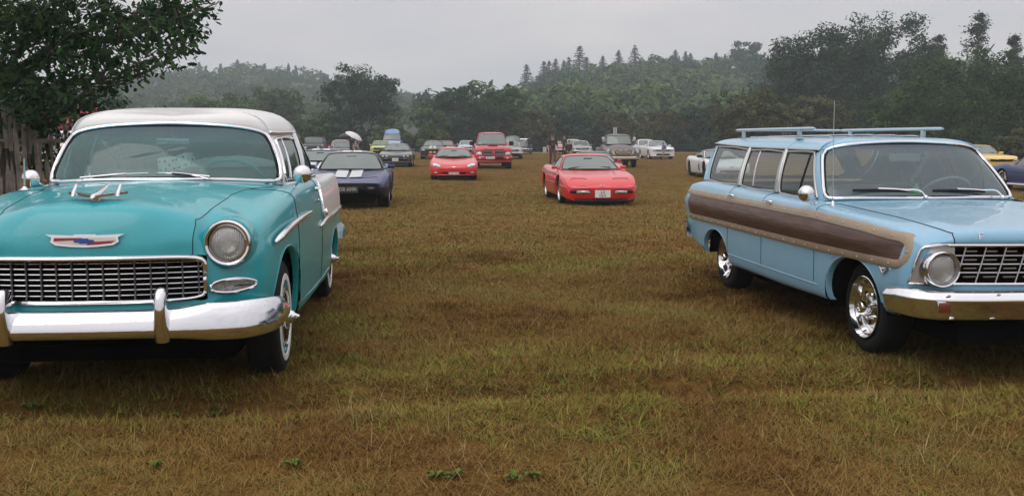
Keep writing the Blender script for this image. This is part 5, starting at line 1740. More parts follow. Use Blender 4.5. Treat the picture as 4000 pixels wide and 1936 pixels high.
    # hood seam
    for sgn in (1, -1):
        mb = MB()
        P = np.vstack([G[2*nu, 5*nv:7*nv+1], G[2*nu+1:8*nu+1, 7*nv]]) * np.array([1,sgn,1])
        mb.tube(P + np.array([.001,0,.0006]), .003, 5); mb.build('hood_seam', SEAL, made['hood'])
    mb = MB(); mb.box((-1.4,0,.29), (4.3,1.12,.18)); mb.box((.25,0,.52), (.75,1.0,.30)); mb.box((-1.4,0,.28), (1.95,1.56,.10)); mb.box((.60,0,.37), (.2,1.3,.10)); mb.build('chassis', UNDER, root, smooth=False)  # boxes enlarged beyond the frame to darken the ground underneath
    for xc, rz in ((0,.36),(-2.78,.33)):
        for sgn in (1,-1):
            mb = MB(); mb.lathe([(sgn*.52,0),(sgn*.52,rz),(sgn*.80,rz+.03)], (xc,0,.31), 'y', 24, -PI/2, PI/2); mb.build('wheel_well', UNDER, root)
    # ---- roof and glass
    cols = [((-.665,0,.950),(-1.0,0,1.352),-1.12), ((-.69,.4,.947),(-1.02,.33,1.345),-1.15), ((-.735,.62,.940),(-1.06,.51,1.322),-1.2),
            ((-.768,.698,.936),(-1.10,.580,1.294),-1.25), ((-.83,.722,.937),(-1.135,.628,1.285),-1.32),
            ((-1.52,.742,.951),(-1.63,.637,1.291),-1.66), ((-1.62,.745,.953),(-1.70,.638,1.292),-1.72), ((-2.36,.766,.969),(-2.47,.636,1.301),-2.4), ((-2.46,.768,.971),(-2.54,.635,1.303),-2.5),
            ((-3.28,.772,.987),(-3.44,.628,1.332),-3.2), ((-3.42,.72,.99),(-3.52,.56,1.34),-3.35), ((-3.5,0,.99),(-3.57,0,1.36),-3.45)]
    gh = Greenhouse(cols, .018, [(-1.0,1.354),(-1.2,1.376),(-1.8,1.394),(-2.6,1.402),(-3.2,1.40),(-3.57,1.365)], (4.2,.5))
    g = gh.roof(over=.012); g2 = g.reshape(-1,3).copy(); g2[np.abs(g2[:,1])<1e-4,1] = 0
    v, f = mirror_merge(g2, orient(g2, grid_faces(*g.shape[:2])))
    mobj('roof', v, f, SKYB, root)
    pil = MB()
    def pane(name, u0, u1, mar, p, m, tr, sealr=.006, both=True, t2=None):
        V1, F1, L1 = gh.window(pil, u0, u1, 0, 1, mar, p)
        F1 = orient(V1, F1)
        obs = [(mobj(name, V1, F1, m, root), L1)]
        if both:
            sp = MB(); gh.window(sp, u0, u1, 0, 1, mar, p)
            pil.add(np.vstack(sp.V)*np.array([1,-1,1]), [tuple(reversed(q)) for q in sp.F])
            obs.append((mobj(name, V1*np.array([1,-1,1]), [tuple(reversed(q)) for q in F1], m, root), L1*np.array([1,-1,1])))
        for ob, L in obs:
            a = MB(); a.tube(L, sealr, 6, True); a.build('rubber_seal', SEAL, ob)
            c = L.mean(0)
            L2 = L + (L-c)/np.linalg.norm(L-c, axis=1, keepdims=True)*(sealr+tr*.9)
            a = MB(); a.tube(L2, tr, 8, True); a.build('window_trim', t2 or CHROME, ob)
        return obs[0][0]
    FR = pmat('anodised_frame', (.42,.42,.42), .38, .8)
    pane('windshield', -3, 3, (.022,.022,.020,.022), 8, GLASS_FA, .012, .007, both=False)
    pane('front_side_window', 4, 5, (.03,.012,.012,.03), 26, GLASS_FS, .011, t2=FR)
    pane('rear_side_window', 6, 7, (.012,.012,.012,.03), 34, GLASS_FS, .011, t2=FR)
    pane('cargo_window', 8, 9, (.012,.025,.012,.03), 26, GLASS_FS, .011, t2=FR)
    pane('tailgate_window', 10, 12, (.04,.04,.03,.05), 9, GLASS_FS, .009, both=False)
    for a, b in ((3,4),(5,6),(7,8),(9,10)):
        gh.panel(pil, a, b)
        q = MB(); gh.panel(q, a, b)
        pil.add(np.vstack(q.V)*np.array([1,-1,1]), [tuple(reversed(x)) for x in q.F])
    pil.build('window_pillars', SKYB, root)
    for u in (5.5, 7.5):
        tube_obj('pillar_trim', np.vstack([gh.P(u, t) for t in np.linspace(0,1,8)]), .024, FR, root, mirror=True)
    for nm, ua, ub in (('vent_window_post',4.50,4.18),('window_divider',6.62,6.66)):
        tube_obj(nm, np.vstack([gh.P(ua+(ub-ua)*t, .05+.87*t) for t in np.linspace(0,1,8)]), .008, SEAL if nm[0]=='v' else FR, root, mirror=True)
    tube_obj('drip_rail', gh.ring(gh.t, np.linspace(3.2,9.9,60))+np.array([0,.012,.004]), .008, FR, root, mirror=True)
    tube_obj('drip_shadow_gap', gh.ring(gh.t, np.linspace(3.4,9.6,60))+np.array([0,.004,-.012]), .006, SEAL, root, mirror=True)
    mb = MB()
    pts = np.array([gh.ring(gh.b, u)[0] for u in np.linspace(-3.1,3.1,41)])
    mb.grid(np.stack([pts+np.array([-.012,0,-.004]), pts+np.array([.03,0,-.012]), pts*np.array([0,1,1])+np.array([-.50,0,-.02])],1)); mb.build('cowl_panel', SKYB, root)
    # ---- interior
    BLIN = pmat('blue_vinyl', (.22,.31,.36), .6, vary=.1)
    mb = MB(); mb.box((-2.0,0,.55), (2.9,1.5,.05)); mb.build('cabin_floor', DARKIN, root)
    mb = MB(); mb.box((-.87,0,.86), (.22,1.40,.15), bev=.03); mb.build('dashboard', BLIN, root)
    for xs, nm in ((-1.62,'front_seat'),(-2.5,'rear_seat')):
        mb = MB()
        Rr = np.array([[math.cos(.2),0,-math.sin(.2)],[0,1,0],[math.sin(.2),0,math.cos(.2)]])
        mb.box((xs+.22,0,.64), (.5,1.34,.16), bev=.05); mb.box((xs-.05,0,.80), (.14,1.34,.34), Rr, bev=.05); mb.build(nm, BLIN, root)
    mb = MB()
    an = np.linspace(0,2*PI,33)[:-1]
    c0 = np.array([-1.10,.36,.945])
    ring = (np.stack([np.cos(an)*.2, np.sin(an)*.2, 0*an],1) @ np.array([[math.cos(.8),0,-math.sin(.8)],[0,1,0],[math.sin(.8),0,math.cos(.8)]]).T) + c0
    mb.tube(ring, .011, 8, True); mb.tube([ring[8], c0, ring[24]], .009, 6); mb.tube([c0, (-.9,.36,.83)], .02, 8); mb.build('steering_wheel', BLIN, root)
    mb = MB(); mb.box((-1.01,0,1.235), (.02,.24,.06), bev=.008); mb.tube([(-1.01,0,1.26),(-1.02,0,1.33)], .006); mb.build('rear_view_mirror', pmat('mirror_shell', (.45,.52,.50), .4), root)
    # ---- grille
    gx = lambda y: .80 - .12*y*y
    mb = MB()
    ys = np.linspace(-.64,.64,21)
    mb.grid(np.array([[(gx(y)-.075, y, .545),(gx(y)-.075, y, .785)] for y in ys])); gr0 = None
    gb = MB()
    gb.tube(np.array([(gx(y)+.006, y, .772) for y in ys]), .011, 8); 
    grille = gb.build('grille', CHROME, root)
    mb.build('grille_backing', UNDER, grille)
    gb = MB(); gb.tube(np.array([(gx(y)+.002, y, .557) for y in ys]), .007, 8); gb.build('grille_lower_bar', CHROME, grille)
    GB2 = pmat('grille_silver', (.50,.50,.51), .28, .9)
    zs = np.linspace(.568,.760,5)
    for z in zs[1:-1]:
        m = MB(); m.tube(np.array([(gx(y)-.022, y, z) for y in np.linspace(-.60,.60,25)]), .0042, 6); m.build('horizontal_bar', GB2, grille)
    vy = np.arange(-5,6)*.112
    for y in vy:
        m = MB(); lean = -.028*np.sign(y) if y else 0
        m.tube([(gx(y)-.018, y-lean*1, .562),(gx(y)-.018, y, .66),(gx(y)-.018, y+lean*1, .766)], .0045, 6); m.build('vertical_bar', GB2, grille)
    dash = None
    for zi in range(4):
        for yi in range(10):
            yc = (vy[yi]+vy[yi+1])/2; zc = (zs[zi]+zs[zi+1])/2
            if abs(yc) > .6: continue
            if dash is None:
                m = MB(); m.box((0,0,0), (.01,.075,.007)); dash = m.build('grille_dash', GB2, grille); o = dash
            else:
                o = dash.copy(); COL.objects.link(o)
            o.parent = grille; o.location = (gx(yc)-.03, yc, zc)
    for ch, y in zip('FORD', (-.472,-.157,.157,.472)):
        text_mesh('hood_letter', ch, .05, CHROME, root, (gx(y)+.006, y, .822), (1,0,.25), depth=.004, sx=1.5)
    # ---- bumper
    prof = [(-.03,.072),(-.005,.078),(.018,.066),(.034,.046),(.042,.034),(.036,.0),(.022,-.05),(.010,-.076),(-.006,-.086),(-.03,-.086)]
    path = [(.845,0,.444),(.838,.3,.444),(.825,.55,.444),(.80,.72,.446),(.75,.82,.452),(.66,.868,.455),(.56,.878,.450)]
    hs = [1,1,1,1,1,.98,.85]
    P = resample(path, n=50); H = np.interp(np.linspace(0,1,50), np.linspace(0,1,len(hs)), hs)
    T = np.gradient(P, axis=0); T /= np.linalg.norm(T, axis=1, keepdims=True)
    N = np.stack([T[:,1], -T[:,0], 0*T[:,0]],1)
    Gb = np.array([[P[i]+N[i]*a+np.array([0,0,b*H[i]]) for a,b in prof] for i in range(50)]); Gb[0,:,1] = 0
    Gb = refine(Gb, 1, 3)
    Vb, Fb = mirror_merge(Gb.reshape(-1,3), grid_faces(*Gb.shape[:2]))
    bp = mobj('front_bumper', Vb, orient(Vb, Fb), CHROME, root, sharp=50)
    for sgn in (1,-1):
        mb = MB(); mb.box((.845,.705*sgn,.438), (.012,.088,.066), np.array([[math.cos(-.16*sgn),-math.sin(-.16*sgn),0],[math.sin(-.16*sgn),math.cos(-.16*sgn),0],[0,0,1]]) , bev=.004)
        lb = mb.build('indicator', CHROME, bp)
        mb = MB(); mb.box((.853,.705*sgn,.440), (.008,.074,.052), np.array([[math.cos(-.16*sgn),-math.sin(-.16*sgn),0],[math.sin(-.16*sgn),math.cos(-.16*sgn),0],[0,0,1]]), bev=.002); mb.build('indicator_lens', pmat('dull_red_lens', (.16,.03,.015), .3, 0, .8), lb)
    for y, z in ((-.68,.500),(-.40,.505),(-.65,.372),(-.42,.372)):
        mb = MB(); mb.ball((.856-.05*y*y if z < .4 else .866-.05*y*y, y, z), (.006,.016,.008), 8); mb.build('bumper_bolt', CHROME, bp)
    P = resample([(-3.88,0,.48),(-3.87,.5,.48),(-3.83,.74,.48),(-3.74,.86,.48),(-3.55,.895,.48)], n=30)
    Gr = np.array([[p+np.array([0,0,.075]), p+np.array([-.02 if abs(p[1])<.8 else 0,.015 if p[1]>.7 else 0,.04]), p+np.array([-.025 if abs(p[1])<.8 else 0,.018 if p[1]>.7 else 0,-.03]), p+np.array([0,0,-.085])] for p in P]); Gr[0,:,1] = 0
    Vb, Fb = mirror_merge(Gr.reshape(-1,3), grid_faces(30,4)); mobj('rear_bumper', Vb, Fb, CHROME, root)
    mb = MB(); mb.tube([(-3.2,-.62,.30),(-3.86,-.64,.30)], .028, 12); mb.build('exhaust_pipe', STEEL, root)
    for sgn in (1,-1):
        mb = MB(); mb.lathe([(-3.80,.06),(-3.83,.055),(-3.84,.0)], (0,.70*sgn,.72), 'x', 24); mb.build('tail_lamp', REDLENS, root)
    # ---- wheels: deep chrome rally rims
    for x, y in ((0,.752),(0,-.752),(-2.78,.752),(-2.78,-.752)):
        t = add_wheel(root, x, y, .292, .19, .200, 'none', n=56, z=.302)
        mb = MB()
        mb.lathe([(-.01,.200),(.010,.199),(.012,.193),(-.004,.188),(-.016,.183),(-.018,.172),(-.05,.160),(-.054,.150),(-.06,.143)], axis='y', n=56)
        rim = mb.build('rim', CHROME, t)
        mb = MB()
        mb.lathe([(-.064,.150),(-.050,.130),(-.035,.118),(-.038,.09),(-.030,.06),(-.028,.045)], axis='y', n=56)
        mb.lathe([(-.03,.048),(.028,.043),(.036,.038),(.036,.026),(.030,.024),(.030,0)], axis='y', n=28)
        ctr = mb.build('hub_centre', CHROME, rim)
        for k in range(5):
            a = 2*PI*k/5+.3
            mb = MB(); mb.lathe([(-.04,.014),(-.012,.012),(-.006,.006),(-.006,0)], (.075*math.cos(a),0,.075*math.sin(a)), 'y', 12); mb.build('wheel_nut', CHROME, rim)
        mb = MB()
        for k in range(5):
            a = 2*PI*(k+.5)/5+.3
            mb.ball((.097*math.cos(a),-.037,.097*math.sin(a)), (.022,.006,.022), 10)
        mb.build('vent_holes', BLACKPL, rim)
    # ---- wipers and aerial
    for base, elbow, tip in (((-.648,-.02,.962),(-.70,-.16,1.012),(-.725,-.52,1.008)),((-.66,.56,.958),(-.70,.42,1.006),(-.70,.06,1.004))):
        mb = MB(); mb.tube(resample([base, (base[0]-.02, base[1]-.02, base[2]+.035), elbow, ((elbow[0]+tip[0])/2, (elbow[1]+tip[1])/2, (elbow[2]+tip[2])/2+.012)], n=18), .007, 6)
        mb.ball(base, .016, 8)
        w = mb.build('wiper_arm', CHROME, root)
        mb = MB(); e = np.array(elbow)+np.array([0,.03,-.008]); mb.tube(resample([tip, (np.array(tip)+e)/2+np.array([0,0,.003]), e], n=14), .008, 6, flat=1.4); mb.build('wiper_blade', BLACKPL, w)
    mb = MB(); mb.lathe([(.892,.036),(.902,.034),(.910,.016),(.935,.010),(.945,.004)], (-.55,-.742,0), 'z', 20); ab = mb.build('aerial_base', CHROME, root)
    mb = MB(); mb.tube([(-.55,-.742,.94),(-.575,-.742,1.30),(-.585,-.74,1.63)], [.0035,.003,.002], 6); mb.build('aerial_mast', STEEL, ab)
    # green bottle standing on the dashboard
    bpy.context.view_layer.update()
    b = MB(); b.lathe([(0,0),(0,.027),(.07,.028),(.085,.024),(.10,.012),(.125,.011)], (0,0,0), 'z', 20)
    bo = b.build('bottle', pmat('green_bottle', (.03,.36,.10), .3), None)
    bo.matrix_world = root.matrix_world @ Matrix.Translation((-.86,.02,.934))
    tag(bo, 'small green bottle with a dark cap standing behind the blue estate car windshield', 'bottle')
    b = MB(); b.lathe([(.118,.013),(.15,.012),(.155,0)], (0,0,0), 'z', 16); b.build('bottle_cap', BLACKPL, bo)
    return root
RACK = pmat('blue_grey_rack', (.42,.53,.57), .35, .3, .5)
# ------------------------------------------------------------------ parametric cars for the rows behind
class Car:
    def __init__(self, root, st, paint_m, nose=None, bow=.12, rbow=.10, cabin=None, arches=None, nu=4, nv=3, lower_m=None, hood_m=None):
        """st rows: x, z bottom, half width, z of width, z shoulder, half width shoulder, z centre (front to rear)"""
        self.root, self.m = root, paint_m
        nose = nose or [-.10, -.03, 0, 0, -.01, -.05, -.10, -.16]
        self.st = np.array(st, float)
        cols = []
        def section(x, zb, w, zw, zs, ws, zt):
            return [(x, w*.82, zb), (x, w*.965, zb+.04), (x, w, zw), (x, w*.985, zw+(zs-zw)*.62), (x, ws, zs), (x, ws*.90, zs+(zt-zs)*.30+.004), (x, ws*.5, zs+(zt-zs)*.82+.003), (x, 0, zt)]
        s0 = section(*st[0])
        c0 = [(p[0]+bow+dx, 0, p[2]) for p, dx in zip(s0, nose)]
        c1 = [(p[0]+bow*.72+dx, p[1]*.5, p[2]) for p, dx in zip(s0, nose)]
        c2 = [(p[0]+bow*.30+dx*.8, p[1]*.85, p[2]) for p, dx in zip(s0, nose)]
        cols += [c0, c1, c2] + [section(*r) for r in st]
        s1 = section(*st[-1])
        cols += [[(p[0]-rbow*.5, p[1]*.8, p[2]) for p in s1], [(p[0]-rbow, 0, p[2]) for p in s1]]
        K0 = 3
        self.cabin = cabin
        def assign(ci, rj):
            x = cols[ci][0][0] if ci < K0 else (cols[ci][0][0] + cols[min(ci+1, len(cols)-1)][0][0]) / 2
            if cabin and ci >= K0 and rj >= 5 and cabin[1] < x < cabin[0]:
                return ('cabin_deck', DARKIN, False)
            if lower_m and rj <= 1:
                return ('lower_body', lower_m, False)
            if hood_m and rj >= 4 and x > (cabin[0] if cabin else 0):
                return ('hood', hood_m, False)
            return ('body', paint_m, False)
        self.G, self.V, self.made = build_shell(root, cols, nu, nv, assign, arches=arches or [], lip_mat=paint_m, interp=pchip)
        self.flat = self.G.reshape(-1, 3)
        mb = MB()
        xa, xb = self.st[0, 0], self.st[-1, 0]
        zb = self.st[:, 1].min()
        mb.box(((xa+xb)/2, 0, zb+.07), (xa-xb-.25, self.st[:, 2].max()*1.25, .18))
        mb.build('chassis', UNDER, root, smooth=False)
        if arches:
            for (xc, zc, rx, rz, p, _a, _b) in arches:
                for sg in (1, -1):
                    mb = MB(); w = self.st[:, 2].max()
                    mb.lathe([(sg*w*.62, 0), (sg*w*.62, rz*1.0), (sg*(w-.06), rz*1.03)], (xc, 0, zc), 'y', 16, -PI/2, PI/2); mb.build('wheel_well', BLACKPL, root)
    def fx(self, y, z):
        """front surface x at (y, z)"""
        f = self.flat[self.flat[:, 0] > self.st[:, 0].max()-.6]
        d = (f[:, 1]-abs(y))**2 + (f[:, 2]-z)**2
        k = np.argsort(d)[:4]
        w = 1/(d[k]+1e-5)
        return float((f[k, 0]*w).sum()/w.sum())
    def hz(self, x, y):
        f = self.flat
        d = (f[:, 0]-x)**2*.6 + (f[:, 1]-abs(y))**2
        f2 = f[f[:, 2] > .45]; d = (f2[:, 0]-x)**2*.6 + (f2[:, 1]-abs(y))**2
        k = np.argsort(d)[:5]; w = 1/(d[k]+1e-5)
        return float((f2[k, 2]*w).sum()/w.sum())
    def house(self, ab, at, ct, cb, by, bz, ty, tz, zc, bowb=.14, bowt=.08, bp=.5, roof_m=None, pil_m=None, glass=None, bz2=None, cy=None, rp=(3.5, .55), pw=.07, quarter=True, trim=None, bw=.05, rbow=.12):
        """greenhouse from A/C pillar stations"""
        bz2 = bz2 or bz; glass = glass or GLASS; cy = cy or ty*.96
        roof_m = roof_m or self.m; pil_m = pil_m or self.m
        xb = ab-pw+(cb-ab+pw)*bp; xt = at-pw+(ct-at+pw)*bp
        zbm = (bz+bz2)/2
        cols = [((ab+bowb,0,bz+.01),(at+bowt,0,tz+.03),at-.10), ((ab+bowb*.6,by*.6,bz+.006),(at+bowt*.6,ty*.6,tz+.022),at-.13),
                ((ab,by,bz),(at,ty,tz),at-.2), ((ab-pw,by+.015,bz),(at-pw,ty+.02,tz-.005),at-.28),
                ((xb,by+.03,zbm),(xt,ty+.03,tz),xt), ((xb-bw,by+.03,zbm),(xt-bw,ty+.03,tz),xt-bw),
                ((cb+.10,by+.01,bz2),(ct+.03,cy+.02,tz-.01),ct+.25), ((cb-.08,by-.12,bz2),(ct-.06,cy-.08,tz-.012),ct+.18), ((cb-rbow,0,bz2+.01),(ct-rbow*.6,0,tz+.005),ct+.10)]
        zcf = tz+(zc-tz)*.35
        gh = Greenhouse(cols, .015, [(at+bowt, tz+.032), (at-.25, tz+(zc-tz)*.85), ((at+ct)/2, zc), (ct+.3, tz+(zc-tz)*.8), (ct-rbow*.6, tz+.006)], rp)
        g = gh.roof(nper=4, ns=8, over=.005); g2 = g.reshape(-1, 3).copy(); g2[np.abs(g2[:, 1]) < 1e-4, 1] = 0
        v, f = mirror_merge(g2, orient(g2, grid_faces(*g.shape[:2])))
        self.roof = mobj('roof', v, f, roof_m, self.root)
        self.roofpts = g2
        pil = MB()
        def pane(name, u0, u1, mar, p, both=True, col=glass):
            V1, F1, L1 = gh.window(pil, u0, u1, 0, 1, mar, p, n=36)
            F1 = orient(V1, F1)
            lst = [(mobj(name, V1, F1, col, self.root), L1)]
            if both:
                sp = MB(); gh.window(sp, u0, u1, 0, 1, mar, p, n=36)
                pil.add(np.vstack(sp.V)*np.array([1,-1,1]), [tuple(reversed(q)) for q in sp.F])
                lst.append((mobj(name, V1*np.array([1,-1,1]), [tuple(reversed(q)) for q in F1], col, self.root), L1*np.array([1,-1,1])))
            for o, L in lst:
                a = MB(); a.tube(L, .010, 5, True); a.build('window_trim', trim or SEAL, o)
        pane('windshield', -2, 2, (.02,.02,.015,.02), 12, False)
        pane('side_window', 3, 4, (.02,.01,.01,.025), 12)
        if quarter:
            pane('quarter_window', 5, 6, (.01,.05,.01,.03), 9)
        pane('rear_window', 7, 9, (.04,.04,.04,.05), 10, False)
        for a, b in ((2,3),(4,5),(6,7)) + (() if quarter else ((5,6),)):
            gh.panel(pil, a, b)
            q = MB(); gh.panel(q, a, b); pil.add(np.vstack(q.V)*np.array([1,-1,1]), [tuple(reversed(x)) for x in q.F])
        pil.build('window_pillars', pil_m, self.root)
        self.gh = gh; self.hs = dict(ab=ab, at=at, by=by, bz=bz, ct=ct, tz=tz, zc=zc, ty=ty)
        # seats, wheel and mirror seen through the glass
        zt = bz+.10
        for sy in (-1, 1):
            mb = MB(); mb.box((at-.35, sy*.34*by/.7, bz+.02), (.16,.42,.22), bev=.05); mb.box((at-.38, sy*.34*by/.7, bz+.17), (.10,.24,.14), bev=.04); mb.build('seat', DARKIN, self.root)
        mb = MB(); mb.box(((ab+at)/2-.02, 0, (bz+tz)/2+.20*(tz-bz)+.03), (.02,.2,.05)); mb.build('rear_view_mirror', BLACKPL, self.root)
        mb = MB(); an = np.linspace(0, 2*PI, 21)[:-1]
        mb.tube(np.stack([ab-.28-.06*np.sin(an), .33*by/.7+.18*np.cos(an), bz+.03+.16*np.sin(an)], 1), .012, 5, True); mb.build('steering_wheel', BLACKPL, self.root)
        return self
    def wheels(self, wb, y, r=.33, w=.22, rim=.22, style='mag', col=None, y2=None, steer=0., spokes=5, ww=None, n=28, r2=None):
        for x, yy, rr in ((0, y, r), (0, -y, r), (-wb, y2 or y, r2 or r), (-wb, -(y2 or y), r2 or r)):
            add_wheel(self.root, x, yy, rr, w, rim if rr == r else rim*rr/r, style, col, spokes=spokes, whitewall=ww, n=n)
        return self
    def poly(self, name, pts, m, off=.006, parent=None, both=True, th=None, sub=3, frame_m=None):
        """outline (y, z) lying on the nose; both mirrors it"""
        out = []
        for sg in ((1, -1) if both else (1,)):
            P = np.array([(self.fx(y, z)+off, y*sg, z) for y, z in resample(np.array([(y, z, 0) for y, z in pts]), n=28, closed=True, smooth=False)[:, :2]])
            c = np.array([P[:, 0].max()*.6+P[:, 0].mean()*.4+.01, P[:, 1].mean(), P[:, 2].mean()])
            mb = MB(); mb.grid(np.stack([P-np.array([.03,0,0]), P, c+(P-c)*.8+np.array([.004,0,0]), c+(P-c)*.4+np.array([.006,0,0]), np.broadcast_to(c+np.array([.006,0,0]), P.shape)], 1), wrap_u=True)
            o = mb.build(name, m, parent or self.root)
            if frame_m:
                mb = MB(); mb.tube(P, .008, 5, True); mb.build(name+'_bezel', frame_m, o)
            out.append(o)
        return out
    def rect(self, name, y0, y1, z0, z1, m, off=.006, both=True, r=.0, parent=None, frame_m=None):
        return self.poly(name, [(y0, z0), (y1, z0), (y1, z1), (y0, z1)], m, off, parent, both, frame_m=frame_m)
    def lamp(self, y, z, r, off=.01, bezel=None, name='headlight', lens=None, both=True):
        for sg in (1, -1) if both else (1,):
            x = self.fx(y, z)+off
            mb = MB(); mb.lathe([(x-.10, r*1.1), (x-.01, r*1.15), (x+.006, r*1.08), (x+.002, r)], (0, y*sg, z), 'x', 24); o = mb.build(name, bezel or CHROME, self.root)
            mb = MB(); mb.lathe([(x-.004, r), (x+.008, r*.6), (x+.012, 0)], (0, y*sg, z), 'x', 20); mb.build(name+'_lens', lens or LAMP, o)
    def mirrors(self, x, y, z, m=None, s=(.06,.10,.065)):
        for sg in (1, -1):
            mb = MB(); mb.box((x, sg*(y+.09), z+.05), (s[0], s[1]*1.7, s[2]*1.7), bev=.02); mb.tube([(x, sg*(y-.04), z), (x, sg*(y+.06), z+.04)], .02, 6); mb.build('door_mirror', m or self.m, self.root)
        return self
    def bumper(self, z, h, m, out=.03, wf=1.0, name='front_bumper', th=.05):
        w = self.st[1:4, 2].max()*wf
        ys = np.linspace(0, w, 12)
        P = np.array([(self.fx(min(y, w*.93), z)+out-(.22*max(0, y/w-.85)/.15*.5), y, z) for y in ys])
        g = np.stack([P+np.array([-.06,0,h*.5]), P+np.array([0,0,h*.42]), P+np.array([.012,0,0]), P+np.array([0,0,-h*.42]), P+np.array([-.06,0,-h*.5])], 1); g[0, :, 1] = 0
        v, f = mirror_merge(g.reshape(-1, 3), grid_faces(12, 5)); return mobj(name, v, orient(v, f), m, self.root)
    def hood_stripe(self, y0, y1, x0, x1, m, name='stripe', n=24, off=.007):
        for sg in (1, -1):
            xs = np.linspace(x0, x1, n); yy = np.linspace(y0, y1, 4)
            g = np.array([[(x, y*sg, self.hz(x, y)+off) for y in yy] for x in xs])
            g[:, :, 2] = (np.pad(g[:, :, 2], ((1,1),(0,0)), 'edge')[:-2]+g[:, :, 2]+np.pad(g[:, :, 2], ((1,1),(0,0)), 'edge')[2:])/3+.002
            mb = MB(); mb.grid(g); mb.build(name, m, self.root)
    def roof_stripe(self, y0, y1, m, name='roof_stripe', off=.006):
        h = self.hs; P = self.roofpts
        for sg in (1, -1):
            xs = np.linspace(h['at']+.05, h['ct']-.02, 16); yy = np.linspace(y0, y1, 4); g = []
            for x in xs:
                row = []
                for y in yy:
                    d = (P[:, 0]-x)**2+(P[:, 1]-y)**2; k = np.argsort(d)[:4]; w = 1/(d[k]+1e-5)
                    row.append((x, y*sg, float((P[k, 2]*w).sum()/w.sum())+off))
                g.append(row)
            mb = MB(); mb.grid(np.array(g)); mb.build(name, m, self.root)
    def wipers(self, m=None):
        h = self.hs
        for y0, y1 in ((.05, .5), (-.55, -.08)):
            mb = MB(); p = [self.gh.P(0, .03)[0]*0+np.array([h['ab']+.10, y0, h['bz']+.025]), np.array([h['ab']+.05, (y0+y1)/2, h['bz']+.06]), np.array([h['ab']+.04, y1, h['bz']+.05])]
            mb.tube(resample(p, n=8), .010, 5); mb.build('wiper', m or BLACKPL, self.root)

def nosecap(*a): return list(a)
WHITE_C = paint('gloss_white', (.72,.73,.74), .3)
BLUE_C = paint('deep_blue_paint', (.016,.030,.115), .36, .35, wet=.1)
RED_C = paint('bright_red_paint', (.64,.020,.022), .3, wet=.1)
RED_D = paint('truck_red', (.48,.012,.022), .3)
RED_M = paint('coupe_red', (.44,.022,.030), .3)
BLACK_C = paint('black_paint', (.022,.024,.028), .3)
GREYB = paint('charcoal_paint', (.038,.042,.048), .3)
YGREEN = paint('lime_yellow_paint', (.50,.56,.10), .35)
YELLOW = paint('yellow_paint', (.78,.52,.10), .3)
VANBLUE = paint('van_blue', (.13,.24,.42), .4)
LBLUE = paint('ice_blue_paint', (.50,.60,.66), .35)
SILVER = paint('silver_grey_paint', (.26,.27,.26), .35)
PRIMER = pmat('matt_brown_grey', (.155,.132,.128), .5, vary=.12, vscale=4)
OLIVEGREY = paint('olive_grey', (.10,.105,.095), .5)
CREAMY = paint('cream_yellow_paint', (.62,.55,.30), .4)
IVORY = pmat('ivory_paint', (.58,.52,.42), .45)
STRIPEW = pmat('white_stripe', (.75,.76,.78), .35, 0, .6)
GOLD = pmat('gold_stripe', (.60,.44,.22), .4, 0, .5)
A_ = lambda wb, r, rf=None, zf=.22, top=None: [(0, r, (rf or r+.06), (top or r+.055), 2.1, zf, zf), (-wb, r, (rf or r+.06), (top or r+.055), 2.1, zf, zf)]

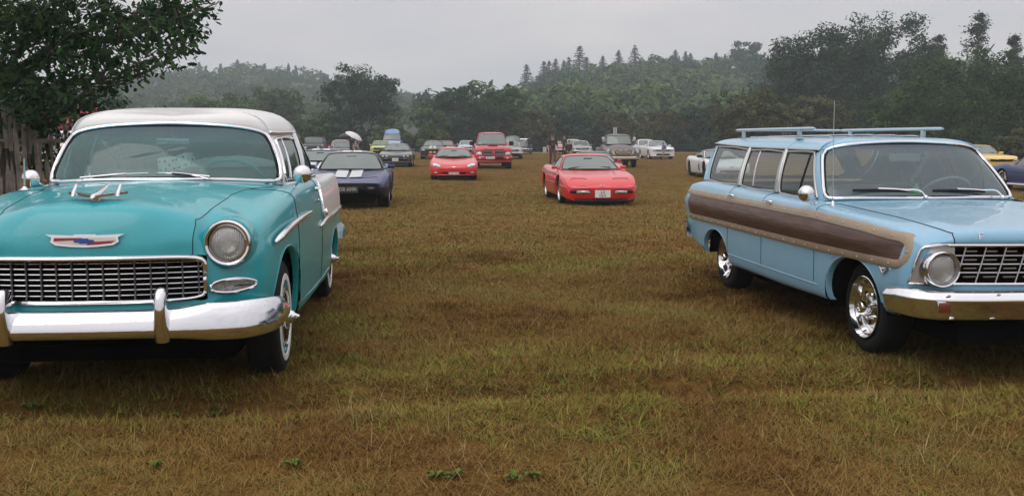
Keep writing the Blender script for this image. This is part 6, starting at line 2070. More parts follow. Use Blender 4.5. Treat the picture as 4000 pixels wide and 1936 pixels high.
VETTE4 = [(.93,.125,.76,.32,.445,.74,.462),(.80,.13,.84,.38,.535,.80,.54),(.45,.17,.885,.44,.675,.83,.665),(0,.17,.895,.46,.735,.83,.73),(-.45,.16,.895,.46,.775,.82,.79),(-.9,.16,.895,.46,.80,.80,.82),(-1.7,.16,.90,.46,.83,.80,.86),(-2.44,.17,.905,.5,.87,.80,.885),(-3.0,.22,.89,.5,.88,.78,.89),(-3.35,.28,.86,.52,.86,.76,.87)]
def corvette_c4(name, label, loc, yaw, body, top=None, plate=None):
    root = car_root(name, *loc, yaw, .95, label, 'sports car')
    c = Car(root, VETTE4, body, nose=[-.12,-.05,0,.01,-.01,-.04,-.09,-.14], bow=.14, cabin=(-.5,-2.9), arches=A_(2.44,.325,.385), nu=5, nv=4)
    c.house(-.62,-1.24,-1.80,-2.75,.72,.80,.535,1.115,1.185, bowb=.20, bowt=.10, bp=.62, quarter=True, roof_m=top or body, pil_m=top or body, trim=SEAL, rp=(3,.6))
    c.wheels(2.44, .855, .325, .25, .225, 'mag', STEEL, spokes=8)
    c.rect('turn_lamp', .28,.60,.292,.362, LAMP, .012, frame_m=SEAL); c.rect('side_marker', .60,.735,.292,.362, BLACKPL, .010)
    for sg in (1,-1):
        mb = MB(); mb.ball((c.fx(.74,.33)+.0, .765*sg, .33), (.02,.015,.022), 8); mb.build('marker_lens', AMBER, root)
    tube_obj('body_moulding', [(c.fx(y,.41)+.004,y,.41) for y in np.linspace(0,.70,8)]+[(.80,.838,.43),(.45,.884,.47),(.385,.888,.48)], .009, body, root, step=.05, mirror=True)
    tube_obj('side_moulding', [(-.39,.905,.50),(-1.2,.905,.50),(-2.05,.912,.50)], .010, body, root, mirror=True)
    mb = MB(); mb.rect = None
    pr = [(1.0,0,.12),(.96,.35,.12),(.88,.66,.12),(.76,.78,.12)]
    tube_obj('air_dam', pr, .035, BLACKPL, root, step=.06, mirror=True)
    mb = MB(); mb.ball((c.fx(0,.45)-.03,0,c.hz(.95,0)+.008), (.025,.07,.012), 12); mb.build('nose_badge', CHROME, root)
    mb = MB(); mb.ball((c.fx(0,.45)-.028,0,c.hz(.95,0)+.015), (.016,.045,.008), 10); mb.build('badge_centre', BLACKPL, root)
    c.mirrors(-.78,.77,.80, body, (.07,.085,.05)); c.wipers()
    for sg in (1,-1):
        for k in range(4):
            mb = MB(); mb.box((-.50-.05*(k%2), .898*sg, .34+.055*k), (.10,.012,.022)); mb.build('side_louvre', BLACKPL, root)
        tube_obj('hood_crease', [(.80, .42*sg, c.hz(.80,.42)+.001),(.2,.46*sg,c.hz(.2,.46)+.004),(-.40,.50*sg,c.hz(-.40,.5)+.003)], .006, body, root, step=.08)
        tube_obj('headlight_cover_seam', [(.86,.30*sg,c.hz(.86,.3)+.002),(.62,.32*sg,c.hz(.62,.32)+.003),(.62,.66*sg,c.hz(.62,.66)+.003),(.80,.70*sg,c.hz(.80,.70)+.002)], .004, SEAL, root, step=.06, smooth=False)
    if plate:
        add_plate(root, c.fx(0,.29)+.03, 0, .285, .36, .17, plate, size=.094)
    return c

VETTE6 = [(.93,.19,.74,.38,.50,.70,.52),(.82,.17,.86,.42,.60,.78,.585),(.55,.16,.905,.44,.71,.82,.655),(.1,.16,.92,.46,.80,.81,.735),(-.4,.15,.92,.46,.845,.80,.81),(-.9,.15,.92,.46,.86,.80,.85),(-1.8,.15,.925,.48,.88,.80,.88),(-2.69,.16,.93,.5,.92,.80,.92),(-3.2,.22,.90,.5,.92,.78,.92),(-3.5,.30,.86,.52,.90,.76,.90)]

def corvette_c6():
    X, Y = place(1773.6, 103.5)
    root = car_root('sports_car', X, Y, .06, .98, 'bright red rounded sports car with long teardrop headlights, facing camera left of red pickup', 'sports car', 'sports cars parked in rows')
    c = Car(root, VETTE6, RED_C, nose=[-.10,-.02,.02,.02,0,-.05,-.12,-.2], bow=.17, cabin=(-.45,-3.0), arches=A_(2.69,.33,.39), nu=5, nv=4)
    c.house(-.58,-1.22,-1.95,-3.0,.72,.86,.54,1.155,1.245, bowb=.18, bowt=.10, bp=.62, trim=SEAL, rp=(3,.6))
    c.wheels(2.69,.875,.33,.24,.235,'mag',STEEL)
    c.poly('headlight', [(.46,.50),(.62,.49),(.76,.53),(.82,.60),(.78,.655),(.66,.655),(.55,.60)], LAMP, .03, frame_m=RED_C)
    c.poly('lower_grille', [(-.48,.235),(.48,.235),(.45,.31),(.0,.325),(-.45,.31)], SEAL, .012, both=False)
    c.poly('fog_lamp', [(.60,.265),(.76,.265),(.75,.325),(.62,.325)], LAMP, .012, frame_m=SEAL)
    tube_obj('chin_lip', [(1.10,0,.205),(1.05,.35,.205),(.96,.62,.205),(.80,.83,.215)], .018, RED_C, root, step=.06, mirror=True)
    mb = MB()
    for sg in (1,-1): mb.prism([(0,0),(.085*sg,.022),(.05*sg,-.004),(0,-.022)] if sg > 0 else [(0,0),(0,-.022),(-.05,-.004),(-.085,.022)], .006, frame((.9,0,.4),(0,0,1),(c.fx(0,.50)+.008,0,.505)))
    mb.build('nose_badge', CHROME, root, smooth=False)
    add_plate(root, c.fx(0,.27)+.03,0,.275,.40,.085,['WH57 ZME'],size=.085)
    c.mirrors(-.72,.82,.86,RED_C,(.08,.12,.06)); c.wipers()

VETTE3 = [(1.0,.34,.70,.46,.555,.66,.565),(.85,.26,.78,.46,.60,.72,.60),(.5,.20,.845,.46,.72,.76,.645),(.0,.18,.87,.46,.80,.76,.70),(-.45,.17,.855,.46,.775,.76,.765),(-.8,.17,.84,.46,.775,.76,.79),(-1.5,.17,.83,.46,.79,.75,.80),(-2.0,.17,.85,.48,.83,.74,.83),(-2.49,.18,.88,.5,.88,.74,.86),(-3.0,.24,.86,.52,.85,.70,.85),(-3.4,.36,.80,.56,.80,.66,.80)]
def corvette_c3(label, loc, yaw, xref, stripes=True, plate=True, letters=False, roof=None):
    root = car_root('sports_car', *loc, yaw, xref, label, 'sports car', 'sports cars parked in rows')
    c = Car(root, VETTE3, BLUE_C, nose=[-.22,-.10,-.02,.0,.02,-.03,-.10,-.2], bow=.16, cabin=(-.55,-2.1), arches=A_(2.49,.335,.40), nu=5, nv=4, lower_m=BLACKPL if plate else None)
    c.house(-.62,-1.12,-1.72,-2.30,.70,.785,.52,1.13,1.205, bowb=.20, bowt=.08, bp=.78, quarter=False, roof_m=roof or BLACK_C, pil_m=BLUE_C if letters else BLACK_C, rp=(3,.6), trim=SEAL)
    c.wheels(2.49,.84,.335,.24,.20,'mag',STEEL)
    if letters:
        for ch in [o for o in root.children if o.name.startswith('wheel') and not o.name.startswith('wheel_')]:
            mb = MB()
            for k in range(22):
                if k % 11 in (4, 5, 10): continue
                a = 2*PI*k/22; cs, sn = math.cos(a), math.sin(a); R = np.array([[cs,0,sn],[0,1,0],[-sn,0,cs]])
                mb.box(R @ np.array([0,.006,.275]), (.045,.006,.040), R)
            mb.build('white_lettering', WHITEP, ch)
    if stripes:
        c.hood_stripe(.03,.28,.55,-.52,STRIPEW,off=.014); c.roof_stripe(.02,.22,STRIPEW)
    mb = MB(); mb.box((c.fx(0,.55)-.05,0,c.hz(.98,0)+.01),(.03,.16,.012),bev=.004); mb.build('nose_badge', CHROME, root)
    for sg in (1,-1):
        tube_obj('headlight_cover_seam', [(.88,.22*sg,c.hz(.88,.22)+.002),(.62,.22*sg,c.hz(.62,.22)+.003),(.62,.62*sg,c.hz(.62,.62)+.003),(.85,.62*sg,c.hz(.85,.62)+.002)], .004, SEAL, root, step=.06, smooth=False)
    if plate:
        c.rect('nose_mask', 0,.66,.33,.53,BLACKPL,.004)
        add_plate(root, c.fx(0,.43)+.05,0,.43,.50,.14,['ODB 609R'],bg=PLATE_Y,ink=SILVERINK,size=.098)
        c.rect('turn_lamp', .42,.58,.40,.47,pmat('smoked_lens',(.08,.075,.07),.3,0,.5),.02)
        mb = MB(); mb.box((.80,.765,.475),(.10,.02,.04)); mb.build('side_marker', REDLENS, root)
    c.mirrors(-.78,.78,.80,BLUE_C,(.07,.09,.055))
    return c

def viper():
    X, Y = place(1228, 140)
    root = car_root('sports_car', X, Y, .09, .9, 'deep blue low coupe with white stripes, half hidden behind the turquoise car', 'sports car', 'sports cars parked in rows')
    c = Car(root, VETTE6, BLUE_C, bow=.2, cabin=(-.45,-2.8), arches=A_(2.44,.33,.39))
    c.house(-.60,-1.15,-1.70,-2.7,.72,.84,.53,1.12,1.20, bowb=.2, roof_m=BLUE_C, rp=(3,.6), quarter=False)
    c.wheels(2.44,.88,.33,.26,.23); c.hood_stripe(.04,.30,.8,-.42,STRIPEW); c.roof_stripe(.04,.26,STRIPEW); c.mirrors(-.72,.82,.84)

COUPE60 = [(.80,.36,.74,.50,.70,.72,.74),(.70,.30,.84,.50,.78,.78,.80),(.4,.26,.875,.52,.83,.80,.85),(0,.24,.885,.54,.85,.80,.88),(-.5,.22,.89,.55,.86,.80,.91),(-.9,.22,.89,.55,.87,.80,.90),(-1.8,.22,.89,.55,.885,.80,.90),(-2.75,.24,.89,.56,.90,.78,.91),(-3.4,.30,.87,.56,.88,.76,.89),(-3.75,.38,.83,.58,.84,.74,.85)]
def muscle(name, label, px, s, yaw, body, roof=None, lamps='round', plate=None, stripes=None, chrome_b=True, grille=None, group='american cars parked in the far rows', ty=.58, tz=1.27, zc=1.345, z=None, bs=0, glass=None, cat='car'):
    X, Y = place(px, s)
    root = car_root(name, X, Y, yaw, .85, label, cat, group)
    st = [tuple(v + (bs if i in (4, 6) else 0) for i, v in enumerate(r)) for r in COUPE60]
    c = Car(root, st, body, nose=[-.10,-.03,0,.01,.02,.02,-.04,-.12], bow=.10, cabin=(-.6,-2.9), arches=A_(2.75,.32,.38,.26))
    c.house(-.72,-1.12,-2.05,-2.75,.72,.90+bs,ty,tz,zc, bowb=.14, bowt=.06, roof_m=roof or body, pil_m=roof or body, trim=CHROME if chrome_b else SEAL, rp=(3,.6), glass=glass)
    c.wheels(2.75,.84,.32,.2,.19,'mag' if not chrome_b else 'disc',STEEL)
    if lamps == 'round': c.lamp(.64,.64,.085)
    elif lamps == 'twin': c.lamp(.66,.64,.075); c.lamp(.48,.64,.075)
    else: c.rect('headlight', .46,.74,.60,.68, LAMP, .012, frame_m=SEAL)
    g = c.rect('grille', 0, .54 if lamps != 'twin' else .38, .555,.715, grille or SEAL, .01, frame_m=CHROME if chrome_b else SEAL)
    for k in range(3):
        tube_obj('grille_bar', [(c.fx(0,.6)+.03,-.36,.595+.04*k),(c.fx(0,.6)+.035,0,.595+.04*k),(c.fx(0,.6)+.03,.36,.595+.04*k)], .006, CHROME if chrome_b else BLACKPL, root)
    if chrome_b: c.bumper(.47,.10,CHROME,.06)
    else: c.rect('lower_grille', 0,.60,.36,.44,SEAL,.01)
    if plate: add_plate(root, c.fx(0,.42)+.05,0,.40,.42,.10,plate,size=.085)
    if stripes: c.hood_stripe(.04,.20,.70,-.55,stripes); c.roof_stripe(.04,.19,stripes)
    c.mirrors(-.85,.80,.90,body); c.wipers()
    return c

MUST = [(.82,.22,.76,.48,.72,.76,.76),(.72,.20,.88,.50,.82,.82,.82),(.35,.18,.925,.52,.87,.84,.89),(-.1,.18,.935,.54,.89,.84,.93),(-.55,.17,.935,.55,.91,.84,.96),(-1.0,.17,.935,.55,.93,.84,.95),(-1.9,.17,.94,.55,.96,.84,.96),(-2.72,.18,.945,.56,.99,.82,.98),(-3.4,.26,.92,.56,.98,.78,.98),(-3.72,.34,.88,.58,.96,.76,.95)]
def mustang(label, px, s, yaw, body, stripes=None, roof=None, scoop=None, plate=None, group='american cars parked in the far rows', grille=None, lamps=True, roofband=None):
    X, Y = place(px, s)
    root = car_root('coupe', X, Y, yaw, .9, label, 'car', group)
    c = Car(root, MUST, body, nose=[-.06,-.02,0,.01,.03,.01,-.05,-.12], bow=.12, cabin=(-.65,-3.0), arches=A_(2.72,.345,.405,.2))
    c.house(-.80,-1.30,-2.10,-2.95,.74,.95,.58,1.31,1.385, bowb=.16, bowt=.08, roof_m=roof or body, trim=SEAL, rp=(3,.6))
    c.wheels(2.72,.90,.345,.24,.245,'mag',STEEL)
    c.poly('headlight', [(.56,.605),(.80,.625),(.80,.745),(.56,.735)], LAMP, .03, frame_m=SEAL)
    c.rect('grille', -.52,.52,.58,.745,grille or SEAL,.035,both=False)
    c.rect('lower_grille', -.50,.50,.26,.40,SEAL,.035,both=False)
    tube_obj('splitter', [(.95,0,.235),(.92,.4,.235),(.82,.78,.235),(.70,.88,.24)], .025, body, root, step=.08, mirror=True)
    if stripes:
        c.hood_stripe(.04,.24,.86,-.62,stripes,off=.022); c.roof_stripe(.04,.22,stripes)
        c.rect('nose_stripe', .04,.24,.42,.58,stripes,.03)
    if scoop:
        mb = MB(); mb.box((-.15,0,c.hz(-.15,0)+.02),(.55,.5,.07),bev=.025); mb.build('hood_scoop', scoop, root)
    if roofband: c.roof_stripe(.02,.40,roofband)
    if plate: add_plate(root, c.fx(0,.48)+.03,0,.48,.42,.10,plate,size=.085)
    c.mirrors(-.95,.84,.94,body,(.09,.12,.07)); c.wipers()
    return c

def iroc():
    X, Y = place(1546, 72)
    root = car_root('coupe', X, Y, .065, 1.0, 'black wedge-nosed 1980s coupe with square quad headlights and white plate', 'car', 'american cars parked in the far rows')
    st = [(.95,.26,.74,.46,.635,.72,.655),(.85,.22,.87,.48,.68,.82,.69),(.45,.19,.91,.5,.76,.83,.75),(0,.18,.92,.5,.81,.83,.81),(-.5,.17,.92,.5,.84,.83,.86),(-.95,.17,.92,.5,.87,.82,.89),(-1.9,.17,.92,.52,.90,.82,.92),(-2.57,.18,.925,.54,.93,.80,.93),(-3.3,.26,.91,.55,.92,.78,.92),(-3.75,.34,.88,.56,.90,.76,.90)]
    c = Car(root, st, GREYB, nose=[-.10,-.02,0,.0,-.02,-.05,-.10,-.16], bow=.10, cabin=(-.55,-3.1), arches=A_(2.57,.335,.395,.2), nu=5, nv=4)
    c.house(-.68,-1.30,-1.95,-3.1,.75,.88,.56,1.21,1.285, bowb=.18, bowt=.10, trim=SEAL, rp=(3,.6))
    c.wheels(2.57,.88,.335,.24,.21,'mag',STEEL)
    for a, b in ((.40,.54),(.57,.74)): c.rect('headlight', a,b,.545,.625,LAMP,.012,frame_m=SEAL)
    c.rect('headlight_recess', .37,.77,.53,.645,SEAL,.004)
    c.rect('front_bumper_insert', 0,.66,.36,.44,SEAL,.008); c.rect('fog_lamp', .42,.60,.44,.49,pmat('dull_lens',(.22,.23,.24),.3),.010)
    tube_obj('air_dam', [(1.03,0,.255),(1.0,.4,.255),(.92,.74,.255),(.78,.86,.26)], .03, pmat('grey_skirt',(.10,.105,.115),.4), root, step=.08, mirror=True)
    add_plate(root, c.fx(0,.42)+.03,0,.405,.34,.17,['C728 ODN'],size=.075)
    c.mirrors(-.85,.82,.87,GREYB); c.wipers()

def ram():
    X, Y = place(1928, 74.5)
    root = car_root('pickup_truck', X, Y, .07, .95, 'large red pickup truck with crosshair grille and hood scoop, behind red sports car', 'truck')
    st = [(.92,.36,.80,.62,1.00,.74,1.06),(.82,.32,.95,.66,1.08,.84,1.13),(.45,.32,.99,.70,1.13,.90,1.19),(0,.34,1.0,.72,1.16,.92,1.22),(-.5,.34,1.0,.72,1.20,.92,1.25),(-.95,.34,1.0,.72,1.23,.92,1.25),(-2.0,.34,1.0,.72,1.25,.92,1.26),(-2.6,.36,1.0,.72,1.25,.92,1.26),(-3.6,.40,1.0,.75,1.25,.92,1.22),(-4.6,.45,.99,.75,1.25,.92,1.2)]
    c = Car(root, st, RED_D, nose=[-.04,0,.01,.01,.02,.01,-.06,-.16], bow=.12, cabin=(-.8,-2.5), arches=A_(3.6,.40,.47,.34), nu=5, nv=4)
    c.house(-.80,-1.28,-2.05,-2.35,.80,1.26,.66,1.83,1.93, bowb=.16, bowt=.08, bp=.55, quarter=False, rp=(3.5,.5), trim=SEAL)
    c.wheels(3.6,.98,.40,.28,.27,'mag',STEEL)
    gl = c.poly('grille', [(-.54,.66),(.54,.66),(.60,1.05),(-.60,1.05)], RED_D, .05, both=False)[0]
    for y0, y1 in ((-.54,-.06),(.06,.54)):
        for z0, z1 in ((.695,.835),(.875,1.015)):
            xx = c.fx(0,.85)+.085
            mb = MB(); mb.box((xx-.03,(y0+y1)/2,(z0+z1)/2),(.06,y1-y0-.02,z1-z0),bev=.012); o = mb.build('grille_opening', SEAL, gl)
            for k in range(3): tube_obj('grille_mesh', [(xx+.003,y0+.02,z0+.03+k*.03),(xx+.003,y1-.02,z0+.03+k*.03)], .005, STEEL, o)
    c.poly('headlight', [(.60,.69),(.90,.70),(.90,.86),(.76,.885),(.62,.87)], LAMP, .035, frame_m=SEAL)
    bp = c.bumper(.56,.22,RED_D,.07,name='front_bumper')
    tube_obj('bumper_lip', [(1.10,0,.385),(1.06,.5,.385),(.95,.86,.39)], .03, RED_D, root, step=.1, mirror=True)
    xx = c.fx(0,.56)+.10
    mb = MB(); mb.box((xx,-.30*-1,.575),(.05,.46,.10),bev=.02); mb.build('bumper_intake', SEAL, root)
    for sg in (1,-1):
        mb = MB(); mb.lathe([(xx-.16,.06),(xx-.10,.055),(xx-.09,.0)],(0,.72*sg,.57),'x',16); mb.build('fog_lamp', LAMP, root)
    add_plate(root, xx+.035,-.17,.575,.46,.115,['E15 RAM'],size=.10)
    mb = MB(); mb.box((.30,0,c.hz(.30,0)+.02),(.5,.50,.07),bev=.03); sc = mb.build('hood_scoop', RED_D, root)
    mb = MB(); mb.box((.552,0,c.hz(.30,0)+.03),(.01,.38,.035)); mb.build('scoop_opening', SEAL, sc)
    c.mirrors(-1.0,.98,1.28,BLACKPL,(.10,.14,.13)); c.wipers()
    mb = MB(); mb.box((-3.6,0,1.20),(2.0,1.7,.04)); mb.build('bed_cover', BLACKPL, root)
    tube_obj('sticker', [(-.98,-.55,1.78),(-.98,-.51,1.78)], .02, WHITEP, root)

def task_truck():
    X, Y = place(2432, 70)
    root = car_root('pickup_truck', X, Y, .035, 1.0, 'brown-grey 1950s pickup truck with ivory grille and bumper', 'truck')
    st = [(.86,.62,.72,.80,.98,.66,1.05),(.76,.56,.92,.80,1.05,.72,1.14),(.4,.52,.98,.84,1.10,.72,1.22),(0,.52,1.0,.86,1.13,.70,1.26),(-.45,.50,.98,.84,1.14,.70,1.29),(-.75,.44,.90,.80,1.20,.80,1.30),(-1.6,.42,.90,.80,1.25,.82,1.30),(-2.1,.44,.90,.80,1.25,.82,1.28),(-2.2,.5,.80,.80,1.12,.78,1.14),(-4.4,.5,.90,.80,1.12,.78,1.10)]
    c = Car(root, st, PRIMER, nose=[-.06,-.01,0,.02,.05,.04,-.02,-.10], bow=.10, cabin=(-.5,-2.0), arches=[(0,.40,.48,.47,2.1,.52,.52),(-3.0,.40,.46,.46,2.1,.52,.52)], nu=5, nv=4)
    c.house(-.62,-.92,-1.85,-2.0,.72,1.28,.64,1.76,1.88, bowb=.16, bowt=.10, bp=.72, quarter=False, rp=(3.2,.5), trim=SEAL)
    c.wheels(3.0,.86,.38,.24,.20,'disc',IVORY)
    g = c.poly('grille', [(-.52,.70),(.52,.70),(.66,.86),(.60,.99),(-.60,.99),(-.66,.86)], IVORY, .05, both=False)[0]
    mb = MB(); xx = c.fx(0,.85)+.085
    mb.box((xx,0,.85),(.04,.92,.17),bev=.03); mb.build('grille_opening', SEAL, g)
    L = np.array([(xx+.03, .40*math.copysign(abs(math.cos(t))**.5,math.cos(t)), .845+.05*math.copysign(abs(math.sin(t))**.8,math.sin(t))) for t in np.linspace(0,2*PI,32,endpoint=False)])
    mb = MB(); mb.tube(L,.022,6,True); mb.build('grille_ring', IVORY, g)
    for y in (-.3,0,.3):
        for z in (.74,.955): 
            mb = MB(); mb.box((xx+.02,y,z),(.03,.14,.02),bev=.005); mb.build('grille_slot', SEAL, g)
    c.lamp(.80,.93,.10,.01,CHROME); 
    c.bumper(.545,.17,IVORY,.14,1.0)
    mb = MB(); mb.box((.55,0,.40),(.6,.8,.16)); mb.build('front_axle', BLACKPL, root)
    c.mirrors(-.70,.80,1.50,STEEL,(.08,.09,.18)); c.wipers(STEEL)
    for y in (-.06,.06):
        mb = MB(); mb.tube([(-2.3,y,1.1),(-2.3,y,2.28)],.035,10); mb.build('exhaust_stack', CHROME, root)
    mb = MB(); mb.box((-3.3,0,1.05),(2.0,1.5,.06)); mb.build('load_bed', BLACKPL, root)

def van():
    X, Y = place(1531, 37.5)
    root = car_root('van', X, Y, .05, .75, 'tall light blue high-roof van behind the lime yellow coupe', 'van')
    st = [(.62,.30,.80,.6,1.0,.76,1.10),(.5,.26,.93,.65,1.12,.86,1.2),(.2,.26,.96,.7,1.25,.88,1.32),(-.2,.26,.97,.7,1.35,.9,1.40),(-2,.26,.97,.7,1.38,.9,1.42),(-3.9,.3,.97,.7,1.38,.9,1.42)]
    c = Car(root, st, pmat('van_lower', (.36,.45,.60), .35, 0, .6), bow=.1, cabin=(.1,-3.8), arches=A_(2.8,.33,.40,.26))
    c.house(.05,-.45,-3.7,-3.85,.84,1.36,.76,1.98,2.06, bowb=.14, bowt=.10, bp=.22, rp=(4,.5), trim=SEAL)
    c.wheels(2.8,.90,.33,.22,.2,'disc'); c.rect('headlight', .55,.82,.72,.86,LAMP,.01); c.rect('grille',0,.5,.72,.84,SEAL,.01); c.bumper(.48,.2,BLACKPL,.05)
    g = []
    for u in np.linspace(0, 1, 13):
        x = -.55-3.2*u; k = math.sqrt(max(.02, 1-(2*u-1)**8))
        g.append([(x, .80*math.cos(t), 1.98+(.58*k)*math.sin(t)**.6 if math.sin(t) > 0 else 1.98) for t in np.linspace(0, PI, 17)])
    g = np.array(g); g[0,:,0] += .18
    mb = MB(); mb.grid(g); mb.add(g[0], [tuple(range(17))]); mb.add(g[-1], [tuple(range(17))]); mb.build('high_roof', VANBLUE, root)
    c.mirrors(-.1,.94,1.45,BLACKPL,(.10,.12,.14))

def jeep():
    X, Y = place(1222, 50)
    root = car_root('off_road_car', X, Y, .06, .6, 'dark open-sided vehicle with black canvas top behind striped blue coupe', 'car')
    st = [(.55,.45,.62,.6,.95,.60,.98),(.45,.42,.78,.62,1.02,.66,1.05),(0,.42,.80,.64,1.06,.70,1.10),(-.6,.42,.80,.64,1.10,.74,1.12),(-2.6,.44,.80,.64,1.08,.74,1.08)]
    c = Car(root, st, BLACK_C, bow=.05, cabin=(-.6,-2.5), arches=A_(2.3,.36,.42,.42))
    c.house(-.70,-.82,-2.4,-2.5,.70,1.12,.70,1.60,1.68, bowb=.02, bowt=.02, bp=.45, rp=(6,.4), roof_m=BLACKPL)
    c.wheels(2.3,.82,.36,.22,.19,'disc'); c.lamp(.48,.82,.09); c.bumper(.55,.12,STEEL,.08)

def old_van(name, label, px, s, yaw, body, top, h=1.75, lower=None, cat='car', group=None):
    X, Y = place(px, s)
    root = car_root(name, X, Y, yaw, .75, label, cat, group)
    st = [(.70,.40,.55,.66,1.0,.40,1.08),(.60,.36,.82,.68,1.02,.46,1.14),(.2,.34,.90,.7,1.04,.5,1.2),(-.3,.32,.90,.7,1.08,.56,1.24),(-.7,.32,.88,.7,1.18,.78,1.24),(-2.4,.32,.90,.7,1.2,.8,1.22),(-3.4,.4,.86,.7,1.12,.76,1.14)]
    k = h/1.75
    st = [tuple(v*(k if i in (4,6) else 1) for i, v in enumerate(r)) for r in st]
    c = Car(root, st, lower or body, bow=.08, cabin=(-.55,-3.1), arches=A_(2.8,.34,.42,.34))
    c.house(-.62,-.82,-2.6,-3.2,.70,1.22*k,.62,1.58*k,h, bowb=.08, bowt=.08, bp=.42, roof_m=top, pil_m=top, rp=(3,.55), trim=SEAL)
    c.wheels(2.8,.86,.34,.2,.2,'disc'); c.lamp(.66,.80,.09); c.rect('grille',0,.40,.62,.92,pmat('grille_grey',(.25,.25,.25),.3,.8),.02,frame_m=CHROME); c.bumper(.5,.14,CHROME,.09); c.bumper(.36,.10,IVORY,.05,name='front_valance')
    c.mirrors(-.75,.80,1.25*k,BLACKPL)
    return c

def build_parked_cars():
    G1 = 'american cars parked in the far rows'
    c4 = corvette_c4('sports_car', 'bright red wedge-shaped sports car with white L4 GJG plate, nearest in the middle', place(2350, 169), .095, RED_C, plate=['L4', 'GJG'])
    c4.root['group'] = 'sports cars parked in rows'
    corvette_c3('dark blue sports car with two white hood stripes and black nose, behind turquoise car', place(1352, 192), .10, 1.1)
    viper()
    corvette_c6()
    iroc(); ram(); task_truck(); van(); jeep()
    r2 = corvette_c4('sports_car', 'red sports car with black top, partly hidden behind the red car with L4 plate', place(2350, 116), .05, RED_M, top=BLACK_C)
    r2.root['group'] = 'sports cars parked in rows'
    muscle('coupe', 'dark grey coupe parked behind the blue striped sports car, left of the umbrellas', 1337, 57, .05, GREYB, chrome_b=False, lamps='rect')
    muscle('coupe', 'dull red car showing only its roof behind the dark grey coupe', 1322, 49, .05, RED_M, tz=1.36, zc=1.44, bs=.04)
    muscle('coupe', 'lime yellow 1970s coupe in front of the blue van', 1487, 45, .10, YGREEN, lamps='round', chrome_b=False)
    mustang('black coupe with twin gold stripes over hood and roof', 1691, 53, .05, BLACK_C, stripes=GOLD, plate=['AB07 GTX'][:0])
    muscle('coupe', 'red coupe tucked behind the black coupe with gold stripes', 1737, 47, .03, RED_M, chrome_b=False, lamps='rect')
    muscle('saloon', 'ice blue 1960s saloon left of the big red pickup', 1822, 39, .03, LBLUE, roof=WHITE_C)
    muscle('coupe', 'silver grey 1960s coupe peeking out right of the big red pickup', 1997, 53, .02, SILVER, lamps='round', roof=SILVER)
    old_van('panel_van', 'dark olive-grey vintage van behind the silver grey coupe', 2003, 42, .0, OLIVEGREY, OLIVEGREY, 1.78, cat='van')
    old_van('vintage_truck', 'white and black vintage truck beside the person in jeans', 2043, 40, .0, BLACK_C, WHITE_C, 1.55, cat='truck')
    muscle('coupe', 'orange-red car mostly hidden behind the walking man in black', 2197, 41, -.02, paint('orange_red_paint',(.50,.07,.03),.35), tz=1.2, zc=1.27)
    muscle('saloon', 'cream yellow 1950s saloon with ivory roof behind the silver car', 2243, 41, .0, CREAMY, roof=IVORY, tz=1.36, zc=1.45, bs=.05)
    muscle('saloon', 'silver grey saloon with green-tinted windshield behind the girl in black', 2274, 46, .02, SILVER, roof=SILVER, glass=glass_mat('green_windscreen',(.45,.75,.62),1.8))
    mustang('white coupe with dark grille, child in blue standing in front', 2588, 53, .085, WHITE_C, grille=pmat('blue_grey_grille',(.05,.055,.09),.4), roofband=BLACK_C, scoop=WHITE_C)
    muscle('coupe', 'white 1960s coupe parked just left behind the white modern coupe', 2536, 46, .06, WHITE_C, roof=WHITE_C, tz=1.36, zc=1.45)
    # white sports car seen past and through the estate car windows
    X, Y = 9.15, 42.0
    root = car_root('sports_car', X, Y, .05, 0.0, 'white low sports car with black wheels, left of the pale blue estate car', 'sports car', 'sports cars parked in rows')
    c = Car(root, VETTE6, WHITE_C, nose=[-.10,-.02,.02,.02,0,-.05,-.12,-.2], bow=.17, cabin=(-.45,-3.0), arches=A_(2.71,.345,.40), nu=5, nv=4)
    c.house(-.62,-1.28,-1.95,-2.9,.72,.87,.54,1.15,1.235, bowb=.18, bowt=.10, roof_m=BLACK_C, bp=.62, trim=SEAL, rp=(3,.6))
    c.wheels(2.71,.885,.345,.25,.26,'mag',BLACKPL,spokes=10)
    c.poly('headlight', [(.50,.585),(.66,.60),(.80,.69),(.70,.69),(.56,.64)], BLACKPL, .02); c.poly('lower_grille', [(-.5,.24),(.5,.24),(.45,.36),(-.45,.36)], SEAL, .012, both=False)
    for sg in (1,-1):
        mb = MB(); mb.prism([(-.66,.30),(-.80,.62),(-.95,.55),(-.85,.34)], .01, Matrix(((1,0,0,0),(0,0,sg,.915*sg),(0,1,0,0),(0,0,0,1)))); mb.build('side_vent', BLACKPL, root, smooth=False)
        tube_obj('side_skirt', [(-.45,.90*sg,.17),(-2.25,.91*sg,.17)], .03, BLACKPL, root)
    c.mirrors(-.72,.82,.87,BLACKPL,(.09,.13,.07)); c.wipers()
    mb = MB(); mb.prism([(-.10,.0),(0,-.03),(.10,.0),(.04,.01),(0,.0),(-.04,.01)], .006, frame((.9,0,.4),(0,0,1),(c.fx(0,.50)+.008,0,.505))); mb.build('nose_badge', BLACKPL, root, smooth=False)
    # right edge: yellow coupe and blue sports car
    root = None
    Xy, Yy = place(3905, 84)
    r = car_root('coupe', Xy, Yy, .02, .9, 'bright yellow coupe at right edge behind the pale blue estate car', 'car', G1)
    c = Car(r, MUST, YELLOW, nose=[-.06,-.02,0,.01,.03,.01,-.05,-.12], bow=.12, cabin=(-.65,-3.0), arches=A_(2.72,.345,.405,.2))
    c.house(-.80,-1.30,-2.10,-2.95,.74,.95,.58,1.31,1.385, bowb=.16, bowt=.08, trim=SEAL, rp=(3,.6))
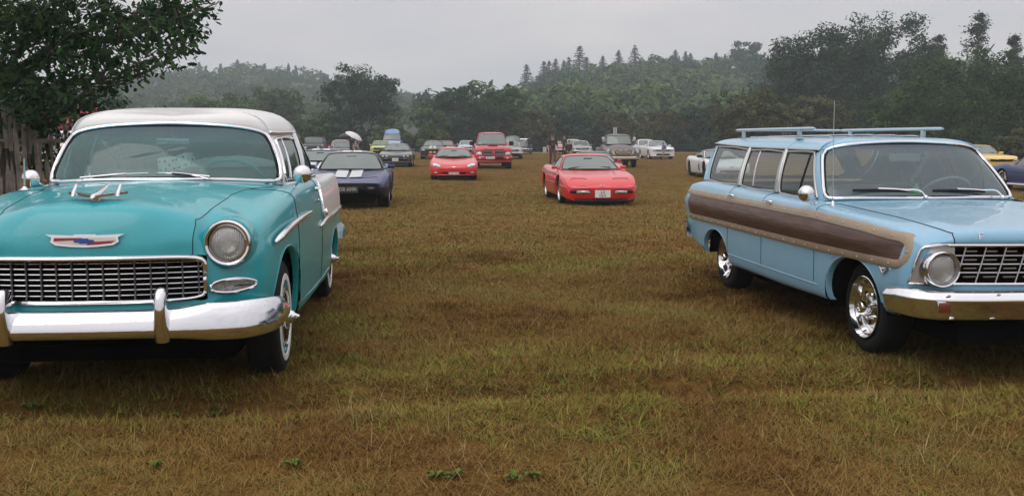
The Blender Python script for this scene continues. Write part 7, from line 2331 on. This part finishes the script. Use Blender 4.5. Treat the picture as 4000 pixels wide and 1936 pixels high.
    c.wheels(2.72,.90,.345,.24,.245,'mag',BLACKPL); c.poly('headlight', [(.56,.625),(.80,.645),(.80,.745),(.56,.735)], LAMP, .012, frame_m=SEAL); c.rect('grille',0,.52,.60,.745,SEAL,.012); c.mirrors(-.95,.84,.94,YELLOW,(.09,.12,.07)); c.wipers()
    c = corvette_c3('dark blue sports car with white-lettered tyres at the right picture edge', (17.05, 29.75), .0, 0.0, stripes=False, plate=False, letters=True, roof=BLUE_C)
    for sg in (1,-1):
        tube_obj('side_exhaust', [(-.5,.88*sg,.22),(-2.0,.88*sg,.22)], .05, CHROME, c.root)
# ------------------------------------------------------------------ near oak, fence, gazebo, people
def oak_leaf(L=1.0):
    half = [(0,0),(.08,.05),(.20,.16),(.27,.10),(.40,.25),(.48,.14),(.62,.27),(.70,.15),(.84,.19),(.93,.09),(1,0)]
    pts = half+[(x, -y) for x, y in half[-2:0:-1]]
    V = [(x*L, y*L, .05*L*math.sin(x*PI)-abs(y)*.25*L) for x, y in pts]; n = len(pts); c = n
    V.append((.5*L, 0, .06*L))
    return np.array(V), [(i, (i+1) % n, c) for i in range(n)]

def build_oak():
    root = empty('oak_tree', (-5.35, 10.2, 0), 0, 'dark leafy oak overhanging the rustic fence at upper left', 'tree')
    rg = np.random.default_rng(12)
    def P(px, py, D): return np.array([(px-2000)*D/FPX, D, CAMH+(563.5-py)*D/FPX])-np.array([-5.35, 10.2, 0])
    mb = MB()
    tr = resample([(0,0,-.1),(.05,-.02,1.0),(-.05,-.1,2.0),(.1,-.3,3.2),(.0,-.4,4.6)], n=16)
    mb.tube(tr, np.linspace(.17,.08,16), 10); mb.build('trunk', BARK, root)
    tips = [(872,28,8.6),(800,60,8.2),(770,165,8.4),(690,235,8.0),(640,262,8.5),(590,60,8.0),(540,150,8.6),(470,320,8.3),(420,335,8.0),(350,395,8.7),(285,350,8.4),(225,480,9.0),(150,430,9.2),(90,330,8.8),(40,180,8.5),(200,190,8.2),(300,140,8.0),(390,210,8.8),(480,190,8.1),(330,40,8.3),(140,50,8.0),(20,40,8.6),(660,110,8.7),(720,40,8.9),(520,250,8.8),(420,120,8.2),(260,270,8.9),(110,500,9.4),(20,460,9.2),(180,330,8.3),(60,400,9.0),(330,300,8.5),(560,20,8.5),(450,40,8.9),(620,180,8.3),(240,80,8.8),(100,150,9.2),(170,520,9.3),(60,250,9.4),(700,90,8.4),(830,20,9.0),(740,200,8.6),(340,230,9.3),(250,400,9.2),(120,240,8.5),(20,320,9.3),(440,270,9.2),(160,120,9.4),(270,200,9.5),(60,110,9.0),(350,130,9.4),(90,450,9.3),(200,420,9.4)]
    poly = [(-40,0),(860,0),(885,35),(790,95),(800,180),(725,165),(700,250),(600,258),(500,285),(480,340),(420,360),(400,295),(330,330),(385,415),(285,395),(255,480),(170,500),(110,440),(-40,440)]
    def inside(x, y):
        c = False
        for (x0, y0), (x1, y1) in zip(poly, poly[1:]+poly[:1]):
            if (y0 > y) != (y1 > y) and x < (x1-x0)*(y-y0)/(y1-y0)+x0: c = not c
        return c
    main = tips[:14]+[(330,40,8.3),(20,40,8.6),(60,400,9.0),(450,40,8.9)]
    extra = []
    while len(extra) < 150:
        x, y = rg.uniform(-40, 890), rg.uniform(-20, 545)
        if inside(x, y): extra.append((x, y, rg.uniform(7.7, 9.7)))
    tips = main+extra
    ends = [P(*t) for t in tips]; LP = []
    # the part of the crown above the frame
    for k in range(60):
        a = rg.uniform(0, 2*PI); r = 2.9*math.sqrt(rg.uniform()); ends.append(np.array([1.0+r*math.cos(a), -1.0+r*.8*math.sin(a), rg.uniform(3.0, 5.6)]))
    limbs = MB(); C, D_, base_for = [], [], []
    for i, e in enumerate(ends):
        k = int(np.clip(len(tr)*min(.95, max(.30, (e[2]-.3)/5.2)), 4, 15)); s = tr[k]
        m1 = s+(e-s)*.35+np.array([0,0,.12+.1*rg.uniform()]); m2 = s+(e-s)*.72+rg.normal(size=3)*.07
        if i >= len(main) and i < len(tips):
            q = np.array(LP); s = q[np.argmin(np.linalg.norm(q-e, axis=1)+.4*np.maximum(0, q[:, 0]-e[0]))]; m1 = s+(e-s)*.4+np.array([0,0,.05]); m2 = s+(e-s)*.75+rg.normal(size=3)*.03
        path = resample([s, m1, m2, e], n=14)
        if i < len(main): LP += list(path[3:])
        big = i in (0, 5, 12, 14)
        limbs.tube(path, np.linspace(.055 if big else (.022 if i < len(main) or i >= len(tips) else .008), .004, 14), 6)
        nL = 33 if i < len(tips) else 26
        for j in range(nL):
            t = rg.uniform(.45, 1.03)**.7; q = path[min(13, int(t*13))]
            off = np.clip(rg.normal(size=3), -1.7, 1.7)*np.array([.085,.11,.07])*(1.35-t*.55)
            C.append(q+off); d = (e-s)/np.linalg.norm(e-s)*.5+rg.normal(size=3)*.7+off*1.5; d[2] -= .25; D_.append(d/np.linalg.norm(d))
    limbs.build('branches', BARK, root)
    lm = leaf_mat('oak_leaf', (.010,.028,.014), (.048,.100,.034), .3)
    LV, LF = oak_leaf(.080)
    n = len(C); ord_ = rg.permutation(n); V, F, T = [], [], []
    proto = None
    single = set(int(i) for i in ord_[ord_ < len(tips)*33][:300])
    for i in range(n):
        x = D_[i]; up = rg.normal(size=3)*.6+np.array([0,0,1.0]); z = up-x*np.dot(up, x); z /= np.linalg.norm(z); y = np.cross(z, x); R = np.stack([x, y, z], 1)*rg.uniform(.65, 1.2)
        if i in single:
            if proto is None:
                me = bpy.data.meshes.new('leaf'); me.from_pydata(LV.tolist(), [], LF); me.materials.append(lm)
                a = me.attributes.new('tint', 'FLOAT', 'POINT'); a.data.foreach_set('value', np.full(len(LV), .55, np.float32)); proto = me
            o = bpy.data.objects.new('leaf', proto); COL.objects.link(o); o.parent = root
            M = Matrix(R.tolist()).to_4x4(); M.translation = Vector(C[i]); o.matrix_local = M
        else:
            b = len(V)*len(LV); V.append(LV @ R.T+C[i]); F += [tuple(q+b for q in f) for f in LF]; T.append(np.full(len(LV), rg.uniform(0, 1)**1.5))
    me = bpy.data.meshes.new('foliage'); me.from_pydata(np.vstack(V).tolist(), [], F); me.materials.append(lm)
    a = me.attributes.new('tint', 'FLOAT', 'POINT'); a.data.foreach_set('value', np.concatenate(T).astype(np.float32))
    o = bpy.data.objects.new('foliage', me); COL.objects.link(o); o.parent = root; o['kind'] = 'stuff'
    # low sucker growth round the fence
    CC, NN, TT = [], [], []
    for k in range(26):
        q = np.array([rg.uniform(-.6, 1.5), rg.uniform(-.1, 1.2), rg.uniform(.1, 1.7)]); m = 120; e = rg.normal(size=(m, 3)); e /= np.linalg.norm(e, axis=1, keepdims=True)
        CC.append(q+e*.24*rg.uniform(.3, 1, m)[:, None]); NN.append(e); TT.append(rg.uniform(0, .6, m))
    v, t = leaves(np.vstack(CC), np.vstack(NN), .040, np.concatenate(TT), rg); lo = leaf_object('low_foliage', v, t, LEAF_D, root); lo['kind'] = 'stuff'

def build_fence():
    WOODG = pmat('weathered_paling', (.24,.21,.175), .9, vary=.4, vscale=9, bump=(30, .7, .02))
    root = empty('rustic_fence', (-4.9, 9.0, 0), 0, 'rustic fence of split weathered poles under the oak, left edge', 'fence')
    rg = np.random.default_rng(4)
    for k in range(19):
        px = -120+k*24+rg.uniform(-6, 6); D = 8.6+.057*k; x = (px-2000)*D/FPX+4.9; y = D-9.0
        h = 1.76+rg.uniform(-.10, .07); r = rg.uniform(.016, .028)
        P = resample([(x,y,-.05),(x+rg.uniform(-.02,.02),y,h*.35),(x+rg.uniform(-.025,.025),y+.01,h*.7),(x+rg.uniform(-.03,.03),y,h)], n=9)
        mb = MB(); mb.tube(P, r*(1+.18*rg.normal(size=9)*.5)*np.linspace(1.1,.8,9), 7); mb.build('paling', WOODG, root)
    for z in (.5, 1.35):
        mb = MB(); mb.tube([((-150-2000)*8.7/FPX+4.9, -.25, z), ((360-2000)*9.6/FPX+4.9, .65, z+.02)], .022, 7); mb.build('rail', WOODG, root)

def build_gazebo():
    D = 38.0; X = (374-2000)*D/FPX
    root = empty('gazebo', (X, D, float(ground_z(X, D))), .5, 'red pyramid gazebo tent behind the fence, left of white car roof', 'gazebo')
    RED = pmat('red_canvas', (.34,.022,.050), .7, vary=.1)
    h = 1.5; mb = MB()
    for k in range(4):
        a = PI/4+k*PI/2; b = a+PI/2; A = np.array([h*1.414*math.cos(a), h*1.414*math.sin(a), 2.05]); B = np.array([h*1.414*math.cos(b), h*1.414*math.sin(b), 2.05]); C = np.array([0,0,2.84])
        g = []
        for t in np.linspace(0, 1, 9):
            e = A+(B-A)*t; row = []
            for s in np.linspace(0, 1, 7):
                q = e+(C-e)*s; q[2] -= .10*math.sin(s*PI)*(.6+.4*math.sin(t*PI)); row.append(q)
            g.append(row)
        mb.grid(np.array(g))
        mb.grid(np.array([[A+(B-A)*t+np.array([0,0,0]), A+(B-A)*t+np.array([0,0,-.24])] for t in np.linspace(0, 1, 5)]))
    mb.build('canopy', RED, root, sharp=20)
    for k in range(4):
        a = PI/4+k*PI/2; mb = MB(); mb.tube([(h*1.38*math.cos(a), h*1.38*math.sin(a), 0), (h*1.38*math.cos(a), h*1.38*math.sin(a), 2.1)], .02, 6); mb.build('leg', STEEL, root)

SKIN = pmat('skin', (.42,.26,.19), .55)
HAIRM = pmat('dark_hair', (.03,.022,.018), .6)
def person(label, X, Y, H, rz, cols, pose=None, hair=None, cap=None, child=False, bag=None):
    """skin-modified body; cols = (top, trousers, shoes); rz faces (0 = towards -Y); pose offsets by joint"""
    z0 = float(field_z(X, Y))
    root = empty('person', (X, Y, z0), rz, label, 'person', 'people walking among the cars')
    s = H/1.75
    J = dict(pel=(0,0,.95), sp=(0,.01,1.15), ch=(0,.01,1.36), nk=(0,0,1.50), hd=(0,-.02,1.60), ht=(0,-.015,1.72),
             ls=(.19,.01,1.43), le=(.25,.03,1.15), lw=(.26,-.06,.92), rs=(-.19,.01,1.43), re=(-.25,.03,1.15), rw=(-.26,-.06,.92),
             lh=(.10,0,.92), lk=(.11,-.03,.50), la=(.11,.03,.09), lf=(.12,-.13,.04), rh=(-.10,0,.92), rk=(-.11,-.03,.50), ra=(-.11,.03,.09), rf=(-.12,-.13,.04))
    if pose: J.update(pose)
    R = dict(pel=(.15,.11), sp=(.145,.10), ch=(.165,.11), nk=(.06,.06), hd=(.078,.092), ht=(.062,.075), ls=(.065,.065), le=(.045,.045), lw=(.032,.032), rs=(.065,.065), re=(.045,.045), rw=(.032,.032),
             lh=(.095,.095), lk=(.062,.062), la=(.042,.045), lf=(.042,.032), rh=(.095,.095), rk=(.062,.062), ra=(.042,.045), rf=(.042,.032))
    E = [('pel','sp'),('sp','ch'),('ch','nk'),('nk','hd'),('hd','ht'),('ch','ls'),('ls','le'),('le','lw'),('ch','rs'),('rs','re'),('re','rw'),('pel','lh'),('lh','lk'),('lk','la'),('la','lf'),('pel','rh'),('rh','rk'),('rk','ra'),('ra','rf')]
    # hands: palm, four fingers and a thumb
    for sd in 'lr':
        w = np.array(J[sd+'w']); e = np.array(J[sd+'e']); d = (w-e)/np.linalg.norm(w-e); side = np.array([0, -1., 0]); side -= d*np.dot(side, d); side /= np.linalg.norm(side); out = np.cross(d, side)
        J[sd+'p'] = tuple(w+d*.07); R[sd+'p'] = (.036,.020); E.append((sd+'w', sd+'p'))
        for k, (o, L) in enumerate(((-.026,.070),(-.009,.080),(.009,.075),(.026,.058))):
            a = w+d*.095+side*o; b = a+d*L*.55+out*.008; c = b+d*L*.45+out*.022
            J[f'{sd}f{k}a'], J[f'{sd}f{k}b'], J[f'{sd}f{k}c'] = map(tuple, (a, b, c))
            for q in 'abc': R[f'{sd}f{k}{q}'] = (.009,.009)
            E += [(sd+'p', f'{sd}f{k}a'), (f'{sd}f{k}a', f'{sd}f{k}b'), (f'{sd}f{k}b', f'{sd}f{k}c')]
        t = w+d*.045-side*.035; u = t+d*.045-side*.02
        J[sd+'t0'], J[sd+'t1'] = tuple(t), tuple(u); R[sd+'t0'] = R[sd+'t1'] = (.011,.011); E += [(sd+'w', sd+'t0'), (sd+'t0', sd+'t1')]
    keys = list(J); idx = {k: i for i, k in enumerate(keys)}
    me = bpy.data.meshes.new('body'); me.from_pydata([tuple(c*s for c in J[k]) for k in keys], [(idx[a], idx[b]) for a, b in E], [])
    o = bpy.data.objects.new('body', me); COL.objects.link(o)
    md = o.modifiers.new('skin', 'SKIN'); md.use_smooth_shade = True; sv = me.skin_vertices[0].data
    for k in keys: sv[idx[k]].radius = tuple(r*s*(1.06 if child else 1) for r in R[k])
    for i in range(len(keys)): sv[i].use_root = (i == idx['pel'])
    o.modifiers.new('sub', 'SUBSURF').levels = 1
    o.modifiers['sub'].render_levels = 1
    dg = bpy.context.evaluated_depsgraph_get(); m2 = bpy.data.meshes.new_from_object(o.evaluated_get(dg)); bpy.data.objects.remove(o)
    m2.materials.clear()
    for m in (SKIN, cols[0], cols[1], cols[2]): m2.materials.append(m)
    jk = {k: np.array(J[k])*s for k in keys}
    sleeve = cols[3] if len(cols) > 3 else .5
    short = cols[4] if len(cols) > 4 else 0
    EA = np.array([jk[a] for a, b in E]); EB = np.array([jk[b] for a, b in E])-EA; EL = np.maximum((EB**2).sum(1), 1e-9)
    def near(c):
        t = np.clip(((c-EA)*EB).sum(1)/EL, 0, 1); d = ((c-EA-EB*t[:, None])**2).sum(1); k = int(np.argmin(d))
        return E[k], t[k]
    mi = []
    for p in m2.polygons:
        (a, b), t = near(np.array(p.center))
        if b in ('nk',) and t > .75 or a in ('nk','hd') or b == 'hd': k = 0
        elif a[1:] == 's' and b[1:] == 'e': k = 1 if t < sleeve*2 else 0
        elif b[1:] in ('w',): k = 1 if sleeve > .5+t*.5 else 0
        elif len(b) > 1 and b[0] in 'lr' and (b[1:] == 'p' or b[1] in 'ft') and b[1:] not in ('f',): k = 0
        elif b[1:] == 'k': k = 2
        elif b[1:] == 'a' : k = 2 if t < (1-short) else 0
        elif b[1:] == 'f': k = 3
        elif b[1:] == 'h' or a == 'pel' and b == 'sp' and t < .12: k = 2
        else: k = 1
        mi.append(k)
    m2.polygons.foreach_set('material_index', np.array(mi, np.int32)); m2.polygons.foreach_set('use_smooth', np.ones(len(mi), bool))
    body = bpy.data.objects.new('body', m2); COL.objects.link(body); body.parent = root
    hd = (jk['hd']+jk['ht'])/2; up = (jk['ht']-jk['nk']); up /= np.linalg.norm(up)
    f = MB()
    for sg in (1, -1): f.ball(hd+np.array([.030*sg, -.088, .012])*s, np.array([.012,.008,.008])*s, 8)
    f.build('eyes', pmat('eye_dark', (.03,.025,.02), .4), body)
    f = MB(); f.ball(hd+np.array([0,-.098,-.015])*s, np.array([.011,.016,.018])*s, 8); f.build('nose', SKIN, body)
    for sg in (1, -1):
        f = MB(); f.ball(hd+np.array([.080*sg,.0,-.01])*s, np.array([.012,.022,.032])*s, 8); f.build('ear', SKIN, body)
    f = MB(); f.ball(hd+np.array([0,-.088,-.055])*s, np.array([.022,.008,.006])*s, 8); f.build('mouth', pmat('lips', (.30,.12,.10), .5), body)
    if cap:
        f = MB(); c = hd+np.array([0,.0,.035])*s
        f.lathe([(0,.098*s),(.03*s,.096*s),(.06*s,.078*s),(.08*s,.04*s),(.085*s,0)], c, 'z', 20)
        g = np.array([[c+np.array([math.sin(t)*r*s, -math.cos(t)*r*s-.0, .004-.01*(r > .12)]) for r in (.09,.17)] for t in np.linspace(-.8, .8, 9)]); f.grid(g)
        f.build('cap', cap, root)
    else:
        f = MB(); c = hd+np.array([0,.018,.022])*s; h_ = hair or HAIRM
        f.lathe([(-.07*s,.084*s),(-.02*s,.094*s),(.03*s,.094*s),(.07*s,.070*s),(.092*s,.03*s),(.096*s,0)], c, 'z', 20, -.35, PI+.35)
        f.lathe([(.02*s,.094*s),(.05*s,.084*s),(.08*s,.05*s),(.096*s,0)], c, 'z', 20)
        f.build('hair', h_, root)
    if bag:
        f = MB(); f.box(jk['ch']+np.array([0,.17,-.05])*s, np.array([.30,.16,.42])*s, bev=.05*s); f.build('backpack', bag, root)
    return root, jk

def umbrella(label, X, Y, z, rad, m, tilt, stick, under=None):
    """canopy top at (X, Y, z); tilt = rotation (x, y)"""
    root = empty('umbrella', (X, Y, z), 0, label, 'umbrella', 'umbrellas held among the cars')
    root.rotation_euler = (tilt[0], tilt[1], 0)
    n = 8; g = []
    for k in range(n*6):
        a = 2*PI*k/(n*6); sc = 1-.05*abs(math.sin(a*n/2)); row = []
        for t in np.linspace(0, 1, 9):
            r = rad*math.sin(t*1.25)/math.sin(1.25); row.append((r*math.cos(a)*(1-(1-sc)*(1-t*.0)*t), r*math.sin(a)*(1-(1-sc)*t), -.42*rad*(1-math.cos(t*1.25))/(1-math.cos(1.25))+.02*abs(math.sin(a*n/2))*t))
        g.append(row)
    mb = MB(); mb.grid(np.array(g), wrap_u=True); mb.build('canopy', m, root)
    for k in range(n):
        a = 2*PI*k/n; mb = MB(); mb.tube([(rad*math.sin(t*1.25)/math.sin(1.25)*math.cos(a), rad*math.sin(t*1.25)/math.sin(1.25)*math.sin(a), -.42*rad*(1-math.cos(t*1.25))/(1-math.cos(1.25))-.008) for t in np.linspace(0, 1, 6)], .004, 5); mb.build('rib', STEEL, root)
    mb = MB(); mb.tube([(0,0,.06),(0,0,-stick)], .008, 6); mb.tube(resample([(0,0,-stick),(0,.03,-stick-.06),(0,.07,-stick-.04)], n=8), .012, 6); mb.build('shaft', BLACKPL, root)

def build_people():
    BLK = pmat('black_cloth', (.018,.018,.020), .85); BRN = pmat('brown_trousers', (.085,.052,.038), .85); WHT = pmat('white_shirt', (.62,.60,.60), .8)
    JEAN = pmat('blue_jeans', (.07,.12,.20), .85); NAVY = pmat('dark_jacket', (.025,.028,.035), .8); BLUE = pmat('royal_blue_shirt', (.03,.10,.42), .7); REDT = pmat('dull_red_shorts', (.20,.06,.06), .8); SHOE = pmat('dark_shoes', (.03,.028,.026), .6); GRY = pmat('grey_cap', (.06,.06,.06), .8)
    TAN_T = pmat('tan_shorts', (.30,.22,.16), .8)
    walk = dict(lk=(.10,-.16,.52), la=(.10,-.10,.10), lf=(.11,-.25,.05), rk=(-.10,.02,.50), ra=(-.10,.24,.13), rf=(-.11,.10,.05), le=(.27,.10,1.16), lw=(.27,.0,.94), re=(-.27,-.02,1.16), rw=(-.25,-.16,.97))
    X, Y = place(2158, 71)
    person('man in cap, black T-shirt and brown trousers walking behind the red wedge sports car', X, Y, 1.80, .12, (BLK, BRN, SHOE, .42), walk, cap=GRY)
    X, Y = place(2222, 62)
    person('girl with dark hair and black jacket walking left of the old pickup', X, Y, 1.45, .1, (BLK, NAVY, SHOE, 1.2), dict(walk, le=(.23,.05,1.18), lw=(.16,-.08,.98), re=(-.23,.05,1.18), rw=(-.16,-.08,.98)))
    X, Y = place(2203, 46)
    person('person in dark clothes behind the cream yellow saloon', X, Y, 1.75, .4, (NAVY, NAVY, SHOE, 1.2), walk)
    X, Y = place(2067, 40)
    person('person in dark jacket, backpack and blue jeans walking away near vintage truck', X, Y, 1.72, PI+.2, (NAVY, JEAN, SHOE, 1.2), walk, bag=NAVY)
    X, Y = place(2590, 55.5)
    person('child in royal blue shirt running in front of the white modern coupe', X, Y, 1.26, -1.1, (BLUE, TAN_T, SHOE, .45, .55), dict(walk, hd=(0,-.10,1.58), ht=(0,-.12,1.70), nk=(0,-.05,1.49), lk=(.10,-.22,.55), la=(.10,-.12,.12), lf=(.11,-.27,.07), ra=(-.10,.34,.25), rk=(-.10,.05,.50), rf=(-.11,.34,.12)), child=True)
    hold = dict(walk, le=(.27,-.08,1.22), lw=(.17,-.26,1.36))
    X, Y = place(1397, 58)
    person('person in white shirt and dull red shorts under the white umbrella', X, Y, 1.72, 1.35, (WHT, REDT, SHOE, .5, .5), dict(hold, hd=(0,-.09,1.59), ht=(0,-.10,1.71), nk=(0,-.04,1.49)))
    umbrella('white umbrella tilted back over the person in white shirt', X-.05, Y-.25, 2.06, .62, pmat('white_umbrella', (.66,.65,.67), .6), (.10, .50), .75)
    X2, Y2 = place(1376, 57)
    person('person in dark clothes under the black umbrella', X2, Y2, 1.70, 1.35, (NAVY, NAVY, SHOE, 1.2), hold)
    umbrella('black umbrella held next to the white one', X2-.28, Y2-.2, 2.12, .56, pmat('black_umbrella', (.018,.020,.026), .5), (.06, -.10), .75)
    # white bin post by the hedge
    X, Y = place(2127, 36.5); r = empty('marker_box', (X, Y, float(ground_z(X, Y))), .1, 'small white box post by the hedge left of the walking man', 'box')
    mb = MB(); mb.box((0,0,.32), (.36,.3,.62), bev=.02); mb.build('box', pmat('off_white_box', (.42,.42,.40), .7), r); mb = MB(); mb.box((0,0,.65), (.40,.34,.05), bev=.01); mb.build('lid', pmat('grey_lid', (.2,.2,.2), .7), r)
    # pale van glimpsed through the fence
    old_van('camper_van', 'cream camper van glimpsed through the rustic fence and oak leaves', 250, 95, .2, IVORY, WHITE_C, 1.9, cat='van')
# ------------------------------------------------------------------ assemble
build_field()
build_woods()
build_oak()
build_fence()
build_gazebo()
build_chevy()
build_falcon()
build_parked_cars()
build_people()
build_grass()
build_haze()
